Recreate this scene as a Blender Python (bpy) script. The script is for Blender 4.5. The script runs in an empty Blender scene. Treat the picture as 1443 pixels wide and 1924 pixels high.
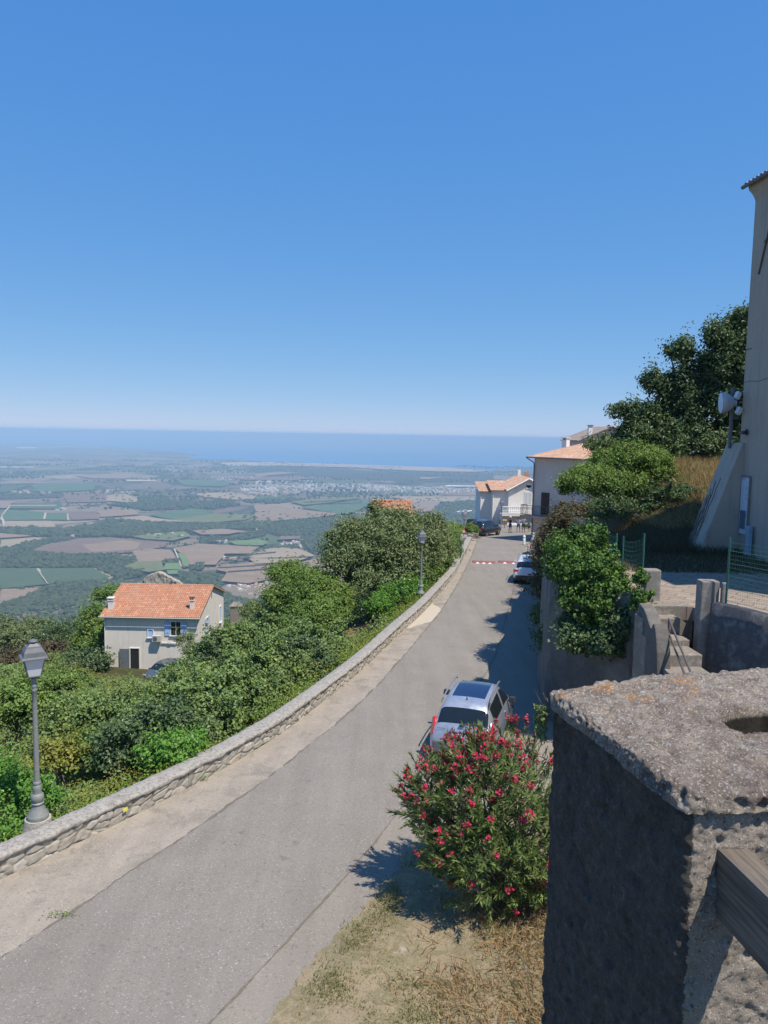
import bpy, bmesh, math, random
import numpy as np
from mathutils import Vector, Matrix
R = math.radians
sc = bpy.context.scene
C = sc.collection
# ------------------------------------------------------------------ camera
F = 1443.0; PW, PH = 1443.0, 1924.0
PITCH = math.atan(144/1443.0); ROLL = R(1.03)
cam_d = bpy.data.cameras.new('camera'); cam = bpy.data.objects.new('camera', cam_d); C.objects.link(cam)
cam_d.sensor_fit = 'HORIZONTAL'; cam_d.sensor_width = 36; cam_d.lens = 36*F/PW
cam_d.clip_start = 0.05; cam_d.clip_end = 300000
CR = Matrix.Rotation(math.pi/2-PITCH, 3, 'X') @ Matrix.Rotation(ROLL, 3, 'Z')
cam.matrix_world = CR.to_4x4()
sc.camera = cam
# ------------------------------------------------------------------ light
SUN_EL, SUN_AZ = 63.0, 42.0            # azimuth measured from +X towards -Y (behind the camera, right)
sd = Vector((math.cos(R(SUN_EL))*math.cos(R(SUN_AZ)), -math.cos(R(SUN_EL))*math.sin(R(SUN_AZ)), math.sin(R(SUN_EL))))
sun_d = bpy.data.lights.new('sun', 'SUN'); sun_d.energy = 5.0; sun_d.angle = R(0.53); sun_d.color = (1.0, .925, .80)
sun = bpy.data.objects.new('sun', sun_d); C.objects.link(sun); sun.rotation_euler = sd.to_track_quat('Z', 'Y').to_euler(); sun.location = (20, -20, 40)
w = bpy.data.worlds.new('World'); sc.world = w; w.use_nodes = True
wn = w.node_tree.nodes; wl = w.node_tree.links
sky = wn.new('ShaderNodeTexSky'); sky.sky_type = 'NISHITA'; sky.sun_disc = False
sky.sun_elevation = R(SUN_EL); sky.sun_rotation = R(90+SUN_AZ); sky.altitude = 4000; sky.air_density = 1.0; sky.dust_density = 0.0; sky.ozone_density = 2.0
sp0 = wn.new('ShaderNodeSeparateColor'); cb0 = wn.new('ShaderNodeCombineColor'); wl.new(sky.outputs[0], sp0.inputs[0])
for k_, (g_, s_) in enumerate(((.80, .88), (.45, 2.02), (.17, 4.85))):     # clear-day balance of the sky's colour channels
    pw_ = wn.new('ShaderNodeMath'); pw_.operation = 'POWER'; pw_.inputs[1].default_value = g_; ml_ = wn.new('ShaderNodeMath'); ml_.operation = 'MULTIPLY'; ml_.inputs[1].default_value = s_
    wl.new(sp0.outputs[k_], pw_.inputs[0]); wl.new(pw_.outputs[0], ml_.inputs[0]); wl.new(ml_.outputs[0], cb0.inputs[k_])
wl.new(cb0.outputs[0], wn['Background'].inputs[0]); wn['Background'].inputs[1].default_value = 0.105
sc.view_settings.view_transform = 'Standard'; sc.view_settings.look = 'None'; sc.view_settings.exposure = 0.2; sc.view_settings.gamma = 1.0
sc.view_settings.use_curve_mapping = False
try:
    sc.cycles.max_bounces = 6; sc.cycles.transparent_max_bounces = 8; sc.cycles.volume_bounces = 0
    sc.cycles.diffuse_bounces = 3; sc.cycles.use_denoising = True
except Exception: pass

# ------------------------------------------------------------------ helpers: photo point -> place in the world
def ray(px, py):
    return CR @ Vector(((px-PW/2)/F, -(py-PH/2)/F, -1.0))
def P(px, py, Y):
    r = ray(px, py); return r*(Y/r.y)
def PZ(px, py, z):
    r = ray(px, py); return r*(z/r.z)
ZR = ([-20, 5, 14, 19, 30, 42, 50, 60, 70, 87, 105, 130], [-7.5, -7.6, -7.95, -8.15, -8.75, -9.3, -9.62, -9.95, -10.25, -11.2, -12.3, -13.5])
def zr(Y): return np.interp(Y, ZR[0], ZR[1])+.00624*np.clip(Y, 0, 130)
def G(px, py, dz=0.0):
    r = ray(px, py); Y = 20.0
    for _ in range(60):
        z = float(zr(Y))+dz; Yn = r.y*(z/r.z); Y = .5*Y+.5*Yn
    return r*(Y/r.y)
def curve(pts, dz=0.0):
    q = sorted([(G(x, y, dz).y, G(x, y, dz).x) for x, y in pts])
    ys = [a for a, b in q]; xs = [b for a, b in q]
    y0 = ys[0]-14; s0 = (xs[1]-xs[0])/(ys[1]-ys[0])
    ys = [y0]+ys; xs = [xs[0]-14*s0]+xs
    Yg = np.arange(-10, 130, .5); v = np.interp(Yg, ys, xs)
    k = np.ones(9)/9; vp = np.pad(v, 4, mode='edge'); v2 = np.convolve(vp, k, 'valid'); v2[:6] = v[:6]; v2[-6:] = v[-6:]
    return lambda Y: np.interp(Y, Yg, v2)

# ------------------------------------------------------------------ numpy noise
def _h(ix, iy, iz, s):
    n = (ix*374761393 + iy*668265263 + iz*1274126177 + s*144665) & 0xffffffff
    n = ((n ^ (n >> 13))*1274126177) & 0xffffffff
    n = n ^ (n >> 16)
    return (n & 0xffff)/65535.0
def vnoise(p, s=0):
    p = np.asarray(p, float); i = np.floor(p).astype(np.int64); f = p-i; f = f*f*(3-2*f); o = 0
    for dx in (0, 1):
        for dy in (0, 1):
            for dz in (0, 1):
                wgt = (f[:, 0] if dx else 1-f[:, 0])*(f[:, 1] if dy else 1-f[:, 1])*(f[:, 2] if dz else 1-f[:, 2])
                o = o + wgt*_h(i[:, 0]+dx, i[:, 1]+dy, i[:, 2]+dz, s)
    return o*2-1
def fbm(p, oct=4, s=0):
    p = np.asarray(p, float); o = 0; a = 1.0; t = 0
    for k in range(oct):
        o = o+a*vnoise(p*(2**k)+17.3*k, s+k); t += a; a *= .5
    return o/t
def vor2(u, v, s=0, jit=.8):
    """2D cells: distance to the border, random value of the cell"""
    iu = np.floor(u).astype(np.int64); iv = np.floor(v).astype(np.int64)
    d1 = np.full(u.shape, 9.); d2 = np.full(u.shape, 9.); rv = np.zeros(u.shape)
    z = np.zeros_like(iu)
    for a in (-1, 0, 1):
        for b in (-1, 0, 1):
            cu = iu+a; cv = iv+b
            x = cu+.5+jit*(_h(cu, cv, z, s)-.5); y = cv+.5+jit*(_h(cu, cv, z, s+7)-.5)
            d = np.hypot(u-x, v-y); r_ = _h(cu, cv, z, s+13)
            n = d < d1
            d2 = np.where(n, d1, np.minimum(d2, d)); rv = np.where(n, r_, rv); d1 = np.where(n, d, d1)
    return d2-d1, rv

# ------------------------------------------------------------------ object helpers
def tag(o, label=None, cat=None, group=None, kind=None):
    if label: o['label'] = label
    if cat: o['category'] = cat
    if group: o['group'] = group
    if kind: o['kind'] = kind
    return o
def thing(name, label, cat, loc=(0, 0, 0), rz=0.0, group=None, rot=None):
    o = bpy.data.objects.new(name, None); C.objects.link(o); o.location = Vector(loc); o.empty_display_size = .2
    o.rotation_euler = rot if rot else (0, 0, rz)
    return tag(o, label, cat, group)
def kids(o): return [c for c in bpy.data.objects if c.parent == o]
def link_mesh(name, me, parent=None, origin=None):
    o = bpy.data.objects.new(name, me); C.objects.link(o)
    if origin is not None:
        me.transform(Matrix.Translation(-Vector(origin)))
        if parent is None: o.location = origin
    if parent is not None: o.parent = parent
    return o
def fast(name, V, Fc, mat, parent=None, origin=None, smooth=False, attrs=None, uv=None, midx=None):
    V = np.ascontiguousarray(V, dtype=np.float32); Fc = np.ascontiguousarray(Fc, dtype=np.int32)
    me = bpy.data.meshes.new(name); n = Fc.shape[1]
    me.vertices.add(len(V)); me.vertices.foreach_set('co', V.ravel())
    me.loops.add(Fc.size); me.loops.foreach_set('vertex_index', Fc.ravel())
    me.polygons.add(len(Fc)); me.polygons.foreach_set('loop_start', np.arange(0, Fc.size, n, dtype=np.int32))
    try: me.polygons.foreach_set('loop_total', np.full(len(Fc), n, dtype=np.int32))
    except Exception: pass
    me.polygons.foreach_set('use_smooth', np.full(len(Fc), smooth, dtype=bool))
    for m in (mat if isinstance(mat, (list, tuple)) else [mat]): me.materials.append(m)
    if midx is not None: me.polygons.foreach_set('material_index', np.ascontiguousarray(midx, dtype=np.int32))
    me.update(calc_edges=True)
    if attrs:
        for k, a in attrs.items():
            at = me.attributes.new(k, 'FLOAT', 'POINT'); at.data.foreach_set('value', np.ascontiguousarray(a, dtype=np.float32))
    if uv is not None:
        l = me.uv_layers.new(name='UVMap'); l.data.foreach_set('uv', np.ascontiguousarray(np.asarray(uv)[Fc.ravel()], dtype=np.float32).ravel())
    me.validate()
    return link_mesh(name, me, parent, origin)
def gridF(nu, nv):
    a = np.arange(nu*nv).reshape(nu, nv)
    return np.stack([a[:-1, :-1], a[1:, :-1], a[1:, 1:], a[:-1, 1:]], -1).reshape(-1, 4)

class MB:
    def __init__(s): s.v = []; s.f = []; s.m = []
    def add(s, vs, fs, mi=0, M=None):
        o = len(s.v)
        for v in vs:
            v = Vector(v); s.v.append(M @ v if M is not None else v)
        for f in fs: s.f.append([i+o for i in f]); s.m.append(mi)
    def box(s, c, d, rz=0.0, mi=0, M=None, taper=1.0, rot=None):
        x, y, z = d[0]/2, d[1]/2, d[2]/2; t = taper
        vs = [(-x, -y, -z), (x, -y, -z), (x, y, -z), (-x, y, -z), (-x*t, -y*t, z), (x*t, -y*t, z), (x*t, y*t, z), (-x*t, y*t, z)]
        Q = Matrix.Translation(Vector(c)) @ (rot.to_4x4() if rot is not None else Matrix.Rotation(rz, 4, 'Z'))
        if M is not None: Q = M @ Q
        s.add(vs, [(0, 3, 2, 1), (4, 5, 6, 7), (0, 1, 5, 4), (1, 2, 6, 5), (2, 3, 7, 6), (3, 0, 4, 7)], mi, Q); return s
    def prism(s, poly, z0, z1, mi=0, M=None):
        n = len(poly); vs = [(p[0], p[1], z0) for p in poly]+[(p[0], p[1], z1) for p in poly]
        fs = [list(range(n))[::-1], list(range(n, 2*n))]+[(i, (i+1) % n, n+(i+1) % n, n+i) for i in range(n)]
        s.add(vs, fs, mi, M); return s
    def tube(s, path, r, seg=8, mi=0, cap=True, M=None):
        path = [Vector(p) for p in path]; n = len(path)
        rr = r if isinstance(r, (list, tuple)) else [r]*n; rings = []
        for i, p in enumerate(path):
            d = (path[min(i+1, n-1)]-path[max(i-1, 0)]).normalized()
            a = d.cross(Vector((0, 0, 1)) if abs(d.z) < .9 else Vector((1, 0, 0))).normalized(); b = d.cross(a)
            rings += [p+(a*math.cos(2*math.pi*k/seg)+b*math.sin(2*math.pi*k/seg))*rr[i] for k in range(seg)]
        fs = [(i*seg+k, i*seg+(k+1) % seg, (i+1)*seg+(k+1) % seg, (i+1)*seg+k) for i in range(n-1) for k in range(seg)]
        if cap: fs += [list(range(seg)), list(range((n-1)*seg, n*seg))[::-1]]
        s.add(rings, fs, mi, M); return s
    def lathe(s, prof, seg=20, mi=0, M=None, c=(0, 0)):
        n = len(prof); vs = [(c[0]+r*math.cos(2*math.pi*k/seg), c[1]+r*math.sin(2*math.pi*k/seg), z) for r, z in prof for k in range(seg)]
        fs = [(i*seg+k, i*seg+(k+1) % seg, (i+1)*seg+(k+1) % seg, (i+1)*seg+k) for i in range(n-1) for k in range(seg)]
        fs += [list(range(seg))[::-1], list(range((n-1)*seg, n*seg))]
        s.add(vs, fs, mi, M); return s
    def build(s, name, mat, parent=None, origin=None, smooth=False, bevel=0, sub=0, recalc=True):
        me = bpy.data.meshes.new(name); me.from_pydata([tuple(v) for v in s.v], [], s.f)
        for m in (mat if isinstance(mat, (list, tuple)) else [mat]): me.materials.append(m)
        for p, mi in zip(me.polygons, s.m): p.material_index = mi; p.use_smooth = smooth
        if recalc:
            b = bmesh.new(); b.from_mesh(me); bmesh.ops.recalc_face_normals(b, faces=b.faces)
            if bevel:
                bmesh.ops.bevel(b, geom=[e for e in b.edges if len(e.link_faces) == 2 and e.calc_face_angle(0) > .5], offset=bevel, segments=2, affect='EDGES', profile=.6)
            b.to_mesh(me); b.free()
            if bevel:
                for p in me.polygons: p.use_smooth = False
        if smooth and bevel == 0:
            try: me.set_sharp_from_angle(angle=R(40))
            except Exception: pass
        return link_mesh(name, me, parent, origin)

# ------------------------------------------------------------------ materials
def NM(name):
    m = bpy.data.materials.new(name); m.use_nodes = True; nt = m.node_tree
    return m, nt, nt.nodes['Principled BSDF'], nt.nodes['Material Output']
def c4(c): return (c[0], c[1], c[2], 1.0)
def nd(nt, t, **k):
    n = nt.nodes.new(t)
    for a, b in k.items(): setattr(n, a, b)
    return n
def ramp(nt, fac, stops, interp='LINEAR'):
    n = nt.nodes.new('ShaderNodeValToRGB'); n.color_ramp.interpolation = interp
    e = n.color_ramp.elements
    while len(e) < len(stops): e.new(.5)
    for i, (p, c) in enumerate(stops): e[i].position = p; e[i].color = c4(c) if not isinstance(c, (int, float)) else (c, c, c, 1)
    if fac is not None: nt.links.new(fac, n.inputs[0])
    return n.outputs[0]
def noise(nt, vec, scale, detail=5, rough=.6, dist=0.0):
    n = nd(nt, 'ShaderNodeTexNoise'); n.inputs['Scale'].default_value = scale; n.inputs['Detail'].default_value = detail
    n.inputs['Roughness'].default_value = rough; n.inputs['Distortion'].default_value = dist
    if vec is not None: nt.links.new(vec, n.inputs['Vector'])
    return n.outputs[0]
def mix(nt, fac, a, b, mode='MIX'):
    n = nd(nt, 'ShaderNodeMix', data_type='RGBA', blend_type=mode)
    for s_, v in ((n.inputs[0], fac), (n.inputs[6], a), (n.inputs[7], b)):
        if isinstance(v, (int, float)): s_.default_value = v
        elif isinstance(v, tuple): s_.default_value = c4(v)
        else: nt.links.new(v, s_)
    return n.outputs[2]
def mth(nt, op, a, b=None):
    n = nd(nt, 'ShaderNodeMath', operation=op)
    for s_, v in ((n.inputs[0], a), (n.inputs[1], b)):
        if v is None: continue
        if isinstance(v, (int, float)): s_.default_value = v
        else: nt.links.new(v, s_)
    return n.outputs[0]
def bump(nt, bs, h, st, dist=.02):
    b = nd(nt, 'ShaderNodeBump'); b.inputs['Strength'].default_value = st; b.inputs['Distance'].default_value = dist
    nt.links.new(h, b.inputs['Height']); nt.links.new(b.outputs[0], bs.inputs['Normal'])
def pos(nt): return nd(nt, 'ShaderNodeNewGeometry').outputs['Position']
def mapv(nt, vec, sc_, rot=(0, 0, 0)):
    n = nd(nt, 'ShaderNodeMapping'); n.inputs['Scale'].default_value = sc_; n.inputs['Rotation'].default_value = rot; nt.links.new(vec, n.inputs[0]); return n.outputs[0]
def mat(name, c, c2=None, scale=4, rough=.8, metal=0.0, bmp=0.0, bsc=None, bd=.01, c3=None, detail=6, spec=None, coat=0.0):
    """surface whose colour wanders between two or three tones"""
    m, nt, bs, _ = NM(name); co = nd(nt, 'ShaderNodeTexCoord').outputs['Object']
    bs.inputs['Roughness'].default_value = rough; bs.inputs['Metallic'].default_value = metal
    if spec is not None: bs.inputs['Specular IOR Level'].default_value = spec
    if coat: bs.inputs['Coat Weight'].default_value = coat; bs.inputs['Coat Roughness'].default_value = .04
    if c2 is None: c2 = tuple(x*.85 for x in c)
    st = [(.3, c), (.7, c2)] if c3 is None else [(.28, c), (.5, c2), (.72, c3)]
    nt.links.new(ramp(nt, noise(nt, co, scale, detail, .65), st), bs.inputs['Base Color'])
    if bmp: bump(nt, bs, noise(nt, co, bsc or scale*6, 6, .7), bmp, bd)
    return m
def leafmat(name, dark, mid, light, trans=.25, rough=.45, tone=True, alt=None):
    m, nt, bs, out = NM(name)
    g = nd(nt, 'ShaderNodeNewGeometry')
    r_ = g.outputs['Random Per Island']
    col = ramp(nt, r_, [(0, dark), (.55, mid), (1, light)])
    if tone:
        a = nd(nt, 'ShaderNodeAttribute', attribute_name='tone')
        f = a.outputs['Fac']
        col2 = ramp(nt, r_, [(0, mid), (1, alt or light)])
        col = mix(nt, f, col, col2)
    nt.links.new(col, bs.inputs['Base Color']); bs.inputs['Roughness'].default_value = rough; bs.inputs['Specular IOR Level'].default_value = .22
    tr = nd(nt, 'ShaderNodeBsdfTranslucent'); nt.links.new(mix(nt, 1.0, col, (1.0, 1.0, .45), 'MULTIPLY'), tr.inputs[0])
    ms = nd(nt, 'ShaderNodeMixShader'); ms.inputs[0].default_value = trans
    nt.links.new(bs.outputs[0], ms.inputs[1]); nt.links.new(tr.outputs[0], ms.inputs[2]); nt.links.new(ms.outputs[0], out.inputs[0])
    return m

Mt = {}
Mt['white'] = mat('white paint', (.74, .73, .70), (.66, .65, .62), 6, .55)
Mt['glassdark'] = mat('dark window glass', (.02, .025, .03), (.03, .035, .04), 3, .06, spec=.8)
Mt['black'] = mat('black rubber', (.018, .018, .019), (.03, .03, .03), 8, .75)
Mt['blackpl'] = mat('dark plastic', (.03, .032, .035), (.045, .047, .05), 8, .5)
Mt['darkhole'] = mat('unlit interior', (.012, .012, .013), (.02, .02, .02), 2, .95)
Mt['steel'] = mat('galvanised steel', (.32, .33, .34), (.24, .25, .26), 20, .45, .7)
Mt['lampgrey'] = mat('weathered grey green paint', (.13, .15, .145), (.22, .235, .225), 14, .55, c3=(.20, .17, .14), bmp=.3, bsc=60, bd=.004)
Mt['lampcap'] = mat('dull grey lamp roof', (.10, .105, .115), (.15, .155, .165), 9, .5)
Mt['bark'] = mat('bark', (.11, .085, .065), (.19, .16, .13), 12, .9, bmp=.6, bsc=30, bd=.02)
Mt['wire'] = mat('green coated wire', (.02, .10, .085), (.03, .13, .10), 10, .5)
Mt['shutter'] = mat('pale blue shutter paint', (.42, .60, .88), (.36, .52, .80), 6, .6)
def plaster(name, c1, c2, dirt, amt=.5, sc_=.9):
    m, nt, bs, _ = NM(name); co = nd(nt, 'ShaderNodeTexCoord').outputs['Object']; bs.inputs['Roughness'].default_value = .92
    c = ramp(nt, noise(nt, co, sc_, 7, .7, .5), [(.3, c1), (.68, c2)])
    c = mix(nt, ramp(nt, noise(nt, mapv(nt, co, (2.2, 2.2, .22)), 1.6, 7, .7), [(.50, 0.0), (.72, amt)]), c, dirt)
    c = mix(nt, ramp(nt, noise(nt, co, 7, 6, .75), [(.55, 0.0), (.75, amt*.8)]), c, dirt)
    nt.links.new(c, bs.inputs['Base Color']); bump(nt, bs, noise(nt, co, 24, 7, .75), .3, .004); return m
Mt['plasterwarm'] = plaster('warm grey render', (.80, .735, .65), (.72, .655, .575), (.50, .44, .37))
Mt['concrete'] = mat('grey concrete', (.30, .275, .24), (.20, .185, .165), 3.5, .9, c3=(.37, .34, .30), bmp=.5, bsc=40, bd=.008)
# ------------------------------------------------------------------ lines of the road and wall
wall_in = curve([(0, 1652), (120, 1598), (217, 1551), (349, 1481), (497, 1404), (581, 1337), (631, 1300), (700, 1241), (739, 1201), (796, 1149), (855, 1081), (876, 1038), (884, 1020), (893, 1003), (905, 985)])
asp_l = curve([(0, 1802), (116, 1726), (225, 1652), (334, 1578), (407, 1532), (520, 1450), (645, 1352), (701, 1297), (781, 1206), (831, 1145), (864, 1090), (883, 1052), (894, 1024), (897, 1012), (905, 990)])
seam = curve([(427, 1889), (560, 1745), (610, 1694), (750, 1531), (928, 1241), (958, 1135), (975, 1060), (984, 1030), (1003, 1004), (1010, 985)])
XWR = ([-10, 14, 20, 22, 25.5, 38, 52, 70, 74], [4.6, 4.75, 4.75, 4.9, 5.4, 8.0, 11.1, 14.8, 15.6])   # foot of the retaining wall on the right
xwr = lambda Y: np.interp(Y, *XWR)
_gl = curve([(420, 2050), (524, 1912), (600, 1808), (673, 1713), (770, 1600), (850, 1540)])
grass_l = lambda Y: np.where(np.asarray(Y) < 14.5, _gl(Y), _gl(14.5)+(np.asarray(Y)-14.5)*1.6)
WT = .42                                                   # height of the parapet
# ------------------------------------------------------------------ ground surface
def tps(pts):
    A = np.array(pts, float); A[:, 2] += .00624*A[:, 1]; X = A[:, :2]; z = A[:, 2]; n = len(X)
    d = np.hypot(X[:, None, 0]-X[None, :, 0], X[:, None, 1]-X[None, :, 1]); K = np.where(d > 0, d*d*np.log(d+1e-9), 0)+np.eye(n)*.5
    Pm = np.c_[np.ones(n), X]; L = np.zeros((n+3, n+3)); L[:n, :n] = K; L[:n, n:] = Pm; L[n:, :n] = Pm.T
    s = np.linalg.solve(L, np.r_[z, 0, 0, 0])
    def f(x, y):
        o = s[n]+s[n+1]*x+s[n+2]*y
        for i in range(n):
            dd = np.hypot(x-X[i, 0], y-X[i, 1]); o = o+s[i]*np.where(dd > 0, dd*dd*np.log(dd+1e-9), 0)
        return o
    return f
lp = [(-11.5, 25, -11.2), (-18.5, 38, -15), (-30, 60, -21.5), (-45, 90, -29), (-27, 74, -23.7), (-18, 74, -23.7), (-22, 68, -23.4), (-22, 84, -23.9), (-17, 92, -23.9), (-10, 78, -19.6),
      (-10, 60, -18), (-3.5, 50, -13.2), (-1, 45, -11.6), (-3.5, 42, -11.6), (4, 60, -12), (3, 75, -13.5), (-7.5, 30, -11), (-9, 40, -14), (-16, 55, -20), (8, 88, -14),
      (0, 104, -22), (-22, 105, -29), (-20, 14, -10.2), (-40, 30, -18), (-14, 66, -22), (-60, 60, -30), (12, 115, -16), (40, 125, -22)]
for Y in (5, 10, 15, 20, 26, 32, 40, 50, 60, 70, 85): lp.append((float(wall_in(Y))-.9, Y, float(zr(Y))-.75-.00624*Y))
ftl = tps(lp)
rp = [(6, 20, -4.4), (10, 20, -4.5), (14, 21, -4.5), (8, 25, -4.45), (12, 24.5, -4.45), (6.5, 23, -4.4), (13, 28, -4.1), (9, 29, -4.1), (12, 40, -2.2), (20, 40, -1.2), (9.6, 42, -6.8), (8.7, 36, -6.0), (7.2, 30, -5.0), (12.3, 51, -8.0), (17, 55, -6), (14, 60, -9.0), (17, 66, -9.8), (16, 75, -10.8), (25, 75, -9),
      (30, 60, -3), (30, 30, -1), (18, 33, -1.8), (16, 38, -1.7), (25, 100, -13), (40, 100, -10), (15, 46, -3), (60, 60, 2), (60, 20, 0), (80, 110, -6), (20, 120, -16)]
ftr = tps(rp)
HB = ([0, 100, 200, 400, 800, 1300, 1900, 2400, 99999], [-18, -28, -75, -165, -295, -395, -441, -452, -452])
def hgt(x, y):
    x = np.asarray(x, float); y = np.asarray(y, float)
    r = np.hypot(x, np.maximum(y, 0)); far = np.interp(r, *HB)
    hill = np.interp(r, [100, 250, 700, 1500, 2300], [0, 6, 30, 22, 0]); far = far+hill*fbm(np.stack([x.ravel()/260, y.ravel()/260, 0*x.ravel()], 1), 4, 3).reshape(x.shape)
    yc = np.clip(y, 0, 135); xc = np.clip(x, -75, 75)
    L = ftl(xc, yc); zz = zr(np.clip(y, -15, 128)); xw = wall_in(np.clip(y, -9, 100)); xr = xwr(np.clip(y, -9, 74))
    Rr = ftr(xc, yc)
    lw = np.clip((xw-.35-x)/.35, 0, 1); near = zz-.06
    z = np.where(lw > 0, near*(1-lw)+np.minimum(L, zz-.5)*lw, near)
    rw = np.clip((x-xr-.45)/.3, 0, 1)*np.clip((y-20.5)/.8, 0, 1)*np.clip((88-y)/10, 0, 1)
    z = np.where(x > xr, near*(1-rw)+Rr*rw, z)
    side = np.clip((y-88)/15, 0, 1)*np.clip((x-14)/4, 0, 1); z = z*(1-side)+Rr*side
    drop = np.clip((y-112)/26, 0, 1); drop = np.maximum(drop, np.clip((-x-48)/30, 0, 1)); drop = np.maximum(drop, np.clip((x-60)/30, 0, 1)); drop = drop*drop*(3-2*drop)
    return z*(1-drop)+far*drop
def H1(x, y): return float(hgt(np.array([x]), np.array([y]))[0])
def axis(lo, hi, step, far, g):
    a = list(np.arange(lo, hi+1e-6, step)); s = step
    while a[-1] < far: s *= g; a.append(a[-1]+s)
    s = step; b = []
    v = lo
    while v > -far: s *= g; v -= s; b.append(v)
    return np.array(b[::-1]+a)
gx = axis(-32, 32, .4, 45000, 1.09); gy = axis(0, 100, .5, 60000, 1.07); gy = gy[gy > -3000]
X, Y = np.meshgrid(gx, gy, indexing='ij'); Z = hgt(X, Y)
# ground material: dry soil and scrub near, field country far below
m, nt, bs, _ = NM('ground of soil scrub and fields'); g = pos(nt)
bs.inputs['Roughness'].default_value = .95; bs.inputs['Specular IOR Level'].default_value = .1
near = ramp(nt, noise(nt, mapv(nt, g, (.6, .6, .6)), 1.4, 8, .7), [(.3, (.035, .042, .018)), (.5, (.06, .062, .028)), (.68, (.08, .08, .032))])
soil_ = ramp(nt, noise(nt, mapv(nt, g, (.6, .6, .6)), 2.4, 8, .7), [(.3, (.16, .10, .06)), (.6, (.25, .17, .105))])
vd_ = nd(nt, 'ShaderNodeVectorMath', operation='DISTANCE'); nt.links.new(mapv(nt, g, (1, 1, 0)), vd_.inputs[0]); vd_.inputs[1].default_value = (-2.2, 42, 0); sxx = nd(nt, 'ShaderNodeSeparateXYZ'); nt.links.new(g, sxx.inputs[0]); near = mix(nt, ramp(nt, mth(nt, 'DIVIDE', sxx.outputs[0], 20.0), [(.22, 0.0), (.30, .9)]), near, ramp(nt, noise(nt, mapv(nt, g, (.6, .6, .6)), 3, 8, .75), [(.3, (.07, .05, .03)), (.6, (.15, .11, .065))])); near = mix(nt, ramp(nt, mth(nt, 'DIVIDE', vd_.outputs['Value'], 10.0), [(.36, 1.0), (.5, 0.0)]), near, soil_)
rotp = mapv(nt, g, (1/420., 1/620., 0), (0, 0, .35)); 
dn = nd(nt, 'ShaderNodeTexNoise'); dn.inputs['Scale'].default_value = .9; nt.links.new(rotp, dn.inputs[0])
vv = nd(nt, 'ShaderNodeVectorMath', operation='MULTIPLY_ADD'); nt.links.new(dn.outputs['Color'], vv.inputs[0]); vv.inputs[1].default_value = (.6, .6, 0); nt.links.new(rotp, vv.inputs[2])
vo = nd(nt, 'ShaderNodeTexVoronoi'); nt.links.new(vv.outputs[0], vo.inputs[0]); vo.inputs['Scale'].default_value = 1.0; vo.inputs['Randomness'].default_value = .75
ve = nd(nt, 'ShaderNodeTexVoronoi', feature='DISTANCE_TO_EDGE'); nt.links.new(vv.outputs[0], ve.inputs[0]); ve.inputs['Scale'].default_value = 1.0; ve.inputs['Randomness'].default_value = .75
rr_ = nd(nt, 'ShaderNodeSeparateColor'); nt.links.new(vo.outputs['Color'], rr_.inputs[0])
cells = ramp(nt, rr_.outputs[0], [(0, (.05, .07, .035)), (.20, (.045, .065, .035)), (.21, (.25, .185, .13)), (.40, (.20, .145, .11)), (.41, (.08, .12, .05)), (.52, (.10, .12, .06)), (.53, (.32, .255, .18)), (.66, (.16, .12, .10)), (.80, (.21, .18, .115)), (1, (.24, .175, .14))], 'CONSTANT')
cells = mix(nt, ramp(nt, rr_.outputs[1], [(0, .1), (1, .6)]), cells, (.22, .17, .13))
cells = mix(nt, ramp(nt, ve.outputs['Distance'], [(.018, .85), (.04, 0.0)]), cells, (.045, .06, .035))
woods = ramp(nt, noise(nt, mapv(nt, g, (1/900., 1/1500., 0)), 1.6, 9, .68), [(.53, 0.0), (.58, 1.0)])
cells = mix(nt, woods, cells, (.032, .05, .028))
cells = mix(nt, ramp(nt, noise(nt, mapv(nt, g, (.012, .02, 0)), 1.0, 8, .75), [(.35, 0.0), (.7, .45)]), cells, (.045, .06, .035))
sx = nd(nt, 'ShaderNodeSeparateXYZ'); nt.links.new(g, sx.inputs[0])
scrub = ramp(nt, noise(nt, mapv(nt, g, (.02, .02, .02)), 1.6, 8, .7), [(.4, (.03, .05, .022)), (.56, (.05, .07, .03)), (.7, (.12, .10, .06))])
zf = ramp(nt, mth(nt, 'DIVIDE', mth(nt, 'ADD', sx.outputs[2], 450.0), 450.0), [(.012, 0.0), (.05, 1.0)])
base = mix(nt, zf, cells, scrub)
nf = ramp(nt, mth(nt, 'DIVIDE', mth(nt, 'ADD', sx.outputs[2], 60.0), 60.0), [(.2, 0.0), (.5, 1.0)])
nt.links.new(mix(nt, nf, base, near), bs.inputs['Base Color'])
bump(nt, bs, noise(nt, g, 6, 8, .75), .5, .08)
ground = fast('ground', np.stack([X, Y, Z], -1).reshape(-1, 3), gridF(len(gx), len(gy)), m, smooth=True)
tag(ground, kind='structure')

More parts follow.
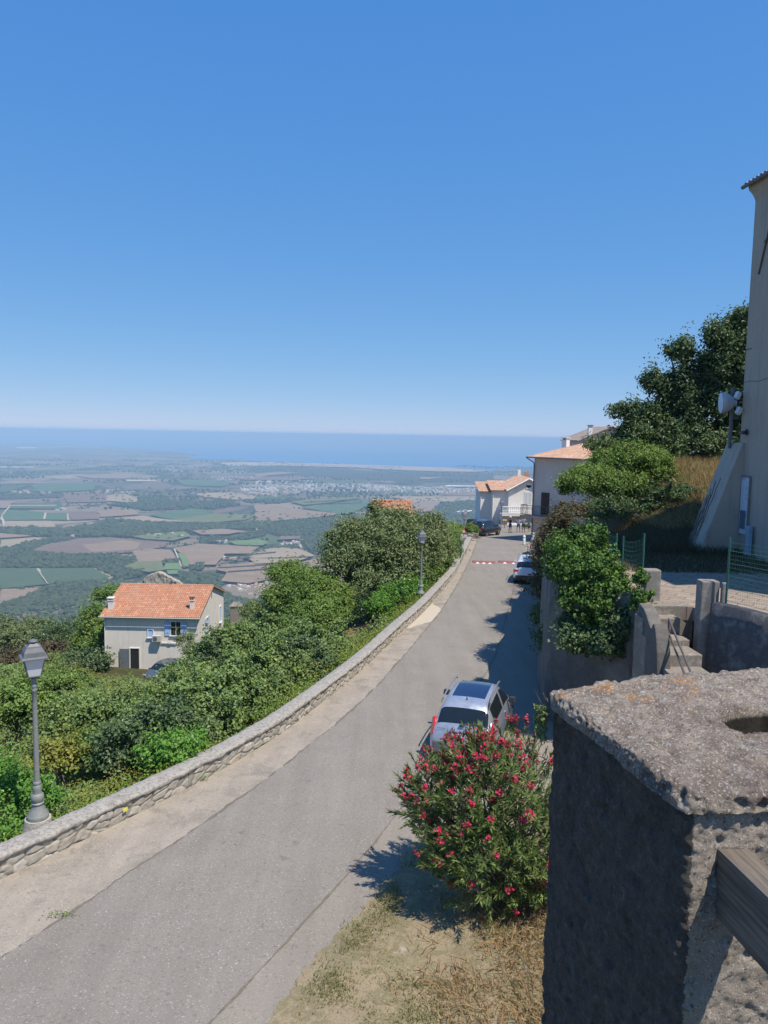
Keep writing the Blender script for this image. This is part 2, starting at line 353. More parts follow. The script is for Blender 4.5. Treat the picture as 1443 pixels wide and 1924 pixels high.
# ------------------------------------------------------------------ road, pavement, verge
def ribbon(name, fa, fb, y0, y1, dz, mt, step=.25, nv=3, jl=0.0, jr=0.0, seed=1, kind='structure'):
    ys = np.arange(y0, y1+1e-6, step); a = fa(ys); b = fb(ys)
    n0 = fbm(np.stack([ys*1.7, ys*0, ys*0+seed], 1), 5, seed); n1 = fbm(np.stack([ys*1.7, ys*0+9, ys*0+seed], 1), 5, seed+3)
    h0 = fbm(np.stack([ys*9, ys*0, ys*0+seed], 1), 4, seed+20); h1 = fbm(np.stack([ys*9, ys*0+5, ys*0+seed], 1), 4, seed+24)
    a = a+jl*(n0+.7*h0); b = b+jr*(n1+.7*h1)
    t = np.linspace(0, 1, nv); Xs = a[:, None]*(1-t)+b[:, None]*t; Ys = np.repeat(ys[:, None], nv, 1); Zs = zr(ys)[:, None]+dz+0*Xs
    o = fast(name, np.stack([Xs, Ys, Zs], -1).reshape(-1, 3), gridF(len(ys), nv), mt, smooth=True)
    return tag(o, kind=kind)
def roadmat(name, c1, c2, speck, scale=1, sp=.62, patch=None):
    m, nt, bs, _ = NM(name); g = pos(nt); bs.inputs['Roughness'].default_value = .85; bs.inputs['Specular IOR Level'].default_value = .25
    base = ramp(nt, noise(nt, g, .55*scale, 7, .65, .4), [(.3, c1), (.7, c2)])
    if patch: base = mix(nt, ramp(nt, noise(nt, g, 1.1, 8, .72, .8), [(.50, 0.0), (.62, .85)]), base, patch)
    fine = noise(nt, g, 90, 3, .8); base = mix(nt, ramp(nt, fine, [(.30, .45), (.5, 0.0)]), base, tuple(x*.45 for x in c1))
    base = mix(nt, ramp(nt, noise(nt, g, 34, 2, .6), [(sp, 0.0), (sp+.06, .9)]), base, speck)
    base = mix(nt, ramp(nt, noise(nt, g, 19, 3, .6), [(.34, .6), (.42, 0.0)]), base, tuple(x*.6 for x in c1))
    wv = nd(nt, 'ShaderNodeTexNoise'); wv.inputs['Scale'].default_value = 2.2; wv.inputs['Detail'].default_value = 5; nt.links.new(g, wv.inputs[0]); wa = nd(nt, 'ShaderNodeVectorMath', operation='MULTIPLY_ADD'); nt.links.new(wv.outputs['Color'], wa.inputs[0]); wa.inputs[1].default_value = (.7, .7, 0); nt.links.new(g, wa.inputs[2])
    ck = nd(nt, 'ShaderNodeTexVoronoi', feature='DISTANCE_TO_EDGE'); ck.inputs['Scale'].default_value = .45; nt.links.new(wa.outputs[0], ck.inputs[0]); cm = mth(nt, 'MULTIPLY', ramp(nt, ck.outputs['Distance'], [(.003, .45), (.007, 0.0)]), ramp(nt, noise(nt, g, .35, 3, .6), [(.58, 0.0), (.66, 1.0)])); base = mix(nt, cm, base, tuple(x*.35 for x in c1))
    trk = noise(nt, mapv(nt, g, (1.5, .10, 0), (0, 0, .22)), 1.3, 5, .65); base = mix(nt, ramp(nt, trk, [(.38, .2), (.5, 0.0)]), base, tuple(x*.72 for x in c1)); base = mix(nt, ramp(nt, trk, [(.52, 0.0), (.68, .18)]), base, tuple(min(1, x*1.28) for x in c2))
    base = mix(nt, ramp(nt, noise(nt, g, 2.6, 4, .6), [(.67, 0.0), (.72, .5)]), base, tuple(x*.6 for x in c1))
    nt.links.new(base, bs.inputs['Base Color']); bump(nt, bs, noise(nt, g, 60, 5, .8), .45, .012); return m
m_as = roadmat('worn grey asphalt', (.215, .191, .163), (.255, .229, .198), (.42, .40, .38))
m_old = roadmat('older brownish asphalt', (.235, .205, .172), (.28, .247, .208), (.38, .35, .31))
m_pav = roadmat('worn concrete pavement', (.285, .245, .20), (.36, .31, .255), (.44, .40, .34), 1.6, .6, (.215, .187, .157))
m_kerb = mat('joint dirt', (.11, .10, .085), (.2, .17, .13), 8, .95)
ribbon('pavement', wall_in, lambda y: asp_l(y)+.05, -4, 97, -.012, m_pav, jl=0)
yv = lambda Y: xwr(Y)+.1
def right_edge(Y):
    Y = np.asarray(Y, float); e = np.where(Y < 15.8, grass_l(Y), xwr(np.clip(Y, -9, 74))+.2); e = np.where(Y > 72, 16+0*Y, e); return np.where(Y > 78, 18, e)
ribbon('side_strip', lambda y: seam(y)-.03, right_edge, -4, 100, -.006, m_old, jr=.09, seed=5)
ribbon('road', lambda y: np.where(y < 88, asp_l(y), asp_l(88)), seam, -4, 100, 0.004, m_as, step=.06, jl=.05, jr=.02, seed=2)
# dark ragged joint between asphalt and pavement, and along the old strip
ribbon('road_joint', lambda y: asp_l(y)-.022, lambda y: asp_l(y)+.016, -4, 86, 0.009, m_kerb, step=.06, jl=.06, jr=.07, seed=2)
ribbon('road_joint', lambda y: seam(y)-.012, lambda y: seam(y)+.014, -4, 60, 0.009, m_kerb, step=.06, jl=.03, jr=.03, seed=8)
# pale sand lying on the pavement by the second lamp
m_sand = mat('pale sand', (.42, .36, .28), (.48, .42, .33), 5, .95, bmp=.3, bsc=60)
ribbon('sand_patch', lambda y: wall_in(y)+.06, lambda y: wall_in(y)+.06+np.clip(np.minimum((y-34.2)*.5, (41-y)*.35), 0, .95), 34.3, 40.9, -.004, m_sand, jr=.16, seed=14)
# verge by the oleander: bare soil, worn grass
m, nt, bs, _ = NM('dry verge soil'); g = pos(nt); bs.inputs['Roughness'].default_value = .95
b1 = ramp(nt, noise(nt, g, 1.7, 9, .78), [(.34, (.25, .19, .11)), (.46, (.33, .26, .165)), (.53, (.21, .18, .095)), (.60, (.29, .23, .14)), (.68, (.44, .39, .31))])
nt.links.new(mix(nt, ramp(nt, noise(nt, g, 45, 4, .7), [(.4, 0.0), (.65, .5)]), b1, (.10, .08, .045)), bs.inputs['Base Color'])
bump(nt, bs, noise(nt, g, 30, 7, .8), .8, .012)
ys = np.arange(3, 18, .05); t = np.linspace(0, 1, 60); a = grass_l(ys)-.06+.16*fbm(np.stack([ys*1.6, 0*ys, 0*ys], 1), 5, 41)+.07*fbm(np.stack([ys*9, 0*ys, 0*ys], 1), 3, 43); b = xwr(ys)+.3
XX = a[:, None]*(1-t)+b[:, None]*t; YY = np.repeat(ys[:, None], 60, 1)
ZZ = zr(YY)+.006+.05*np.clip(t*6, 0, 1)[None, :]*(1+fbm(np.stack([XX.ravel()*1.5, YY.ravel()*1.5, 0*XX.ravel()], 1), 4, 4).reshape(XX.shape))*np.clip((17.5-YY)/3, 0, 1)+np.clip((XX-1.0)*.16, 0, .6)*np.clip((17-YY)/4, 0, 1)
tag(fast('verge', np.stack([XX, YY, ZZ], -1).reshape(-1, 3), gridF(len(ys), 60), m, smooth=True), kind='structure')
def zverge(x, y): return float(zr(y))+.04+max(0, min(.6, (x-1.0)*.16))*max(0, min(1, (17-y)/4))

# ------------------------------------------------------------------ stone parapet along the left of the road
ys = np.arange(2.5, 88, .035); Lc = np.stack([wall_in(ys), ys], 1); dd = np.gradient(Lc, axis=0); dd /= np.linalg.norm(dd, axis=1)[:, None]
nl = np.stack([-dd[:, 1], dd[:, 0]], 1)                     # points to the valley (left)
s = np.r_[0, np.cumsum(np.linalg.norm(np.diff(Lc, axis=0), axis=1))]
nv = 26; v = np.linspace(-.08, WT-.07, nv); S, Vv = np.meshgrid(s, v, indexing='ij')
warp = .35*fbm(np.stack([S.ravel()*3, Vv.ravel()*3, 0*S.ravel()], 1), 3, 9).reshape(S.shape)
sizev = .8+.25*fbm(np.stack([S.ravel()*.25, 0*S.ravel(), 0*S.ravel()], 1), 2, 21).reshape(S.shape)
db, rv = vor2((S*3.1+warp*1.6).ravel(), (Vv*6.0+warp*1.2).ravel(), 5, 1.0); db = db.reshape(S.shape); rv = rv.reshape(S.shape)
out = .042*np.clip(db/.22, 0, 1)**.6*(.6+.5*rv)+.012*fbm(np.stack([S.ravel()*14, Vv.ravel()*14, rv.ravel()*9], 1), 3, 2).reshape(S.shape)-.045
base = np.repeat(Lc[:, None, :], nv, 1)-nl[:, None, :]*out[..., None]
Zw = zr(ys)[:, None]+Vv
m_st, nt, bs, _ = NM('rubble stone facing'); bs.inputs['Roughness'].default_value = .9; g = pos(nt)
ac = nd(nt, 'ShaderNodeAttribute', attribute_name='cell').outputs['Fac']; ab = nd(nt, 'ShaderNodeAttribute', attribute_name='joint').outputs['Fac']
c = ramp(nt, ac, [(0, (.31, .28, .235)), (.25, (.42, .39, .34)), (.5, (.36, .32, .265)), (.75, (.49, .46, .41)), (1, (.40, .345, .275))])
c = mix(nt, ramp(nt, noise(nt, g, 9, 7, .7), [(.4, 0.0), (.65, .6)]), c, (.20, .18, .15))
c = mix(nt, ramp(nt, ab, [(.03, .9), (.13, 0.0)]), c, (.17, .15, .12)); nt.links.new(c, bs.inputs['Base Color']); bump(nt, bs, noise(nt, g, 45, 6, .75), .6, .005)
wroot = thing('parapet_wall', 'low rubble stone parapet with a flat cement coping along the left side of the road', 'wall', (float(wall_in(20)), 20, float(zr(20))))
fast('stone_facing', np.concatenate([base, Zw[..., None]], -1).reshape(-1, 3), gridF(len(ys), nv), m_st, wroot, wroot.location, True, {'cell': rv.ravel(), 'joint': db.ravel()})
# coping: top sheet with worn edges
m_cap, nt, bs, _ = NM('weathered cement coping'); bs.inputs['Roughness'].default_value = .92; g = pos(nt)
c = ramp(nt, noise(nt, g, 2.2, 8, .7), [(.32, (.27, .245, .215)), (.5, (.37, .34, .30)), (.68, (.30, .265, .225))])
c = mix(nt, ramp(nt, noise(nt, g, 14, 6, .75), [(.46, 0.0), (.62, .8)]), c, (.14, .13, .115)); c = mix(nt, ramp(nt, noise(nt, g, 23, 4, .7), [(.60, 0.0), (.7, .7)]), c, (.50, .48, .45))
nt.links.new(c, bs.inputs['Base Color']); bump(nt, bs, noise(nt, g, 30, 7, .75), .6, .007)
prof = [(-.015, WT-.09), (-.03, WT-.05), (-.022, WT-.012), (.01, WT), (.13, WT+.012), (.27, WT+.008), (.40, WT-.002), (.455, WT-.03), (.46, WT-.12), (.44, WT-.35), (.42, -.9)]
pv = np.array(prof); nvp = len(pv)
nn = fbm(np.stack([np.repeat(s, nvp)*3, np.tile(np.arange(nvp), len(s))*.7, 0*np.repeat(s, nvp)], 1), 4, 31).reshape(len(s), nvp)
n2_ = fbm(np.stack([np.repeat(s, nvp)*11, np.tile(np.arange(nvp), len(s))*1.7, 3+0*np.repeat(s, nvp)], 1), 4, 37).reshape(len(s), nvp); off = pv[None, :, 0]+.030*nn+.016*n2_; zz = pv[None, :, 1]+.014*np.roll(nn, 3, 1)+.012*n2_
bx_ = Lc[:, None, :]+nl[:, None, :]*off[..., None]; zz = zr(ys)[:, None]+zz
fast('coping', np.concatenate([bx_, zz[..., None]], -1).reshape(-1, 3), gridF(len(ys), nvp), m_cap, wroot, wroot.location, True)
def wall_top(Yv, off=.22):
    i = int(np.argmin(abs(ys-Yv))); p = Lc[i]+nl[i]*off; return Vector((p[0], p[1], float(zr(ys[i]))+WT+.008)), nl[i]
# cement buttress under the first lamp, paint mark
mbf = MB(); lampY = 14.2
p, nrm = wall_top(lampY, 0.0)
# ------------------------------------------------------------------ plain, sea, fields far below
ZP = -450.0
def z1(pts): return [PZ(x*.3603, 780+y*.3603, ZP) for x, y in pts]
def z2(pts): return [PZ(480+x*.3603, 780+y*.3603, ZP) for x, y in pts]
def z5(pts): return [PZ(300+x*.2218, 860+y*.2218, ZP) for x, y in pts]
coast = [PZ(x, y, ZP) for x, y in [(-260, 825), (-100, 827), (0, 831), (72, 834), (120, 836.5), (202, 839), (240, 843), (288, 845.5), (330, 849), (372, 855), (350, 861), (400, 864), (440, 863), (480, 867), (560, 869), (624, 872), (760, 876), (870, 880), (927, 884.5), (940, 881), (1000, 880.5), (1100, 883), (1300, 888), (1700, 895)]]
vs = [(p.x, p.y, ZP+1.5) for p in coast]; S0 = 80000
vs = [(-S0, coast[0].y*.6, ZP+1.5)]+vs+[(S0, coast[-1].y, ZP+1.5), (S0, S0, ZP+1.5), (-S0, S0, ZP+1.5)]
m, nt, bs, _ = NM('sea water'); g = pos(nt); bs.inputs['Roughness'].default_value = .35; bs.inputs['IOR'].default_value = 1.33
nt.links.new(ramp(nt, noise(nt, mapv(nt, g, (1/9000., 1/1800., 0)), 1, 6, .6), [(.3, (.02, .16, .36)), (.7, (.03, .19, .40))]), bs.inputs['Base Color'])
b_ = MB(); b_.add(vs, [list(range(len(vs)))]); tag(b_.build('sea', m, recalc=False), kind='structure')
FM = {}
def fm(k, c, c2, sc_=1.0, rows=0.0):
    m, nt, bs, _ = NM('field '+k); g = pos(nt); bs.inputs['Roughness'].default_value = .95; bs.inputs['Specular IOR Level'].default_value = .1
    cc = ramp(nt, noise(nt, mapv(nt, g, (.006*sc_, .012*sc_, 0)), 1, 9, .72), [(.33, c), (.66, c2)])
    cc = mix(nt, ramp(nt, noise(nt, mapv(nt, g, (.05, .05, 0)), 1, 5, .75), [(.45, 0.0), (.7, .45)]), cc, tuple(x*.62 for x in c))
    nt.links.new(cc, bs.inputs['Base Color']); FM[k] = m
fm('green', (.07, .12, .06), (.09, .14, .07)); fm('vine', (.06, .095, .05), (.08, .115, .06)); fm('bright', (.12, .18, .07), (.15, .21, .09))
fm('tan', (.33, .26, .175), (.27, .21, .14)); fm('brown', (.22, .155, .105), (.27, .20, .14)); fm('purple', (.15, .105, .085), (.19, .14, .11)); fm('pale', (.45, .40, .32), (.38, .32, .25))
fm('olive', (.12, .14, .06), (.16, .17, .08)); fm('white', (.68, .66, .62), (.55, .53, .5)); fm('wood', (.045, .055, .035), (.075, .075, .05)); fm('beach', (.42, .33, .25), (.33, .27, .2))
FK = list(FM); fmb = MB(); fi = [0]
def fld(k, pts, lift=None):
    fi[0] += 1; z = 1.0+.12*fi[0]; o_ = []
    if k != 'pale' or len(pts) > 4:
        for i_ in range(len(pts)):      # slightly wavering field edges
            p_, q_ = pts[i_], pts[(i_+1) % len(pts)]; n_ = max(1, min(24, int((q_-p_).length/70)))
            for j_ in range(n_): s_ = p_.lerp(q_, j_/n_); w_ = fbm(np.array([[s_.x/160, s_.y/160, 1.], [s_.x/160, s_.y/160, 7.]]), 3, 17)*min(16, (q_-p_).length*.12)*(2.2 if k == 'wood' else 1); o_.append(Vector((s_.x+w_[0], s_.y+w_[1], ZP)))
        pts = o_
    fmb.add([(p.x, p.y, ZP+z) for p in pts], [list(range(len(pts)))], FK.index(k))
W1 = z1([(0, 600), (130, 590), (300, 600), (500, 575), (560, 550), (740, 560), (900, 570), (1090, 570), (1300, 565), (1443, 570), (1443, 600), (1200, 600), (960, 610), (700, 640), (440, 635), (250, 640), (0, 618)])
W2 = z1([(-300, 740), (0, 700), (200, 655), (380, 640), (400, 650), (230, 680), (150, 715), (260, 725), (600, 735), (700, 750), (720, 775), (640, 800), (700, 810), (760, 815), (750, 840), (640, 860), (600, 848), (480, 798), (0, 798), (-300, 800)])
W3 = z1([(300, 880), (560, 870), (640, 870), (620, 960), (500, 1050), (0, 1054), (0, 990), (150, 945), (210, 910), (280, 900)])
W4 = z1([(940, 820), (1150, 840), (1170, 880), (1140, 900), (1000, 880), (930, 870)])
W5 = z5([(640, 560), (900, 570), (1100, 540), (1250, 520), (1600, 500), (1900, 520), (1900, 800), (1300, 810), (1190, 720), (1150, 680), (1000, 660), (900, 620), (700, 590)])
W6 = z2([(940, 480), (1050, 452), (1200, 450), (1200, 590), (1000, 585), (880, 560), (930, 520)])
W7 = z1([(720, 430), (850, 420), (900, 450), (1100, 450), (1200, 440), (1250, 470), (1120, 490), (980, 490), (760, 500), (650, 480), (560, 470), (720, 460)])
W9 = z5([(340, 680), (480, 670), (620, 690), (700, 650), (880, 620), (900, 660), (700, 700), (480, 720), (350, 730)])
W10 = z5([(800, 800), (960, 750), (1180, 740), (1180, 770), (960, 790), (850, 830), (760, 850)])
W11 = z1([(850, 760), (930, 758), (935, 780), (850, 780)]); W12 = z1([(985, 790), (1060, 775), (1060, 810), (990, 815)]); W13 = z5([(700, 370), (900, 360), (1150, 345), (1190, 365), (1000, 390), (760, 385)])
W14 = z2([(0, 255), (560, 290), (1240, 305), (1240, 350), (800, 345), (300, 320), (0, 300)])
W15 = z1([(0, 410), (330, 405), (330, 430), (0, 440)]); W16 = z2([(180, 430), (30, 445), (60, 465), (200, 450)])
for W_ in (W1, W2, W3, W4, W5, W6, W7, W9, W10, W14, W15): fld('wood', W_)
W17 = z1([(560, 900), (760, 860), (930, 885), (1140, 905), (1240, 965), (1443, 1000), (1443, 1060), (500, 1060)])
fl1 = [('vine', [(0, 800), (190, 803), (255, 885), (0, 910)]), ('pale', [(190, 803), (205, 803), (258, 882), (245, 882)]), ('vine', [(205, 803), (485, 800), (545, 825), (600, 848), (560, 868), (300, 880), (262, 880)]),
 ('tan', [(485, 800), (500, 800), (605, 845), (560, 870), (555, 862), (585, 845), (545, 828)]), ('brown', [(0, 912), (210, 905), (180, 935), (60, 965), (0, 990)]),
 ('purple', [(170, 690), (420, 645), (560, 640), (880, 665), (860, 690), (680, 720), (420, 728), (230, 720), (150, 712)]), ('brown', [(430, 680), (640, 655), (740, 670), (700, 705), (480, 715)]), ('tan', [(0, 655), (180, 640), (270, 645), (180, 655), (60, 690), (0, 700)]),
 ('brown', [(0, 618), (150, 628), (170, 634), (0, 644)]), ('green', [(30, 495), (240, 510), (230, 548), (10, 553)]), ('green', [(245, 512), (350, 515), (350, 550), (235, 548)]),
 ('vine', [(60, 462), (330, 462), (320, 492), (45, 490)]), ('tan', [(50, 471), (300, 471), (300, 477), (45, 477)]), ('pale', [(55, 458), (65, 460), (15, 530), (20, 585), (10, 585), (0, 545)]), ('pale', [(232, 512), (243, 512), (236, 546), (224, 546)]), ('pale', [(350, 515), (360, 515), (360, 550), (350, 550)]),
 ('tan', [(20, 556), (270, 555), (280, 590), (20, 585)]), ('purple', [(360, 505), (510, 505), (520, 545), (360, 550)]), ('brown', [(510, 505), (700, 495), (725, 522), (530, 535)]),
 ('purple', [(325, 405), (550, 410), (560, 455), (350, 460)]), ('tan', [(555, 420), (660, 415), (735, 450), (720, 462), (560, 450)]), ('green', [(780, 525), (1000, 490), (1110, 500), (1090, 530), (900, 550)]), ('olive', [(900, 550), (1110, 520), (1250, 520), (1340, 525), (1280, 550), (1100, 565), (950, 560)]),
 ('tan', [(460, 555), (740, 530), (860, 548), (1000, 560), (760, 560), (560, 548)]), ('tan', [(1000, 410), (1200, 405), (1443, 440), (1230, 445), (1060, 430)]), ('green', [(920, 340), (1060, 338), (1230, 355), (1160, 375), (960, 370)]), ('pale', [(660, 338), (800, 338), (820, 348), (660, 348)]),
 ('vine', [(0, 365), (170, 365), (60, 400), (0, 408)]), ('green', [(180, 360), (480, 355), (500, 395), (250, 405), (170, 400)]), ('brown', [(0, 350), (200, 350), (260, 358), (0, 362)]), ('brown', [(390, 318), (620, 305), (700, 310), (850, 320), (780, 335), (480, 333)]),
 ('pale', [(0, 269), (180, 271), (170, 278), (0, 277)]), ('white', [(80, 168), (195, 168), (190, 175), (85, 174)]), ('pale', [(290, 164), (510, 165), (530, 169), (290, 168)]), ('brown', [(520, 252), (700, 258), (620, 268), (510, 266)]), ('pale', [(1140, 250), (1443, 246), (1443, 266), (1200, 266)]),
 ('brown', [(-60, 450), (80, 455), (30, 490), (-60, 492)]), ('brown', [(920, 700), (1040, 678), (1350, 695), (1320, 730), (1180, 730), (1130, 790), (990, 790), (960, 740)]), ('brown', [(690, 715), (780, 705), (905, 710), (920, 755), (850, 768), (720, 775)]),
 ('olive', [(650, 800), (720, 775), (845, 768), (860, 818), (780, 830)]), ('bright', [(865, 782), (935, 780), (950, 815), (860, 815)]), ('bright', [(870, 820), (945, 818), (940, 838), (880, 840)]), ('bright', [(925, 730), (960, 728), (985, 775), (985, 800), (960, 800)]), ('pale', [(905, 705), (913, 705), (950, 800), (942, 800)]),
 ('bright', [(1180, 665), (1330, 658), (1400, 675), (1350, 690), (1230, 685)]), ('brown', [(1140, 800), (1300, 780), (1443, 770), (1443, 860), (1300, 890), (1160, 880), (1180, 830), (1130, 820)]), ('tan', [(1300, 750), (1443, 710), (1443, 765), (1330, 778)]), ('brown', [(1000, 610), (1160, 600), (1280, 612), (1200, 630), (1050, 632)]), ('olive', [(680, 640), (960, 615), (1000, 640), (900, 665), (760, 655)])]
fl2 = [('green', [(250, 490), (590, 440), (600, 470), (500, 520), (440, 525)]), ('olive', [(180, 455), (430, 430), (560, 435), (400, 460), (250, 475)]), ('brown', [(0, 470), (110, 480), (250, 500), (420, 520), (400, 530), (0, 570)]), ('tan', [(0, 720), (110, 700), (220, 705), (310, 740), (200, 780), (0, 790)]),
 ('brown', [(0, 791), (220, 781), (420, 735), (560, 760), (400, 850), (0, 870)]), ('purple', [(130, 640), (230, 640), (230, 655), (120, 660)]), ('bright', [(0, 655), (60, 670), (40, 690), (0, 690)]), ('brown', [(820, 460), (960, 450), (940, 500), (830, 520)]), ('tan', [(700, 430), (1160, 430), (1160, 455), (820, 460)]),
 ('white', [(1010, 520), (1080, 498), (1200, 503), (1200, 513), (1100, 517), (1040, 527)]), ('white', [(1085, 500), (1200, 490), (1200, 498), (1090, 506)]), ('beach', [(0, 248), (300, 254), (700, 266), (1000, 277), (1240, 294), (1150, 299), (960, 297), (640, 285), (560, 278), (0, 262)]), ('tan', [(860, 328), (980, 330), (900, 337), (860, 336)]), ('green', [(0, 430), (180, 432), (150, 448), (0, 445)]),
 ('white', [(1000, 371), (1160, 373), (1160, 377), (990, 377)]), ('brown', [(0, 310), (120, 300), (230, 305), (60, 320), (0, 330)]), ('purple', [(-140, 330), (60, 325), (300, 333), (200, 345), (-60, 342)])]
for k, p in fl1: fld(k, z1(p))
for k, p in fl2: fld(k, z2(p))
# thin hedge lines and tracks on the slopes of the tan fields
for a, b in [((1140, 808), (1443, 790)), ((1180, 832), (1443, 815)), ((1160, 770), (1330, 752)), ((1290, 740), (1443, 725))]:
    fld('wood', z1([a, b, (b[0], b[1]+3.5), (a[0], a[1]+3.5)]))
for a, b in [((0, 758), (330, 748)), ((0, 820), (420, 800)), ((0, 790), (200, 780)), ((300, 475), (560, 462)), ((250, 460), (480, 448))]:
    fld('wood', z2([a, b, (b[0], b[1]+3), (a[0], a[1]+3)]))
fo = fmb.build('fields', [FM[k] for k in FK], recalc=False); tag(fo, kind='structure')

def inpoly(x, y, poly):
    n = len(poly); c = np.zeros(len(x), bool); j = n-1
    for i in range(n):
        xi, yi, xj, yj = poly[i].x, poly[i].y, poly[j].x, poly[j].y
        c ^= ((yi > y) != (yj > y)) & (x < (xj-xi)*(y-yi)/(yj-yi+1e-12)+xi); j = i
    return c
rng = np.random.default_rng(7)
def samp(poly, n):
    xs = [p.x for p in poly]; ysq = [p.y for p in poly]; o = []
    t = 0
    while t < n:
        x = rng.uniform(min(xs), max(xs), n*2); y = rng.uniform(min(ysq), max(ysq), n*2); k = inpoly(x, y, poly); o.append(np.stack([x[k], y[k]], 1)); t += k.sum()
        if len(o) > 60: break
    return np.concatenate(o)[:n]
def area(poly):
    a = 0
    for i in range(len(poly)): p, q = poly[i], poly[(i+1) % len(poly)]; a += p.x*q.y-q.x*p.y
    return abs(a)/2
# lumpy crown template for far trees
def blobT(seed, sub=2):
    b = bmesh.new(); bmesh.ops.create_icosphere(b, subdivisions=sub, radius=1.0)
    V = np.array([v.co[:] for v in b.verts]); Fc = np.array([[v.index for v in f.verts] for f in b.faces]); b.free()
    n = fbm(V*1.9+seed*5, 3, seed); V = V*(1+.42*n)[:, None]; V[:, 2] = V[:, 2]*.8+.55; return V, Fc
T2 = [blobT(i, 2) for i in range(3)]; T1 = [blobT(i+5, 1) for i in range(3)]
def scatter(name, pts, rad, mt, tm, parent=None, origin=None, zf=None):
    Vs, Fs, tn = [], [], []; o = 0
    for k in range(3):
        q = pts[k::3]; r = rad[k::3]; V, Fc = tm[k]; n = len(q)
        if n == 0: continue
        a = rng.uniform(0, 6.28, n); ca, sa = np.cos(a), np.sin(a)
        x = V[None, :, 0]*ca[:, None]-V[None, :, 1]*sa[:, None]; y = V[None, :, 0]*sa[:, None]+V[None, :, 1]*ca[:, None]
        W = np.stack([q[:, 0, None]+x*r[:, None], q[:, 1, None]+y*r[:, None], q[:, 2, None]+V[None, :, 2]*r[:, None]*rng.uniform(.75, 1.25, n)[:, None]], -1)
        Vs.append(W.reshape(-1, 3)); Fs.append((Fc[None]+(np.arange(n)*len(V))[:, None, None]).reshape(-1, 3)+o); o += n*len(V)
    return fast(name, np.concatenate(Vs), np.concatenate(Fs), mt, parent, origin, True)
m, nt, bs, _ = NM('far tree foliage'); bs.inputs['Roughness'].default_value = .9; bs.inputs['Specular IOR Level'].default_value = .1; g = nd(nt, 'ShaderNodeNewGeometry')
c = ramp(nt, g.outputs['Random Per Island'], [(0, (.03, .05, .025)), (.5, (.045, .065, .033)), (1, (.07, .085, .042))]); c = mix(nt, ramp(nt, noise(nt, g.outputs['Position'], .6, 4, .7), [(.4, 0.0), (.7, .5)]), c, (.075, .10, .045)); nt.links.new(c, bs.inputs['Base Color'])
M_far = m
P_, Rr_ = [], []
for W_, dens in ((W1, 210), (W2, 130), (W3, 110), (W4, 110), (W5, 170), (W6, 300), (W7, 420), (W9, 180), (W10, 170), (W11, 80), (W12, 80), (W13, 500), (W16, 500), (W17, 120)):
    n = int(min(area(W_)/dens, 5200)); q = samp(W_, n); P_.append(np.c_[q, np.full(len(q), ZP)]); Rr_.append(rng.uniform(4.2, 9.5, len(q))*(1.0 if dens < 200 else 1.4))
# woods on the foot of the hillside, bottom left
q = np.stack([rng.uniform(-1300, 250, 9000), rng.uniform(900, 2300, 9000)], 1); q = q[(fbm(np.c_[q/230, 0*q[:, :1]], 4, 12) > -.12)]
hz = hgt(q[:, 0], q[:, 1]); k = hz > -444; q = q[k]; hz = hz[k]; P_.append(np.c_[q, hz]); Rr_.append(rng.uniform(3.5, 8, len(q)))
# hedgerows: rows of trees along field edges
for poly, st in [(z1([(0, 912), (210, 905)]), 11), (z1([(150, 712), (230, 720), (420, 728), (680, 722)]), 12), (z1([(690, 715), (780, 705)]), 16), (z1([(920, 690), (1040, 672), (1180, 665)]), 18), (z1([(1180, 695), (1350, 692)]), 14), (z1([(960, 800), (1130, 795)]), 14), (z2([(1160, 430), (820, 458), (700, 440)]), 30), (z1([(680, 645), (760, 660), (880, 640)]), 16), (z1([(330, 460), (560, 462)]), 22), (z1([(10, 590), (280, 590)]), 16),
                 (z5([(0, 760), (140, 720), (300, 760)]), 16), (z5([(560, 720), (700, 745), (860, 770)]), 14), (z5([(880, 690), (980, 700), (1150, 740)]), 16), (z5([(740, 860), (840, 820), (940, 790)]), 12)]:
    for a, b in zip(poly[:-1], poly[1:]):
        L = (b-a).length; n = int(L/st); t = rng.uniform(0, 1, n); q = np.array([[a.x+(b.x-a.x)*u, a.y+(b.y-a.y)*u] for u in t]).reshape(-1, 2)+rng.normal(0, 6, (n, 2)); P_.append(np.c_[q, np.full(n, ZP)]); Rr_.append(rng.uniform(3, 7.5, n))
# broken far hedges and copses over the whole plain
q = np.stack([rng.uniform(-9000, 5000, 26000), rng.uniform(2600, 12000, 26000)], 1); q = q[np.abs(q[:, 0]) < q[:, 1]*.55+200]; nz = fbm(np.c_[q/420, 0*q[:, :1]], 4, 44); q = q[nz > .12][:9000]
P_.append(np.c_[q, np.full(len(q), ZP)]); Rr_.append(rng.uniform(6, 13, len(q)))
PP = np.concatenate(P_); RR = np.concatenate(Rr_)
nr = np.hypot(PP[:, 0], PP[:, 1]) < 2500
o = scatter('far_woodland', PP[nr], RR[nr], M_far, T2); tag(o, 'dark blue green woodland in bands across the nearer part of the plain', 'woodland', kind='stuff')
o = scatter('far_woodland', PP[~nr], RR[~nr], M_far, T1); tag(o, 'distant hazy woods and hedges spread over the plain towards the coast', 'woodland', kind='stuff')
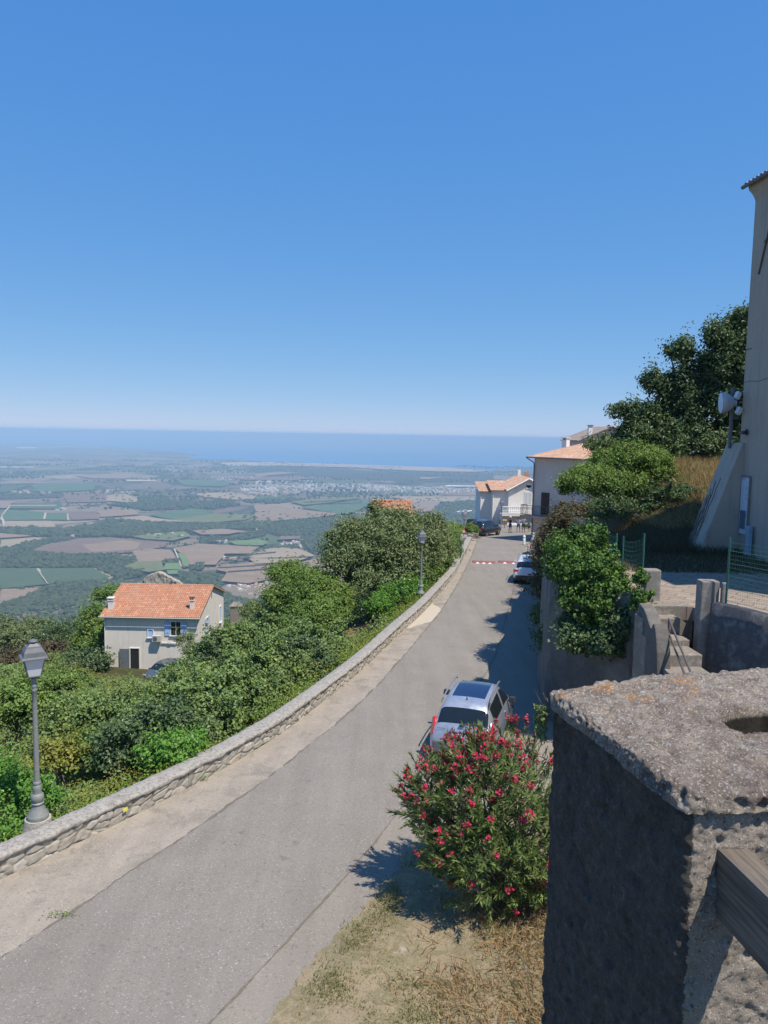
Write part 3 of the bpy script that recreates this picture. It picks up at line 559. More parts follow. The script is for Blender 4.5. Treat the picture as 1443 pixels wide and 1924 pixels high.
# single trees in the fields
tms = []
for i in range(3):
    me = bpy.data.meshes.new('field_tree'); V, Fc = blobT(20+i, 2); me.from_pydata([tuple(v) for v in V], [], [tuple(f) for f in Fc]); me.materials.append(M_far); [setattr(p, 'use_smooth', True) for p in me.polygons]; tms.append(me)
fts = []
TD = ['beside the large hazy wood', 'in the tan fields right of the orange roofed house', 'on the slope right of the farm strip', 'around the far green field', 'along the low hill before the leafy trees', 'between the purple and tan fields at the left', 'in the brown field before the town', 'in the dry field left of the white house']
for ti_, (poly, n) in enumerate(((z5([(780, 420), (1240, 420), (1240, 500), (820, 500)]), 26), (z5([(420, 840), (900, 840), (940, 990), (480, 990)]), 16), (z1([(1150, 790), (1443, 780), (1443, 860), (1180, 860)]), 14), (z2([(180, 455), (560, 435), (500, 500), (260, 490)]), 16), (z5([(620, 860), (1300, 790), (1340, 900), (640, 960)]), 14), (z1([(330, 460), (560, 460), (560, 490), (340, 490)]), 12), (z2([(0, 480), (200, 500), (180, 530), (0, 540)]), 12), (z2([(820, 440), (1160, 440), (940, 500)]), 10))):
    for x, y in samp(poly, n):
        o = bpy.data.objects.new('field_tree', rng.choice(tms)); C.objects.link(o); r = rng.uniform(4, 8); o.location = (x, y, ZP); o.scale = (r, r, r*rng.uniform(.8, 1.2)); o.rotation_euler.z = rng.uniform(0, 6)
        tag(o, 'small dark lone tree '+TD[ti_], 'tree', 'lone trees '+TD[ti_])
# houses of the distant town and farms
mw = [mat('far house wall '+str(i), c, tuple(x*.9 for x in c), 1, .8) for i, c in enumerate([(.60, .57, .52), (.52, .46, .38), (.68, .66, .63), (.44, .37, .30)])]
mr = mat('far tiled roof', (.50, .30, .20), (.42, .25, .17), 1, .85)
def hut(L, W, H_, flat=False):
    b = MB(); b.box((0, 0, H_/2), (L, W, H_))
    if flat: b.box((0, 0, H_+.25), (L+.4, W+.4, .5))
    else:
        x, y = L/2+.4, W/2+.4; b.add([(-x, -y, H_), (x, -y, H_), (x, y, H_), (-x, y, H_), (-x, 0, H_+W*.2), (x, 0, H_+W*.2)], [(0, 1, 5, 4), (2, 3, 4, 5), (1, 2, 5), (3, 0, 4), (3, 2, 1, 0)], 1)
    return b
def hutmesh(L, W, H_, mi, flat=False):
    b = hut(L, W, H_, flat); me = bpy.data.meshes.new('far_house'); me.from_pydata([tuple(v) for v in b.v], [], b.f); me.materials.append(mw[mi]); me.materials.append(mr)
    for p, k in zip(me.polygons, b.m): p.material_index = k
    return me
hm = [hutmesh(12, 9, 6, 0), hutmesh(16, 10, 8, 1), hutmesh(10, 9, 5, 2), hutmesh(22, 11, 9, 0, True), hutmesh(14, 10, 7, 3), hutmesh(34, 16, 7, 2, True)]
town = [z2([(0, 372), (380, 358), (560, 362), (700, 375), (700, 398), (330, 402), (0, 420)]), z2([(560, 368), (940, 378), (1160, 384), (1160, 398), (940, 412), (700, 402)]), z1([(1230, 385), (1443, 383), (1443, 425), (1280, 410)]), z2([(0, 340), (300, 345), (300, 358), (0, 365)])]
q = np.concatenate([samp(town[0], 330), samp(town[1], 230), samp(town[2], 120), samp(town[3], 60), samp(z1([(1100, 320), (1300, 322), (1360, 343), (1120, 340)]), 50)]); q = q[np.argsort(np.hypot(q[:, 0], q[:, 1]))]
def puthouse(x, y, k, lab, grp, s=1.0, z=ZP):
    o = bpy.data.objects.new('far_house', hm[k]); C.objects.link(o); o.location = (x, y, z); o.rotation_euler.z = rng.choice([.3, 1.87, .1, 1.3])+rng.normal(0, .15); o.scale = (s, s, s); return tag(o, lab, 'house', grp)
farms = [(z5([(500, 850), (660, 855), (650, 875), (520, 872)]), 9, .8), (z5([(1010, 720), (1180, 715), (1210, 745), (1030, 745)]), 12, .8), (z5([(1140, 690), (1210, 700), (1240, 790), (1180, 780)]), 6, .8), (z1([(455, 570), (510, 570), (510, 582), (455, 580)]), 3, 1.1), (z1([(610, 562), (680, 562), (680, 576), (610, 574)]), 4, 1.2), (z1([(1100, 655), (1180, 655), (1180, 668), (1110, 668)]), 6, .9), (z1([(60, 395), (280, 400), (280, 412), (60, 408)]), 10, 1.3),
         (z1([(540, 395), (700, 398), (700, 410), (560, 408)]), 14, 1), (z1([(760, 455), (860, 455), (860, 468), (770, 468)]), 6, .9), (z1([(1160, 435), (1260, 440), (1250, 458), (1180, 456)]), 7, .9), (z1([(740, 630), (830, 628), (820, 645), (750, 645)]), 3, 1.2), (z1([(1140, 885), (1443, 868), (1443, 960), (1290, 960), (1240, 905), (1150, 905)]), 34, .75), (z2([(0, 868), (120, 868), (80, 930), (0, 960)]), 14, .75), (z1([(860, 285), (970, 288), (960, 298), (880, 298)]), 8, 1.3), (z1([(250, 240), (400, 225), (520, 235), (400, 260), (260, 258)]), 14, 1.2), (z1([(30, 290), (80, 295), (70, 305), (30, 302)]), 3, 1.2), (z1([(280, 320), (390, 320), (380, 330), (290, 330)]), 6, 1.3),
         (z5([(740, 600), (890, 580), (880, 640), (760, 640)]), 9, .8), (z5([(40, 620), (270, 640), (180, 690), (60, 640)]), 8, .9), (z1([(340, 632), (390, 628), (385, 642), (345, 642)]), 2, 1.3), (z1([(280, 488), (330, 480), (350, 492), (300, 500)]), 4, .9)]
nfarm = 0
FD = ['white farm buildings among the tan fields', 'hamlet beside the big hazy wood', 'hamlet edge under the big hazy wood', 'long barns in the left wood belt', 'long barns in the middle of the wood belt', 'farm by the bright green field', 'white sheds left of the far vineyards', 'row of houses across the middle of the plain', 'houses in the trees right of the tan field', 'houses on the edge of the copse before the town', 'sheds on the brown field below the wood belt', 'village behind the gate posts', 'village left of the round green tree', 'far pale sheds toward the coast', 'scattered houses before the lagoon', 'houses at the far left of the plain', 'houses beside the pink field', 'farm in the clearing of the wood belt', 'sheds between the brown fields', 'pair of sheds at the bend of the wood', 'farm at the corner of the striped field']
for fi_, (poly, n, s) in enumerate(farms):
    for x, y in samp(poly, n): puthouse(x, y, int(rng.integers(0, 5)), 'tiny building of the '+FD[fi_], FD[fi_], s); nfarm += 1
nt_ = 300-nfarm if nfarm < 300 else 0
for x, y in q[:nt_]: puthouse(x, y, int(rng.choice([0, 0, 1, 2, 3, 4, 2])), 'tiny pale house in the spread out white town near the coast', 'houses of the distant town')
bb = MB()
for x, y in q[nt_:]:
    t_ = hut(rng.uniform(10, 22), rng.uniform(9, 14), rng.uniform(5, 11), rng.random() < .5); bb.add(t_.v, t_.f, 0, Matrix.Translation((x, y, ZP)) @ Matrix.Rotation(rng.uniform(0, 3), 4, 'Z'))
tag(bb.build('distant_town', mw[0], recalc=False), 'dense pale white buildings at the far side of the coastal town', 'town', kind='stuff')
# two far boats
for (x, y, s_) in ((292, 833, 1.0), (587, 859.5, 1.2)):
    p = PZ(x, y, ZP+1.5); r = thing('boat', 'tiny white boat far out on the open sea' if x < 400 else 'tiny white boat close to the sandy coast spit', 'boat', p, .4)
    b = MB(); b.prism([(-28*s_, -5), (20*s_, -5), (34*s_, 0), (20*s_, 5), (-28*s_, 5)], 0, 5); b.build('hull', mw[2], r); b = MB(); b.box((-8, 0, 9), (22, 8, 8)).box((-10, 0, 16), (10, 5, 6)); b.build('cabin', mw[2], r)
# ------------------------------------------------------------------ street lamps
def lamp(loc, label, H_=3.5, rz=0.0):
    r = thing('street_lamp', label, 'street lamp', loc, rz, 'old style lantern street lamps')
    k = H_/3.5
    b = MB(); b.lathe([(.20, 0), (.205, .05), (.195, .08), (.175, .10), (.17, .13), (.13, .17), (.115, .24), (.105, .27), (.12, .29), (.12, .31), (.10, .33), (.115, .36), (.125, .42), (.11, .48), (.085, .50), (.08, .56), (.088, .60), (.078, .65), (.066, .67), (.075, .69), (.075, .72), (.06, .74)], 22)
    b.build('base', Mt['lampgrey'], r, smooth=True)
    b = MB(); b.lathe([(.056, .70), (.050, 1.5), (.045, 2.2), (.040, 2.50), (.052, 2.52), (.052, 2.55), (.042, 2.57), (.052, 2.60), (.052, 2.63), (.04, 2.65), (.036, 2.72), (.055, 2.76), (.03, 2.80)], 14); b.build('post', Mt['lampgrey'], r, smooth=True)
    # lantern: tapered frosted box, four corner bars, cradle arms
    z0, z1_ = 2.83*k, 3.18*k; a0, a1 = .105, .185
    g = MB(); g.add([(-a0, -a0, z0), (a0, -a0, z0), (a0, a0, z0), (-a0, a0, z0), (-a1, -a1, z1_), (a1, -a1, z1_), (a1, a1, z1_), (-a1, a1, z1_)], [(0, 3, 2, 1), (4, 5, 6, 7), (0, 1, 5, 4), (1, 2, 6, 5), (2, 3, 7, 6), (3, 0, 4, 7)])
    ln = MB(); 
    for sx_, sy_ in ((1, 1), (1, -1), (-1, 1), (-1, -1)):
        ln.tube([(a0*sx_, a0*sy_, z0), (a1*sx_, a1*sy_, z1_)], .011, 5); ln.tube([(.025*sx_, .025*sy_, 2.77), (.07*sx_, .07*sy_, 2.80), (a0*sx_, a0*sy_, z0)], .009, 5)
    ln.box((0, 0, z0-.005), (2*a0+.03, 2*a0+.03, .02)); lf = ln.build('lantern_frame', Mt['lampcap'], r)
    g.build('lantern_glass', M_frost, lf)
    c = MB()
    def sq(l, s_, z): return [(-s_, -s_, z), (s_, -s_, z), (s_, s_, z), (-s_, s_, z)]
    prof_ = [(.235, z1_-.01), (.235, z1_+.01), (.195, z1_+.035), (.175, z1_+.12), (.135, z1_+.20), (.13, z1_+.215), (.105, z1_+.22), (.06, z1_+.265), (.055, z1_+.275)]
    vs = []; [vs.extend(sq(0, s_, z)) for s_, z in prof_]; fs = [(i*4+j, i*4+(j+1) % 4, i*4+4+(j+1) % 4, i*4+4+j) for i in range(len(prof_)-1) for j in range(4)]+[(3, 2, 1, 0), tuple(len(vs)-4+j for j in range(4))]
    c.add(vs, fs); c.lathe([(.045, z1_+.27), (.045, z1_+.295), (.085, z1_+.30), (.07, z1_+.325), (.02, z1_+.345)], 12); c.build('lantern_roof', Mt['lampcap'], r)
    return r
M_frost, nt, bs, _ = NM('frosted lantern pane'); bs.inputs['Base Color'].default_value = (.62, .64, .66, 1); bs.inputs['Roughness'].default_value = .35
p1, _n = wall_top(14.15, .22); p1 = Vector((P(72, 1562, 14.15).x, 14.15, p1.z-.02)); lamp(p1, 'nearest street lamp, with peeling grey paint, on a bulge of the parapet', rz=.55)
mb = MB(); ip, nn_ = wall_top(14.0, .0); mb.lathe([(.34, -.55), (.30, -.28), (.25, -.06), (.24, .0)], 18); o = mb.build('lamp_plinth', mat('rough mortar', (.42, .38, .32), (.50, .46, .40), 6, .95, bmp=1, bsc=25, bd=.04), None, None, True); o.location = p1; tag(o, 'rough mortar bulge in the wall carrying the nearest street lamp', 'plinth')
p2 = P(790, 1131, 41.4); t2, _n = wall_top(41.4, .25); p2.z = t2.z-.005; p2.x = P(790, 1131, 41.4).x; lamp(p2, 'grey green street lamp on the parapet in front of the big leafy tree', rz=.3)
p3 = P(871, 1033, 69); lamp((p3.x, p3.y, p3.z), 'far street lamp directly behind the triangular warning sign', rz=.2)
p4 = P(941.5, 993, 89); lamp((p4.x, p4.y, float(zr(89))), 'farthest street lamp beside the black car, in front of the white house', rz=.1)
# yellow paint dab on the wall
e = MB(); i = int(np.argmin(abs(ys-14.95))); q = Lc[i]-nl[i]*.035; e.box((0, 0, 0), (.11, .012, .055), rot=Matrix.Rotation(math.atan2(dd[i][1], dd[i][0]), 3, 'Z') @ Matrix.Rotation(-.15, 3, 'Y')); o = e.build('paint_mark', mat('yellow paint', (.75, .72, .03), (.65, .6, .05), 20, .7)); o.location = (q[0], q[1], float(zr(14.95))+.22); tag(o, 'small yellow paint dab on the stone face of the parapet near the first lamp', 'paint mark')

# ------------------------------------------------------------------ warning sign
sp_ = P(870.5, 1032, 66); gz = sp_.z
r = thing('warning_sign', 'red and white triangular road sign with a white plate below, by the parapet end', 'road sign', sp_, R(-6))
b = MB(); b.tube([(0, 0, 0), (0, 0, 2.0)], .03, 8); b.build('post', Mt['steel'], r)
def tri(s_): return [(-s_/2, 0), (s_/2, 0), (0, s_*.866)]
m_red = mat('red sign paint', (.60, .03, .03), (.52, .03, .03), 8, .5)
def plate_xz(poly, y0, y1): b = MB(); n = len(poly); vs = [(x, y0, z) for x, z in poly]+[(x, y1, z) for x, z in poly]; b.add(vs, [list(range(n)), list(range(n, 2*n))[::-1]]+[(i, (i+1) % n, n+(i+1) % n, n+i) for i in range(n)]); return b
b = plate_xz([(x, z+1.34) for x, z in tri(.62)], -.045, -.035); tp = b.build('triangle_plate', m_red, r)
b = plate_xz([(x, z+1.43) for x, z in tri(.36)], -.05, -.0455); b.build('triangle_face', Mt['white'], tp)
b = MB(); b.box((-.06, -.052, 1.49), (.05, .003, .04)).box((.06, -.052, 1.49), (.05, .003, .04)).box((0, -.052, 1.46), (.22, .003, .014)); b.build('hump_symbol', Mt['blackpl'], tp)
b = MB(); b.box((0, -.04, 1.16), (.60, .012, .24)); pl = b.build('text_plate', Mt['white'], r)
b = MB(); [b.box((-.2+.08*i_, -.048, 1.16), (.045 if i_ % 2 else .06, .003, .06)) for i_ in range(6)]; b.build('plate_marks', mat('sign grey print', (.25, .25, .25), None, 5, .6), pl)
# ------------------------------------------------------------------ speed cushions
m_cush = mat('dull red rubber', (.21, .065, .06), (.27, .10, .09), 6, .8, bmp=.4, bsc=80)
for k, (xa, xb, n_, lab) in enumerate(((887, 931, 3, 'left red rubber speed cushion with three white triangles'), (936, 977, 2, 'right red rubber speed cushion reaching to the parked white car'))):
    a = G(xa, 1056); bq = G(xb, 1057.5); c = (a+bq)/2; L = (bq-a).length; rz = math.atan2(bq.y-a.y, bq.x-a.x)
    r = thing('speed_cushion', lab, 'speed bump', (c.x, c.y, float(zr(c.y))+.005), rz, 'speed cushions across the road')
    b = MB(); x, y, z = L/2, .75, .065; b.add([(-x, -y, 0), (x, -y, 0), (x, y, 0), (-x, y, 0), (-x+.2, -y+.45, z), (x-.2, -y+.45, z), (x-.2, y-.45, z), (-x+.2, y-.45, z)], [(4, 5, 6, 7), (0, 1, 5, 4), (1, 2, 6, 5), (2, 3, 7, 6), (3, 0, 4, 7)]); b.build('ramp', m_cush, r)
    for j in range(n_):
        cx = (-.5+(j+.5)/n_)*L*.78; b = MB(); sl = math.atan2(.065, .45)
        b.add([(cx-.17, -.74, .012), (cx+.17, -.74, .012), (cx, -.34, .069)], [(0, 1, 2)]); b.build('white_triangle', Mt['white'], r)
# ------------------------------------------------------------------ bollard
bp = P(984.5, 1023.5, 70.5); b = MB(); b.lathe([(.13, 0), (.13, .60), (.10, .66), (.10, .69), (.135, .71), (.125, .80), (.07, .88), (.02, .90)], 16); r = thing('bollard', 'white round headed bollard at the road edge by the people', 'bollard', (bp.x, bp.y, bp.z)); b.build('body', Mt['white'], r, smooth=True); b = MB(); b.lathe([(.19, -.05), (.19, .04), (.14, .06)], 16); b.build('foot', Mt['concrete'], r)

# ------------------------------------------------------------------ cars
def carmat(name, c, rough=.3, metal=.5):
    m, nt, bs, _ = NM(name); bs.inputs['Base Color'].default_value = c4(c); bs.inputs['Metallic'].default_value = metal; bs.inputs['Roughness'].default_value = rough
    bs.inputs['Coat Weight'].default_value = .8; bs.inputs['Coat Roughness'].default_value = .05
    co = nd(nt, 'ShaderNodeTexCoord').outputs['Object']; dz_ = ramp(nt, noise(nt, co, 3, 6, .7), [(.4, .9), (.7, 1.05)]); nt.links.new(mix(nt, 1.0, c, dz_, 'MULTIPLY'), bs.inputs['Base Color']); nt.links.new(ramp(nt, noise(nt, co, 5, 5, .7), [(.35, rough*.8), (.7, rough*1.7)]), bs.inputs['Roughness'])
    return m
m_glass, nt, bs, _ = NM('car glass'); bs.inputs['Base Color'].default_value = (.012, .016, .018, 1); bs.inputs['Roughness'].default_value = .04; bs.inputs['Specular IOR Level'].default_value = .7
m_roofg, nt, bs, _ = NM('blue tinted roof glass'); bs.inputs['Base Color'].default_value = (.012, .022, .07, 1); bs.inputs['Roughness'].default_value = .06; bs.inputs['Specular IOR Level'].default_value = .9
m_tail, nt, bs, _ = NM('red lamp lens'); bs.inputs['Base Color'].default_value = (.55, .02, .03, 1); bs.inputs['Roughness'].default_value = .12; bs.inputs['Coat Weight'].default_value = 1
m_head, nt, bs, _ = NM('clear lamp lens'); bs.inputs['Base Color'].default_value = (.6, .62, .65, 1); bs.inputs['Roughness'].default_value = .08; bs.inputs['Metallic'].default_value = .5
m_rim = mat('alloy rim', (.45, .46, .47), (.38, .39, .40), 9, .35, .8)
def car(name, label, loc, rz, paint, st, r_w=.31, wx=(-1.2, 1.22), track=.74, plastic=None, roofglass=False, rails=False, ww=None, rearwin=True, cat='car'):
    """st: stations (y, zbot, halfw, zbelt, hwbelt, ztop, hwtop, side, top): side/top = material of the quad strip up to the next station (0 paint,1 glass,2 dark plastic,3 roof glass)"""
    root = thing(name, label, cat, loc, rz); bm_ = bmesh.new(); rows = []; NJ = 9
    for s_ in st:
        y, zb, hw, zbelt, hwb, zt, hwt = s_[:7]; low = zb+(zbelt-zb)*.32
        h = [(0, zb), (hw*.88, zb), (hw*.985, zb+.07), (hw, low), (hw, (low+zbelt)/2), (hwb, zbelt), (hwt, zt-.055*min(1, (zt-zbelt)/.2+.15)), (hwt*.86, zt-.008), (0, zt+.012)]
        L_ = [bm_.verts.new((x, y, z)) for x, z in h]; R_ = [L_[0]]+[bm_.verts.new((-x, y, z)) for x, z in h[1:-1]]+[L_[-1]]; rows.append((L_, R_))
    for i in range(len(st)-1):
        side, top = st[i][7], st[i][8]
        for sd_ in (0, 1):
            A, B_ = rows[i][sd_], rows[i+1][sd_]
            for j in range(NJ-1):
                f = [A[j], B_[j], B_[j+1], A[j+1]]
                if sd_: f = f[::-1]
                try: fc = bm_.faces.new(f[::-1])
                except ValueError: continue
                fc.smooth = True
                mi = 0
                if j <= 2: mi = 2 if plastic else 0
                if j == 5: mi = side
                if j == 7: mi = top
                if j == 6: mi = top if top in (1,) else 0
                fc.material_index = mi
    for k_ in (0, -1):
        A, B_ = rows[k_]
        for j in range(NJ-1):
            a = [A[j], A[j+1], B_[j+1], B_[j]]; a = [v for n_, v in enumerate(a) if v not in a[:n_]]
            if len(a) > 2:
                try: f = bm_.faces.new(a); f.material_index = 2 if j <= 3 and plastic else 0; f.smooth = True
                except ValueError: pass
    bmesh.ops.recalc_face_normals(bm_, faces=bm_.faces)
    me = bpy.data.meshes.new('tmp'); bm_.to_mesh(me); bm_.free(); o = bpy.data.objects.new('tmp', me); C.objects.link(o)
    sb = o.modifiers.new('s', 'SUBSURF'); sb.levels = 2; dg = bpy.context.evaluated_depsgraph_get(); ev = bpy.data.meshes.new_from_object(o.evaluated_get(dg)); bpy.data.objects.remove(o)
    names = {0: ('body', paint), 1: ('windows', m_glass), 2: ('bumper_trim', Mt['blackpl']), 3: ('roof_glass', m_roofg)}
    nP = len(ev.polygons); mi = np.zeros(nP, int); ev.polygons.foreach_get('material_index', mi)
    V = np.zeros(len(ev.vertices)*3); ev.vertices.foreach_get('co', V); V = V.reshape(-1, 3); Fq = np.array([list(p.vertices) for p in ev.polygons if len(p.vertices) == 4]); mi = np.array([m_ for m_, p in zip(mi, ev.polygons) if len(p.vertices) == 4])
    for k_ in sorted(set(mi.tolist())):
        ff = Fq[mi == k_]
        if k_ == 1:   # split glass into windscreen, rear window and sides by where it faces
            cen = V[ff].mean(1); nrm_ = np.cross(V[ff[:, 1]]-V[ff[:, 0]], V[ff[:, 2]]-V[ff[:, 0]]); nrm_ /= np.linalg.norm(nrm_, axis=1)[:, None]+1e-9
            sidem = np.abs(nrm_[:, 0]) > .72
            for nm, sel in (('windscreen', (~sidem) & (cen[:, 1] > 0)), ('rear_window', (~sidem) & (cen[:, 1] <= 0)), ('side_window', sidem & (cen[:, 0] > 0)), ('side_window', sidem & (cen[:, 0] <= 0))):
                if sel.sum(): f2 = ff[sel]; u, inv = np.unique(f2, return_inverse=True); fast(nm, V[u], inv.reshape(-1, 4), m_glass, root, smooth=True)
        else:
            u, inv = np.unique(ff, return_inverse=True); fast(names[k_][0], V[u], inv.reshape(-1, 4), names[k_][1], root, smooth=True)
    bpy.data.meshes.remove(ev)
    for y in wx:
        for s_ in (-1, 1):
            M_ = Matrix.Translation((s_*track, y, r_w)) @ Matrix.Rotation(s_*math.pi/2, 4, 'Y')
            t = MB(); t.lathe([(r_w*.6, -.1), (r_w*.95, -.1), (r_w, -.06), (r_w, .07), (r_w*.95, .1), (r_w*.66, .105), (r_w*.62, .07)], 28, M=M_)
            wl_ = t.build('wheel', Mt['black'], root, smooth=True)
            t = MB(); t.lathe([(.03, .10), (.06, .09), (r_w*.63, .075), (r_w*.66, .1), (r_w*.66, .0)], 20, M=M_)
            for q_ in range(5):
                a = q_*2*math.pi/5; t.box((0, 0, 0), (r_w*.6, .05, .02), M=M_ @ Matrix.Rotation(a, 4, 'Z') @ Matrix.Translation((r_w*.32, 0, .098)))
            t.build('rim', m_rim, wl_)
            t = MB(); t.lathe([(r_w*1.0, -.14), (r_w*1.17, -.14), (r_w*1.17, .035), (r_w*1.05, .04)], 28, M=M_); t.build('wheel_arch', Mt['blackpl'], root, smooth=True)
    return root
def mirrors(root, x, y, z, m_):
    for s_ in (-1, 1):
        b = MB(); b.box((s_*(x+.11), y, z), (.20, .13, .15), 0, taper=.8); b.box((s_*(x+.01), y, z-.04), (.08, .05, .04)); b.build('side_mirror', m_, root, bevel=.03)
def bx_part(root, name, c, d, m_, bev=.01, rot=None, parent=None):
    b = MB(); b.box(c, d, rot=rot); return b.build(name, m_, parent or root, bevel=bev)
silver = carmat('silver blue car paint', (.46, .49, .56), .32, .55); whitep = carmat('white car paint', (.66, .67, .70), .3, .1); blackp = carmat('dark navy car paint', (.008, .009, .014), .25, .0); bluep = carmat('grey blue car paint', (.14, .155, .20), .3, .5)
hatch = [(-1.93, .30, .66, .55, .62, .60, .55, 0, 0), (-1.90, .22, .76, .66, .73, .74, .64, 0, 0), (-1.80, .20, .81, .92, .74, 1.00, .64, 0, 1), (-1.46, .19, .825, .96, .755, 1.40, .575, 0, 0), (-1.33, .19, .83, .96, .76, 1.45, .57, 1, 0), (-1.12, .19, .83, .96, .765, 1.48, .57, 1, 3),
         (-.42, .19, .835, .95, .775, 1.525, .575, 1, 3), (-.12, .19, .835, .945, .778, 1.525, .575, 0, 3), (-.04, .19, .835, .94, .78, 1.52, .575, 1, 3), (.34, .19, .83, .93, .78, 1.47, .57, 1, 0), (.46, .19, .83, .93, .78, 1.42, .56, 1, 1), (1.05, .19, .825, .92, .77, 1.03, .66, 0, 0), (1.2, .19, .82, .88, .74, .96, .62, 0, 0), (1.62, .2, .79, .74, .68, .84, .52, 0, 0), (1.85, .24, .68, .6, .58, .68, .42, 0, 0), (1.93, .30, .55, .5, .48, .55, .36, 0, 0)]
th = R(17); rc = G(864, 1436); hd = Vector((math.sin(th), math.cos(th), 0)); cc = rc+hd*1.93; cc.z = float(zr(cc.y))+.005
c3 = car('parked_car', 'silver hatchback with blue glass roof and roof rails parked behind the flowering oleander', cc, -th, silver, hatch, plastic=True)
mirrors(c3, .80, .62, .98, Mt['blackpl'])
for s_ in (-1, 1):
    pts = [(s_*.615, -1.42, 1.40), (s_*.60, -1.30, 1.475), (s_*.585, -1.0, 1.535), (s_*.585, -.4, 1.575), (s_*.585, .1, 1.565), (s_*.585, .34, 1.53), (s_*.59, .46, 1.46)]
    b = MB(); b.tube(pts[1:-1], .020, 8); rl = b.build('roof_rail', mat('satin aluminium', (.5, .51, .53), (.45, .46, .48), 9, .3, .7), c3, smooth=True); b = MB(); b.tube(pts[:2], [.012, .026], 8).tube(pts[-2:], [.026, .012], 8); b.build('rail_end', Mt['blackpl'], rl)
    b = MB(); vs = [(s_*.70, -1.885, .66), (s_*.80, -1.80, .66), (s_*.815, -1.72, .72), (s_*.765, -1.70, 1.10), (s_*.735, -1.72, 1.12), (s_*.71, -1.79, 1.0), (s_*.715, -1.86, .78)]
    vs2 = [(x*.93, y+.10, z) for x, y, z in vs]; n_ = len(vs); b.add(vs+vs2, [list(range(n_)), list(range(n_, 2*n_))[::-1]]+[(i_, (i_+1) % n_, n_+(i_+1) % n_, n_+i_) for i_ in range(n_)]); b.build('tail_light', m_tail, c3, bevel=.008)
bx_part(c3, 'rear_bumper', (0, -1.925, .47), (1.40, .16, .32), mat('grey bumper plastic', (.11, .115, .125), (.14, .145, .155), 8, .5), .05)
bx_part(c3, 'plate_recess', (0, -1.885, .775), (.62, .03, .16), Mt['blackpl'], .01)
pl = bx_part(c3, 'licence_plate', (0, -1.905, .765), (.52, .012, .11), Mt['white'], .003)
bx_part(c3, 'plate_band', (-.235, -1.913, .765), (.045, .006, .105), mat('plate blue', (.02, .10, .5), None, 5, .4), 0, parent=pl)
b = MB(); [b.box((-.13+.062*i_, -1.913, .765), (.012 if i_ % 3 else .034, .005, .06)) for i_ in range(6)]; b.build('plate_characters', Mt['blackpl'], pl)
b = MB()
for i_ in range(7): b.box((-.60+.032*i_, -1.862, .90), (.018, .006, .022))
b.build('badge_letters', Mt['steel'], c3)
b = MB(); b.lathe([(.02, 0), (.018, .03), (.006, .06), (.005, .16)], 8, M=Matrix.Translation((0, -1.22, 1.485)) @ Matrix.Rotation(.5, 4, 'X')); b.build('aerial', Mt['blackpl'], c3)
b = MB(); b.tube([(0, -1.80, 1.03), (.12, -1.78, 1.055), (.45, -1.765, 1.06)], .012, 6); b.box((0, -1.825, 1.015), (.12, .05, .04)); b.build('wiper', Mt['blackpl'], c3)
for s_ in (-1, 1):
    for y_ in (-.08, .98): bx_part(c3, 'door_seam', (s_*.826, y_, .62), (.012, .009, .50), Mt['blackpl'], 0)
    bx_part(c3, 'door_handle', (s_*.815, .02, .84), (.03, .13, .025), silver, .005)
bx_part(c3, 'parcel_shelf', (0, -1.60, 1.05), (1.0, .03, .02), Mt['blackpl'], 0)
suv = [(-2.15, .36, .70, .62, .66, .68, .6, 0, 0), (-2.11, .28, .84, .74, .80, .84, .72, 0, 0), (-2.02, .26, .90, .98, .83, 1.08, .72, 0, 1), (-1.72, .26, .915, 1.02, .85, 1.50, .64, 0, 0), (-1.55, .26, .92, 1.02, .85, 1.60, .63, 1, 0), (-.7, .26, .92, 1.02, .86, 1.66, .64, 1, 0), (-.15, .26, .92, 1.01, .86, 1.66, .64, 0, 0), (-.07, .26, .92, 1.01, .86, 1.66, .64, 1, 0), (.45, .26, .92, 1.0, .86, 1.58, .63, 1, 1), (1.15, .26, .91, .99, .85, 1.12, .74, 0, 0), (1.75, .27, .87, .92, .78, 1.0, .62, 0, 0), (2.05, .3, .8, .7, .7, .78, .5, 0, 0), (2.15, .38, .65, .6, .55, .62, .42, 0, 0)]
def dress(c, L2, wpl, tz, tw=.3, dark=False):
    for s_ in (-1, 1): bx_part(c, 'tail_light', (s_*wpl, -L2+.09, tz), (tw, .10, .13), m_tail, .02)
    bx_part(c, 'rear_bumper', (0, -L2+.02, .50), (1.5, .12, .26), Mt['blackpl'], .04); bx_part(c, 'licence_plate', (0, -L2+.005, .76), (.50, .05, .11), Mt['white'], .004)
    for s_ in (-1, 1): bx_part(c, 'headlight', (s_*(wpl-.02), L2-.10, .74), (.30, .12, .13), m_head, .03)
    for s_ in (-1, 1):
        b = MB(); z = st_top(c)+.01; b.tube([(s_*.68, -1.4, z-.04), (s_*.68, -1.2, z+.035), (s_*.68, .2, z+.035), (s_*.68, .4, z-.04)], .018, 6); b.build('roof_rail', Mt['steel'], c)
def st_top(c): return c.get('_t', 1.65)
th = R(14); rc = G(990, 1098); cc = rc+Vector((math.sin(th), math.cos(th), 0))*2.1; cc.z = float(zr(cc.y))+.005
c_ = car('parked_car', 'white crossover with dark lower trim parked half under overhanging brambles', cc, -th, whitep, suv, .34, (-1.3, 1.3), .80, True); mirrors(c_, .88, .75, 1.06, whitep); dress(c_, 2.15, .72, .92, .34)
th = R(36); cg = G(916, 1008); cc = Vector((cg.x, cg.y+1.6, 0)); cc.z = float(zr(cc.y))+.03
c_ = car('parked_car', 'black crossover with shiny paint parked beside the lamp at the end of the road', cc, -th, blackp, suv, .34, (-1.3, 1.3), .80, True); mirrors(c_, .88, .75, 1.06, blackp); dress(c_, 2.15, .70, .95, .30)
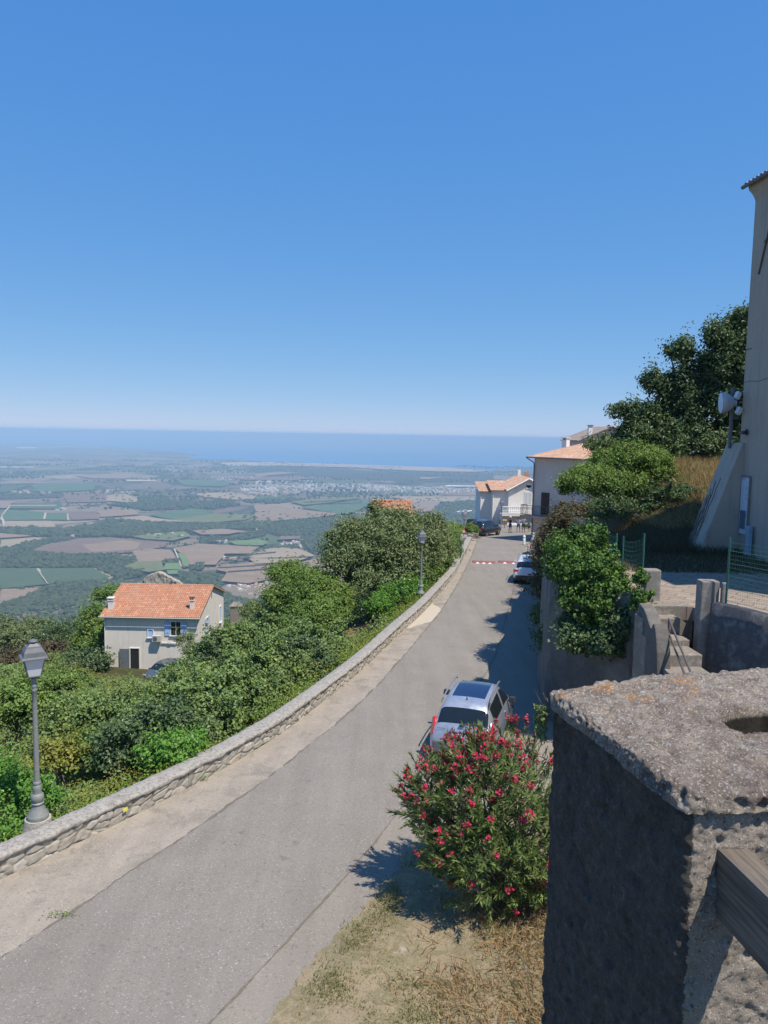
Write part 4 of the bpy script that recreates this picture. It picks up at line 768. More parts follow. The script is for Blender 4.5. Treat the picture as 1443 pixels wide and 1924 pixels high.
van = [(-2.1, .35, .74, .85, .72, 1.2, .70, 0, 0), (-2.08, .28, .85, .95, .82, 1.74, .72, 0, 0), (-1.95, .26, .90, 1.05, .86, 1.82, .74, 0, 0), (.1, .26, .90, 1.05, .86, 1.84, .74, 0, 0), (.2, .26, .90, 1.05, .86, 1.84, .74, 1, 0), (.75, .26, .90, 1.03, .86, 1.76, .72, 1, 1), (1.4, .26, .90, 1.02, .84, 1.15, .72, 0, 0), (1.95, .3, .82, .8, .75, .9, .55, 0, 0), (2.1, .38, .65, .6, .6, .65, .45, 0, 0)]
vp = P(1018, 1035, 61); vp.z = float(zr(61))+.005
c_ = car('parked_van', 'white panel van half hidden by the dark brambles near the bollard', vp+Vector((.35, 2.1, 0)), R(-12), whitep, van, .32, (-1.3, 1.3), .78, False, cat='van')
for s_ in (-1, 1): bx_part(c_, 'rear_window', (s_*.34, -2.105, 1.38), (.48, .03, .40), m_glass, .01); bx_part(c_, 'tail_light', (s_*.79, -2.07, .95), (.10, .08, .35), m_tail, .02)
bx_part(c_, 'rear_bumper', (0, -2.10, .45), (1.55, .12, .22), Mt['blackpl'], .04); mirrors(c_, .86, .9, 1.15, Mt['blackpl'])
b = MB(); b.box((0, -2.095, 1.1), (.012, .02, 1.2)); b.build('door_gap', Mt['blackpl'], c_)
mpv = [(-2.0, .35, .68, .6, .64, .66, .56, 0, 0), (-1.95, .26, .82, .8, .78, .9, .68, 0, 0), (-1.85, .24, .87, 1.0, .8, 1.1, .68, 0, 1), (-1.6, .24, .88, 1.03, .82, 1.55, .62, 0, 0), (-1.45, .24, .88, 1.03, .82, 1.62, .62, 1, 0), (-.2, .24, .88, 1.0, .83, 1.66, .62, 1, 0), (.4, .24, .88, .98, .83, 1.58, .62, 1, 1), (1.15, .24, .87, .96, .8, 1.08, .7, 0, 0), (1.7, .27, .82, .8, .7, .88, .56, 0, 0), (1.97, .35, .64, .55, .55, .6, .42, 0, 0)]
vp = P(300, 1262, 70.5); vp.z = H1(vp.x, vp.y)+.02
c_ = car('parked_car', 'grey blue family car parked against the wall of the orange roofed house', vp+Vector((.2, .4, 0)), R(155), bluep, mpv, .31, (-1.25, 1.25), .76, False); mirrors(c_, .85, .75, 1.02, bluep)
for s_ in (-1, 1): bx_part(c_, 'headlight', (s_*.62, 1.86, .74), (.32, .14, .16), m_head, .03); bx_part(c_, 'tail_light', (s_*.74, -1.92, .95), (.14, .1, .3), m_tail, .03)

# ------------------------------------------------------------------ houses
m_tile, nt, bs, _ = NM('orange roof tiles'); bs.inputs['Roughness'].default_value = .85; uvn = nd(nt, 'ShaderNodeUVMap').outputs[0]
def tilemat(name, stops, dirt):
    m, nt, bs, _ = NM(name); bs.inputs['Roughness'].default_value = .85; uvn = nd(nt, 'ShaderNodeUVMap').outputs[0]
    fl = nd(nt, 'ShaderNodeVectorMath', operation='FLOOR'); nt.links.new(uvn, fl.inputs[0]); wn_ = nd(nt, 'ShaderNodeTexWhiteNoise', noise_dimensions='2D'); nt.links.new(fl.outputs[0], wn_.inputs['Vector'])
    c = ramp(nt, wn_.outputs['Value'], stops); g = pos(nt); c = mix(nt, ramp(nt, noise(nt, g, 1.0, 7, .7), [(.42, 0.0), (.66, .75)]), c, dirt); c = mix(nt, ramp(nt, noise(nt, g, 12, 4, .7), [(.5, 0.0), (.7, .4)]), c, tuple(x*.5 for x in dirt))
    nt.links.new(c, bs.inputs['Base Color']); return m
m_tile = tilemat('orange roof tiles', [(0, (.38, .15, .08)), (.4, (.47, .19, .10)), (.75, (.44, .22, .135)), (1, (.55, .29, .18))], (.36, .22, .15))
m_tile2 = tilemat('pale terracotta tiles', [(0, (.50, .27, .17)), (.35, (.60, .36, .24)), (.7, (.66, .46, .34)), (1, (.50, .30, .20))], (.42, .27, .19))
def tile_roof(name, p00, p10, p01, p11, mt, parent, origin, tw=.21, tl=.36, amp=.035):
    """p00-p10 eave, p01-p11 ridge; half-round tiles running up the slope, each course stepped"""
    p00, p10, p01, p11 = map(Vector, (p00, p10, p01, p11)); W_ = max((p10-p00).length, (p11-p01).length); L_ = max((p01-p00).length, .1)
    nc = max(2, int(W_/tw)); nr_ = max(2, int(L_/tl)); K = 6; nu = nc*K+1; us = np.linspace(0, 1, nu)
    vv_ = []; 
    for i_ in range(nr_): vv_ += [(i_/nr_, 1.0, i_), ((i_+.995)/nr_, 0.0, i_)]
    nrm_ = (p10-p00).cross(p01-p00).normalized()
    if nrm_.z < 0: nrm_ = -nrm_
    A = np.array([p00, p10, p01, p11]); Vv = []; UV = []
    wob = fbm(np.stack([np.arange(len(vv_))*.9, np.zeros(len(vv_)), np.zeros(len(vv_))], 1), 2, 3)
    for r_i, (v_, st_, row) in enumerate(vv_):
        q = (A[0]*(1-v_)+A[2]*v_)[None]*(1-us)[:, None]+(A[1]*(1-v_)+A[3]*v_)[None]*us[:, None]
        ph = (us*nc) % 1.0; h = amp*np.abs(np.sin(np.pi*ph))*1.6+.022*st_+.006*wob[r_i]
        Vv.append(q+np.array(nrm_)[None]*h[:, None]); UV.append(np.stack([us*nc*.9999, np.full(nu, row+.5)], 1))
    n = len(vv_); Vv = np.array(Vv).reshape(-1, 3); UV = np.array(UV).reshape(-1, 2)
    o = fast(name, Vv, gridF(n, nu), mt, parent, origin, False, uv=UV)
    sdm = MB(); t_ = nrm_*-.06; a, b_, c_, d_ = p00, p10, p11, p01; sdm.add([a, b_, c_, d_, a+t_, b_+t_, c_+t_, d_+t_], [(0, 1, 5, 4), (1, 2, 6, 5), (2, 3, 7, 6), (3, 0, 4, 7), (7, 6, 5, 4)]); sdm.build('roof_board', mt, o, origin)
    return o
def ridge_cap(a, b_, mt, parent, origin, r=.10):
    a, b_ = Vector(a), Vector(b_); n = max(2, int((b_-a).length/.4)); m_ = MB()
    for i_ in range(n): m_.tube([a.lerp(b_, i_/n), a.lerp(b_, (i_+1.03)/n)], [r, r*.84], 8)
    return m_.build('ridge_tiles', mt, parent, origin)
def window(root, org, c, wd, ht, n_, mt_f=None, shutters=None, closed=False, bars=True, arch=False):
    """c centre in local metres; n_ outward normal (x,y)"""
    nx, ny = n_; tx, ty = -ny, nx; rot = Matrix(((tx, -nx, 0), (ty, -ny, 0), (0, 0, 1)))   # local x along wall, -y outward
    Mx = Matrix.Translation(Vector(c)) @ rot.to_4x4(); mt_f = mt_f or Mt['white']
    f = MB(); f.box((-wd/2-.04, -.03, 0), (.08, .09, ht+.16), M=Mx).box((wd/2+.04, -.03, 0), (.08, .09, ht+.16), M=Mx).box((0, -.031, ht/2+.04), (wd+.001, .09, .08), M=Mx).box((0, -.06, -ht/2-.05), (wd+.3, .18, .07), M=Mx)
    if bars and not closed: f.box((0, -.02, 0), (.05, .05, ht), M=Mx)
    if bars and not closed: f.box((0, -.021, ht*.1), (wd, .045, .035), M=Mx)
    fr = f.build('window', mt_f, root)
    g = MB(); g.box((0, -.006, 0), (wd, .02, ht), M=Mx); g.build('pane', Mt['glassdark'] if not closed else shutters, fr)
    if shutters and not closed:
        for s_ in (-1, 1):
            h = MB(); cx = s_*(wd/2+.09+wd*.27); h.box((cx, -.055, 0), (wd*.52, .035, ht+.06), M=Mx); h.box((cx, -.080, ht*.3), (wd*.46, .02, .07), M=Mx).box((cx, -.080, -ht*.3), (wd*.46, .02, .07), M=Mx)
            h.box((cx, -.081, 0), (.06, .018, ht*.66), M=Mx @ Matrix.Translation((0, 0, 0))); h.build('shutter', shutters, root)
    return fr
# --- house with the orange roof on the slope
HA = P(197, 1262, 74); HY = 74; hx0 = HA.x; hx1 = P(372, 1200, 74).x; hy0, hy1 = 74.0, 86.0; zb = HA.z; ze = P(193, 1158, 73.6).z; zrg = P(400, 1101, 80).z; hw_ = hx1-hx0
hr = thing('stone_house', 'two storey beige rendered house with an orange tiled roof and pale blue shutters', 'house', (hx0, hy0, zb-.3)); O = hr.location.copy()
D = hy1-hy0; eh = ze-O.z+.05; rh = zrg-O.z
b = MB(); vs = [(0, 0, -1.5), (hw_, 0, -1.5), (hw_, D, -1.5), (0, D, -1.5), (0, 0, eh), (hw_, 0, eh), (hw_, D, eh), (0, D, eh), (0, D/2, rh-.06), (hw_, D/2, rh-.06)]
b.add(vs, [(0, 1, 5, 4), (1, 2, 6, 9, 5), (2, 3, 7, 6), (3, 0, 4, 8, 7), (4, 5, 9, 8), (8, 9, 6, 7)]); b.build('wall', Mt['plasterwarm'], hr)
sl = (rh-eh)/(D/2); ov = .35
for (ya, yb) in ((-ov, D/2), (D+ov, D/2)):
    tile_roof('roof', (-.35, ya, eh-ov*sl+.02), (hw_+.25, ya, eh-ov*sl+.02), (-.35, yb, rh+.02), (hw_+.25, yb, rh+.02), m_tile, hr, None)
ridge_cap((-.35, D/2, rh+.06), (hw_+.25, D/2, rh+.06), m_tile, hr, None)
b = MB(); b.tube([(-.4, -ov-.07, eh-.12), (hw_+.3, -ov-.07, eh-.14)], .065, 8); b.build('gutter', mat('pale gutter', (.5, .47, .42), None, 5, .5), hr); b = MB(); b.tube([(.1, -.08, eh-.15), (.1, -.08, -.5)], .045, 8); b.build('downpipe', Mt['white'], hr)
def hp(px, py, Yp=74.0): p = P(px, py, Yp)-O; return p
c = hp(330.5, 1181); window(hr, O, (c.x, -.0, c.z), .95, 1.35, (0, -1), shutters=Mt['shutter'])
c = hp(283, 1190); window(hr, O, (c.x, -.0, c.z), .48, .78, (0, -1), shutters=Mt['shutter'], closed=True)
c = hp(253.5, 1237); b = MB(); b.box((c.x, -.01, c.z), (.85, .04, 2.0)); dr = b.build('open_door', Mt['darkhole'], hr)
b = MB(); b.box((c.x-.48, -.03, c.z+.02), (.10, .10, 2.12)).box((c.x+.48, -.03, c.z+.02), (.10, .10, 2.12)).box((c.x, -.031, c.z+1.04), (.86, .10, .09)); b.build('door_frame', Mt['white'], dr)
b = MB(); b.box((c.x-1.02, -.12, c.z-.02), (.92, .05, 2.0), 0.0); b.box((c.x-.72, -.15, c.z), (.03, .03, .15)); b.build('door_leaf', mat('grey metal door', (.17, .19, .21), (.14, .155, .175), 5, .5), dr)
c = hp(296, 1198); b = MB(); b.box((c.x, -.28, c.z), (.85, .36, .62)); ac_ = b.build('air_conditioner', mat('cream metal', (.55, .53, .49), None, 5, .5), hr, bevel=.02); b = MB(); b.lathe([(.22, 0), (.22, .01)], 20, M=Matrix.Translation((c.x-.12, -.47, c.z)) @ Matrix.Rotation(math.pi/2, 4, 'X')); b.build('fan_grille', Mt['lampcap'], ac_)
b = MB(); b.tube([(c.x+.4, -.10, c.z-.45), (c.x+1.9, -.10, c.z-.5)], .05, 8).box((c.x+1.2, -.10, c.z-.48), (.35, .1, .2)); b.build('conduit', Mt['white'], hr)
# gable side: shutters and window
for (px, py, w_, h_, cl) in ((411, 1154, .75, 1.75, True), (386, 1172, .8, 1.3, False)):
    yq = ((hx1)*F/(px-PW/2)*1.0); yq = abs(yq); c = P(px, py, yq)-O; window(hr, O, (hw_, c.y, c.z), w_, h_, (1, 0), shutters=Mt['shutter'], closed=cl)
b = MB(); c = P(399, 1119, 80)-O; b.box((hw_+.01, c.y, c.z), (.04, .12, .5)); b.build('vent_slot', Mt['darkhole'], hr)
# chimneys
c = P(209, 1138, 75.2)-O; b = MB(); b.box((c.x, c.y, c.z-.2), (.50, .5, 1.5)); b.box((c.x, c.y, c.z+.58), (.60, .6, .08)); ch = b.build('chimney', Mt['white'], hr); b = MB(); b.box((c.x-.2, c.y, c.z+.70), (.06, .5, .16)).box((c.x+.2, c.y, c.z+.70), (.06, .5, .16)).box((c.x, c.y, c.z+.82), (.66, .66, .07)); b.build('chimney_cap', Mt['white'], ch)
c = P(361, 1140, 75.4)-O; b = MB(); b.box((c.x, c.y, c.z-.3), (.38, .38, 1.9)); b.box((c.x, c.y, c.z+.68), (.5, .5, .06)); ch = b.build('chimney', Mt['plasterwarm'], hr); b = MB(); [b.box((c.x-.18+.18*k_, c.y, c.z+.88), (.06, .38, .34)) for k_ in range(3)]; b.box((c.x, c.y, c.z+1.08), (.56, .5, .06)); b.build('chimney_cap', m_tile, ch)
c = P(323, 1093, 80.2)-O; b = MB(); b.tube([(c.x, D/2, rh), (c.x, D/2, rh+.45)], .09, 8).box((c.x, D/2, rh+.5), (.26, .26, .06)); b.build('vent_pipe', Mt['lampcap'], hr)
# stone ruin behind the roof
rp_ = P(298, 1095, 93); b = MB(); gg = thing('stone_ruin', 'broken rubble stone gable of a ruin showing above the orange roof', 'ruin', (rp_.x, 93, rp_.z-6))
zt_ = [P(x, y, 93)-gg.location for x, y in [(262, 1096), (270, 1088), (280, 1080), (290, 1076), (298, 1073), (308, 1076), (316, 1083), (326, 1088), (338, 1094), (345, 1100)]]
Vr = []; nxr = 70; nzr = 40
xs_ = np.linspace(zt_[0].x-.3, zt_[-1].x+.3, nxr); tops = np.interp(xs_, [p.x for p in zt_], [p.z for p in zt_])+.12*fbm(np.stack([xs_*2.2, 0*xs_, 0*xs_], 1), 3, 5)
U_, W_2 = np.meshgrid(np.arange(nxr), np.linspace(0, 1, nzr), indexing='ij'); Zz_ = W_2*tops[:, None]; Xx_ = np.repeat(xs_[:, None], nzr, 1); db_, rv_ = vor2(Xx_.ravel()*3.2, Zz_.ravel()*4.4, 3); rel = .10*np.clip(db_/.25, 0, 1)*(.5+rv_)
Fr = np.stack([Xx_.ravel(), -rel, Zz_.ravel()], 1); Bk = np.stack([Xx_.ravel(), .5+0*rel, Zz_.ravel()], 1); G_ = gridF(nxr, nzr); n0 = nxr*nzr
top_ = np.array([[i_*nzr+nzr-1, (i_+1)*nzr+nzr-1, (i_+1)*nzr+nzr-1+n0, i_*nzr+nzr-1+n0] for i_ in range(nxr-1)])
fast('rubble_masonry', np.concatenate([Fr, Bk]), np.concatenate([G_, G_[:, ::-1]+n0, top_]), m_st, gg, None, True, {'cell': np.r_[rv_, rv_], 'joint': np.r_[db_, db_]})
# gate posts and small wall right of the house
for (px, py, Y_, lab) in ((440, 1160, 84, 'squat stone gate post with a pyramid cap beside the orange roofed house'), (447.5, 1162, 88, 'farther stone gate post with a pyramid cap behind the first one')):
    p = P(px, py, Y_); gz_ = H1(p.x, p.y); r = thing('gate_post', lab, 'gate post', (p.x, p.y, gz_), 0, 'stone gate posts'); h_ = p.z-gz_+1.3; h_ = P(px, 1138, Y_).z-gz_
    b = MB(); b.box((0, 0, h_/2), (.75, .75, h_)); b.build('shaft', Mt['concrete'], r, bevel=.03); b = MB(); b.box((0, 0, h_+.25), (.95, .95, .5), taper=.1); b.build('cap', Mt['concrete'], r)
# --- tiled roof behind the big tree
rp_ = P(735, 958, 64); r = thing('tiled_house', 'house behind the big tree with only its orange tiled roof showing', 'house', (rp_.x, 66, rp_.z-5)); Oq = r.location.copy()
a = P(697, 968, 62)-Oq; b_ = P(777, 968, 62)-Oq; c = P(696, 941, 66)-Oq; d = P(773, 941, 66)-Oq; dz = (c.z-a.z)/(c.y-a.y)
a2 = Vector((a.x, a.y-2, a.z-2*dz)); b2 = Vector((b_.x, b_.y-2, b_.z-2*dz)); tile_roof('roof', a2, b2, (a.x, c.y, c.z), (b_.x, c.y, c.z), m_tile, r, None)
tile_roof('roof', (a.x, c.y+5, c.z-2.4), (b_.x, c.y+5, c.z-2.4), (a.x, c.y, c.z), (b_.x, c.y, c.z), m_tile, r, None); ridge_cap((a.x, c.y, c.z+.05), (b_.x, c.y, c.z+.05), m_tile, r, None)
b = MB(); x0, x1, y0, y1 = a.x+.2, b_.x-.2, a2.y+.3, c.y+4.7; zl = a2.z-.05; zr2 = c.z-.08; b.add([(x0, y0, -7), (x1, y0, -7), (x1, y1, -7), (x0, y1, -7), (x0, y0, zl), (x1, y0, zl), (x1, y1, c.z-2.4), (x0, y1, c.z-2.4), (x0, c.y, zr2), (x1, c.y, zr2)], [(0, 1, 5, 4), (1, 2, 6, 9, 5), (2, 3, 7, 6), (3, 0, 4, 8, 7), (4, 5, 9, 8), (8, 9, 6, 7)]); b.build('wall', Mt['plasterwarm'], r)
# --- white house at the end of the road
m_wh = plaster('cream render', (.80, .755, .70), (.74, .69, .63), (.55, .50, .44), .35, .5); m_whs = mat('white render', (.83, .81, .78), (.76, .74, .71), 1.5, .85)
Y0 = 105.0; fl = P(956, 918, Y0); gz0 = P(956, 993, Y0).z-.4; wr = thing('white_house', 'cream gabled house with white balustrade balcony at the end of the road', 'house', (fl.x, Y0, gz0)); Ow = wr.location.copy()
pk = P(994, 898, Y0)-Ow; el = (fl-Ow).z; Wd = pk.x*2; Dp = 9.0
b = MB(); b.add([(0, 0, -2), (Wd, 0, -2), (Wd, Dp, -2), (0, Dp, -2), (0, 0, el), (Wd, 0, el), (Wd, Dp, el), (0, Dp, el), (pk.x, 0, pk.z-.05), (pk.x, Dp, pk.z-.05)], [(0, 1, 5, 8, 4), (1, 2, 6, 5), (2, 3, 7, 9, 6), (3, 0, 4, 7), (4, 8, 9, 7), (8, 5, 6, 9)]); b.build('wall', m_wh, wr)
s2 = (pk.z-el)/pk.x; o_ = .35
tile_roof('roof', (-o_, Dp+.2, el-o_*s2), (-o_, -o_, el-o_*s2), (pk.x, Dp+.2, pk.z), (pk.x, -o_, pk.z), m_tile2, wr, None); tile_roof('roof', (Wd+o_, -o_, el-o_*s2), (Wd+o_, Dp+.2, el-o_*s2), (pk.x, -o_, pk.z), (pk.x, Dp+.2, pk.z), m_tile2, wr, None)
b = MB()
for s_ in (0, 1):
    xa = -o_ if s_ == 0 else Wd+o_; b.tube([(xa, -o_-.03, el-o_*s2-.1), (pk.x, -o_-.03, pk.z-.1)], .09, 4)
b.build('verge_board', m_whs, wr)
b = MB(); b.lathe([(.35, 0), (.35, .05)], 20, M=Matrix.Translation((pk.x, -.02, pk.z-1.0)) @ Matrix.Rotation(math.pi/2, 4, 'X')).box((pk.x, -.04, pk.z-1.25), (.7, .06, .5)); b.build('arched_vent', m_whs, wr)
c = P(992, 938, Y0)-Ow; b = MB(); b.box((c.x, -.02, c.z), (1.05, .08, 2.1)); dq = b.build('balcony_door', Mt['white'], wr); b = MB(); b.box((c.x, -.065, c.z), (.03, .02, 2.0)).box((c.x-.25, -.065, c.z+.1), (.3, .02, 1.5)).box((c.x+.25, -.065, c.z+.1), (.3, .02, 1.5)); b.build('door_panels', mat('pale grey door panel', (.55, .56, .58), None, 4, .5), dq)
# wings to the left, stepped back
for (xa, xb, yy, yt, nm) in ((925, 956, 106.3, 913, 0), (902, 926, 107.6, 915, 1)):
    p0 = P(xa, 921 if nm == 0 else 923, yy)-Ow; p1_ = P(xb, 920, yy)-Ow; b = MB(); ez = p0.z; b.box(((p0.x+p1_.x)/2, p0.y+2.5, (ez-2)/2), (p1_.x-p0.x, 5, ez+2)); b.build('wing_wall', m_wh, wr)
    tile_roof('wing_roof', (p0.x-.25, p0.y-.35, ez-.02), (p1_.x+.1, p0.y-.35, ez-.02), (p0.x-.25, p0.y+5, ez+1.05), (p1_.x+.1, p0.y+5, ez+1.05), m_tile2, wr, None)
    b = MB(); b.tube([(p0.x+.12, p0.y-.08, ez-.1), (p0.x+.12, p0.y-.08, 0)], .05, 6); b.build('downpipe', m_whs, wr)
c = P(973, 884, 113)-Ow; b = MB(); b.box((pk.x, 8, pk.z+.3), (.45, .45, .9)); b.build('chimney', m_whs, wr); b = MB(); b.box((pk.x+1.2, 8.4, pk.z), (.5, .5, .9)); b.build('chimney', m_tile, wr)
c0 = P(943, 966, 103.3)-Ow; c1 = P(1012, 968, 103.3)-Ow; t0 = P(943, 951.5, 103.3)-Ow; zf_ = c0.z; xb0, xb1, yb0 = c0.x, c1.x, c0.y
b = MB(); b.box(((xb0+xb1)/2, yb0/2+0, zf_-.12), (xb1-xb0, -yb0, .24)); bal = b.build('balcony', m_whs, wr)
b = MB(); b.box(((xb0+xb1)/2, yb0+.08, zf_+1.0), (xb1-xb0, .2, .12)).box(((xb0+xb1)/2, yb0+.08, zf_+.10), (xb1-xb0, .18, .2)); b.box((xb0+.1, yb0/2, zf_+1.0), (.2, -yb0-.3, .12)); b.build('handrail', m_whs, bal)
k_ = 0; x = xb0+.14
while x < xb1: b = MB(); b.lathe([(.06, zf_+.2), (.09, zf_+.4), (.05, zf_+.62), (.07, zf_+.78), (.06, zf_+.95)], 8, c=(x, yb0+.08)); b.build('baluster', m_whs, bal); x += .26
b = MB(); b.box(((xb0+xb1)/2, yb0*.30, (zf_-.24-2)/2), (xb1-xb0-.6, .2, zf_-.24+2)); b.build('ground_floor_wall', m_wh, wr)
b = MB(); p0 = P(937, 990, 104.5)-Ow; p1_ = P(943, 955, 107)-Ow; b.tube([p0, p1_], .04, 6).tube([p0+Vector((0, 0, .5)), p1_+Vector((0, 0, .5))], .03, 6); b.build('stair_rail', Mt['steel'], wr)
q = P(953, 988, 96); q1 = P(1004, 988, 96); lw = thing('low_white_wall', 'low white painted garden wall behind the standing people', 'wall', (q.x, 96, float(zr(96))-.3)); 
b = MB(); b.box(((q1.x-q.x)/2, 0, .55), (q1.x-q.x, .25, P(953, 987.5, 96).z-lw.location.z)); b.build('wall_body', m_whs, lw, bevel=.02); b = MB(); b.box(((q1.x-q.x)/2, 0, P(953, 987.5, 96).z-lw.location.z+.1-.0), (q1.x-q.x+.1, .33, .08)); b.build('wall_cap', m_whs, lw)
q = P(947.5, 995, 93); r = thing('yellow_sign', 'small yellow direction sign on a rusty red post by the far lamp', 'sign', (q.x, 93, float(zr(93)))); b = MB(); b.tube([(0, 0, 0), (0, 0, 1.05)], .05, 8); b.build('post', mat('rusty red paint', (.28, .10, .06), None, 6, .7), r); b = MB(); b.box((0, -.02, .98), (.46, .05, .17)); b.build('sign_board', mat('yellow sign paint', (.80, .60, .03), None, 8, .5), r, bevel=.01)
# --- big shaded house
ax, ay = P(1003, 900, 75).x, 75.0; u = Vector((.66, -.75, 0)).normalized(); nrm2 = Vector((-u.y*-1, -u.x, 0)); nrm2 = Vector((u.y, -u.x, 0)).normalized(); inn = -nrm2
m_big = plaster('pale lilac render', (.62, .53, .47), (.55, .47, .42), (.38, .32, .28), .35, .5)
bg = thing('grey_house', 'tall plain rendered house in shade with a pale tiled hip roof and dark brown shutters', 'house', (ax, ay, float(zr(74))-1), math.atan2(u.y, u.x)); Ob = bg.location.copy(); Rb = Matrix.Rotation(-math.atan2(u.y, u.x), 3, 'Z')
def lb(p): return Rb @ (p-Ob)
ez = P(1003, 859, 75).z-Ob.z; Wb, Db = 12.5, 10.0; rz_ = ez+2.0
b = MB(); b.box((Wb/2, Db/2, (ez-1)/2), (Wb, Db, ez+1)); b.build('wall', m_big, bg)
o_ = .55; ex = [(-o_, -o_), (Wb+o_, -o_), (Wb+o_, Db+o_), (-o_, Db+o_)]; h1, h2 = (4.9, Db/2), (Wb-4.9, Db/2); e0 = ez+.02
tile_roof('roof', (ex[0][0], ex[0][1], e0), (ex[1][0], ex[1][1], e0), (h1[0], h1[1], rz_), (h2[0], h2[1], rz_), m_tile2, bg, None); tile_roof('roof', (ex[2][0], ex[2][1], e0), (ex[3][0], ex[3][1], e0), (h2[0], h2[1], rz_), (h1[0], h1[1], rz_), m_tile2, bg, None)
tile_roof('roof', (ex[3][0], ex[3][1], e0), (ex[0][0], ex[0][1], e0), (h1[0]-.05, h1[1]+.01, rz_), (h1[0], h1[1], rz_), m_tile2, bg, None); tile_roof('roof', (ex[1][0], ex[1][1], e0), (ex[2][0], ex[2][1], e0), (h2[0]+.05, h2[1]-.01, rz_), (h2[0], h2[1], rz_), m_tile2, bg, None)
b = MB(); b.box((Wb/2, Db/2, ez-.03), (Wb+2*o_-.02, Db+2*o_-.02, .06)); b.build('soffit', m_big, bg)
b = MB(); b.tube([(-o_, -o_-.05, ez+.0), (Wb+o_, -o_-.05, ez+.0)], .07, 8).tube([(-o_+.02, -o_-.05, ez-.05), (-.02, -.1, ez-.5), (.05, -.1, ez-.7), (.05, -.1, -1)], .05, 8); b.build('gutter', Mt['lampcap'], bg)
b = MB(); b.box((1.2, 3.3, ez+1.15), (.55, .55, 1.1)); ch = b.build('chimney', m_whs, bg); b = MB(); [b.box((1.2+s_*.2, 3.3, ez+1.8), (.08, .5, .2)) for s_ in (-1, 1)]; b.box((1.2, 3.3, ez+1.93), (.68, .68, .06)); b.build('chimney_cap', m_whs, ch)
def onw(px, py):   # photo point carried to the front wall of the shaded house
    r_ = ray(px, py); t_ = (Ob.x*nrm2.x+Ob.y*nrm2.y)/(r_.x*nrm2.x+r_.y*nrm2.y); return lb(r_*t_)
s0_, s1_ = onw(1018, 925), onw(1031, 968.5); cx = (s0_.x+s1_.x)/2; m_brn = mat('dark brown shutter paint', (.055, .028, .026), (.075, .04, .035), 5, .6)
b = MB(); b.box((cx, -.03, (s0_.z+s1_.z)/2), (abs(s1_.x-s0_.x), .08, s0_.z-s1_.z)); sh = b.build('shutter_door', m_brn, bg); b = MB()
for k_ in range(22): b.box((cx, -.085, s1_.z+.1+k_*(s0_.z-s1_.z-.2)/21), (abs(s1_.x-s0_.x)-.15, .03, .03), rot=Matrix.Rotation(.5, 3, 'X'))
b.build('louvre', m_brn, sh)
fz = onw(1025, 970).z; x1b = onw(1085, 975).x
b = MB(); b.box((x1b/2-.35, -.55, fz-.10), (x1b+.7, 1.1, .20)); bb_ = b.build('balcony', mat('pinkish concrete', (.36, .23, .19), (.42, .30, .25), 3, .9), bg); b = MB(); xa = -.65
b.tube([(xa, -.02, fz+1), (xa, -1.05, fz+1), (x1b-.05, -1.05, fz+1)], .025, 6).tube([(xa, -.02, fz+.12), (xa, -1.05, fz+.12), (x1b-.05, -1.05, fz+.12)], .02, 6)
x = xa
while x < x1b: b.tube([(x, -1.05, fz+.1), (x, -1.05, fz+1)], .014, 5); x += .14
for k_ in range(7): b.tube([(xa, -.05-.15*k_, fz+.1), (xa, -.05-.15*k_, fz+1)], .014, 5)
b.build('balcony_railing', Mt['blackpl'], bb_)
c = onw(1133, 962); b = MB(); b.box((c.x, -.03, c.z), (.9, .06, 1.0)); b.build('ground_window', m_brn, bg)
# --- house behind it
pkb = P(1150, 801, 98); r = thing('gabled_house', 'house on higher ground behind the tiled hip roof, with a white chimney', 'house', (pkb.x, 98, pkb.z-9)); Oc = r.location.copy(); lf = P(1084, 828, 98)-Oc; ph = 9.0; xr2 = -lf.x
b = MB(); b.add([(lf.x+.5, 0, 0), (xr2, 0, 0), (xr2, 9, 0), (lf.x+.5, 9, 0), (lf.x+.5, 0, lf.z+.1), (xr2, 0, lf.z+.1), (xr2, 9, lf.z+.1), (lf.x+.5, 9, lf.z+.1), (0, 0, ph-.15), (0, 9, ph-.15)], [(0, 1, 5, 8, 4), (1, 2, 6, 5), (2, 3, 7, 9, 6), (3, 0, 4, 7), (4, 8, 9, 7), (8, 5, 6, 9)]); b.build('wall', m_big, r)
m_gt = tilemat('grey brown old tiles', [(0, (.24, .20, .18)), (.5, (.32, .27, .24)), (1, (.40, .30, .25))], (.22, .19, .17))
tile_roof('roof', (lf.x, 9.3, lf.z), (lf.x, -.5, lf.z), (0, 9.3, ph), (0, -.5, ph), m_gt, r, None); tile_roof('roof', (-lf.x, -.5, lf.z), (-lf.x, 9.3, lf.z), (0, -.5, ph), (0, 9.3, ph), m_tile2, r, None)
c = P(1115, 812, 97)-Oc; b = MB(); b.box((c.x, .6, c.z), (.50, .5, 1.7)); ch = b.build('chimney', m_whs, r); b = MB(); b.box((c.x, .6, c.z+.88), (.75, .7, .07)); b.build('chimney_cap', Mt['lampcap'], ch)
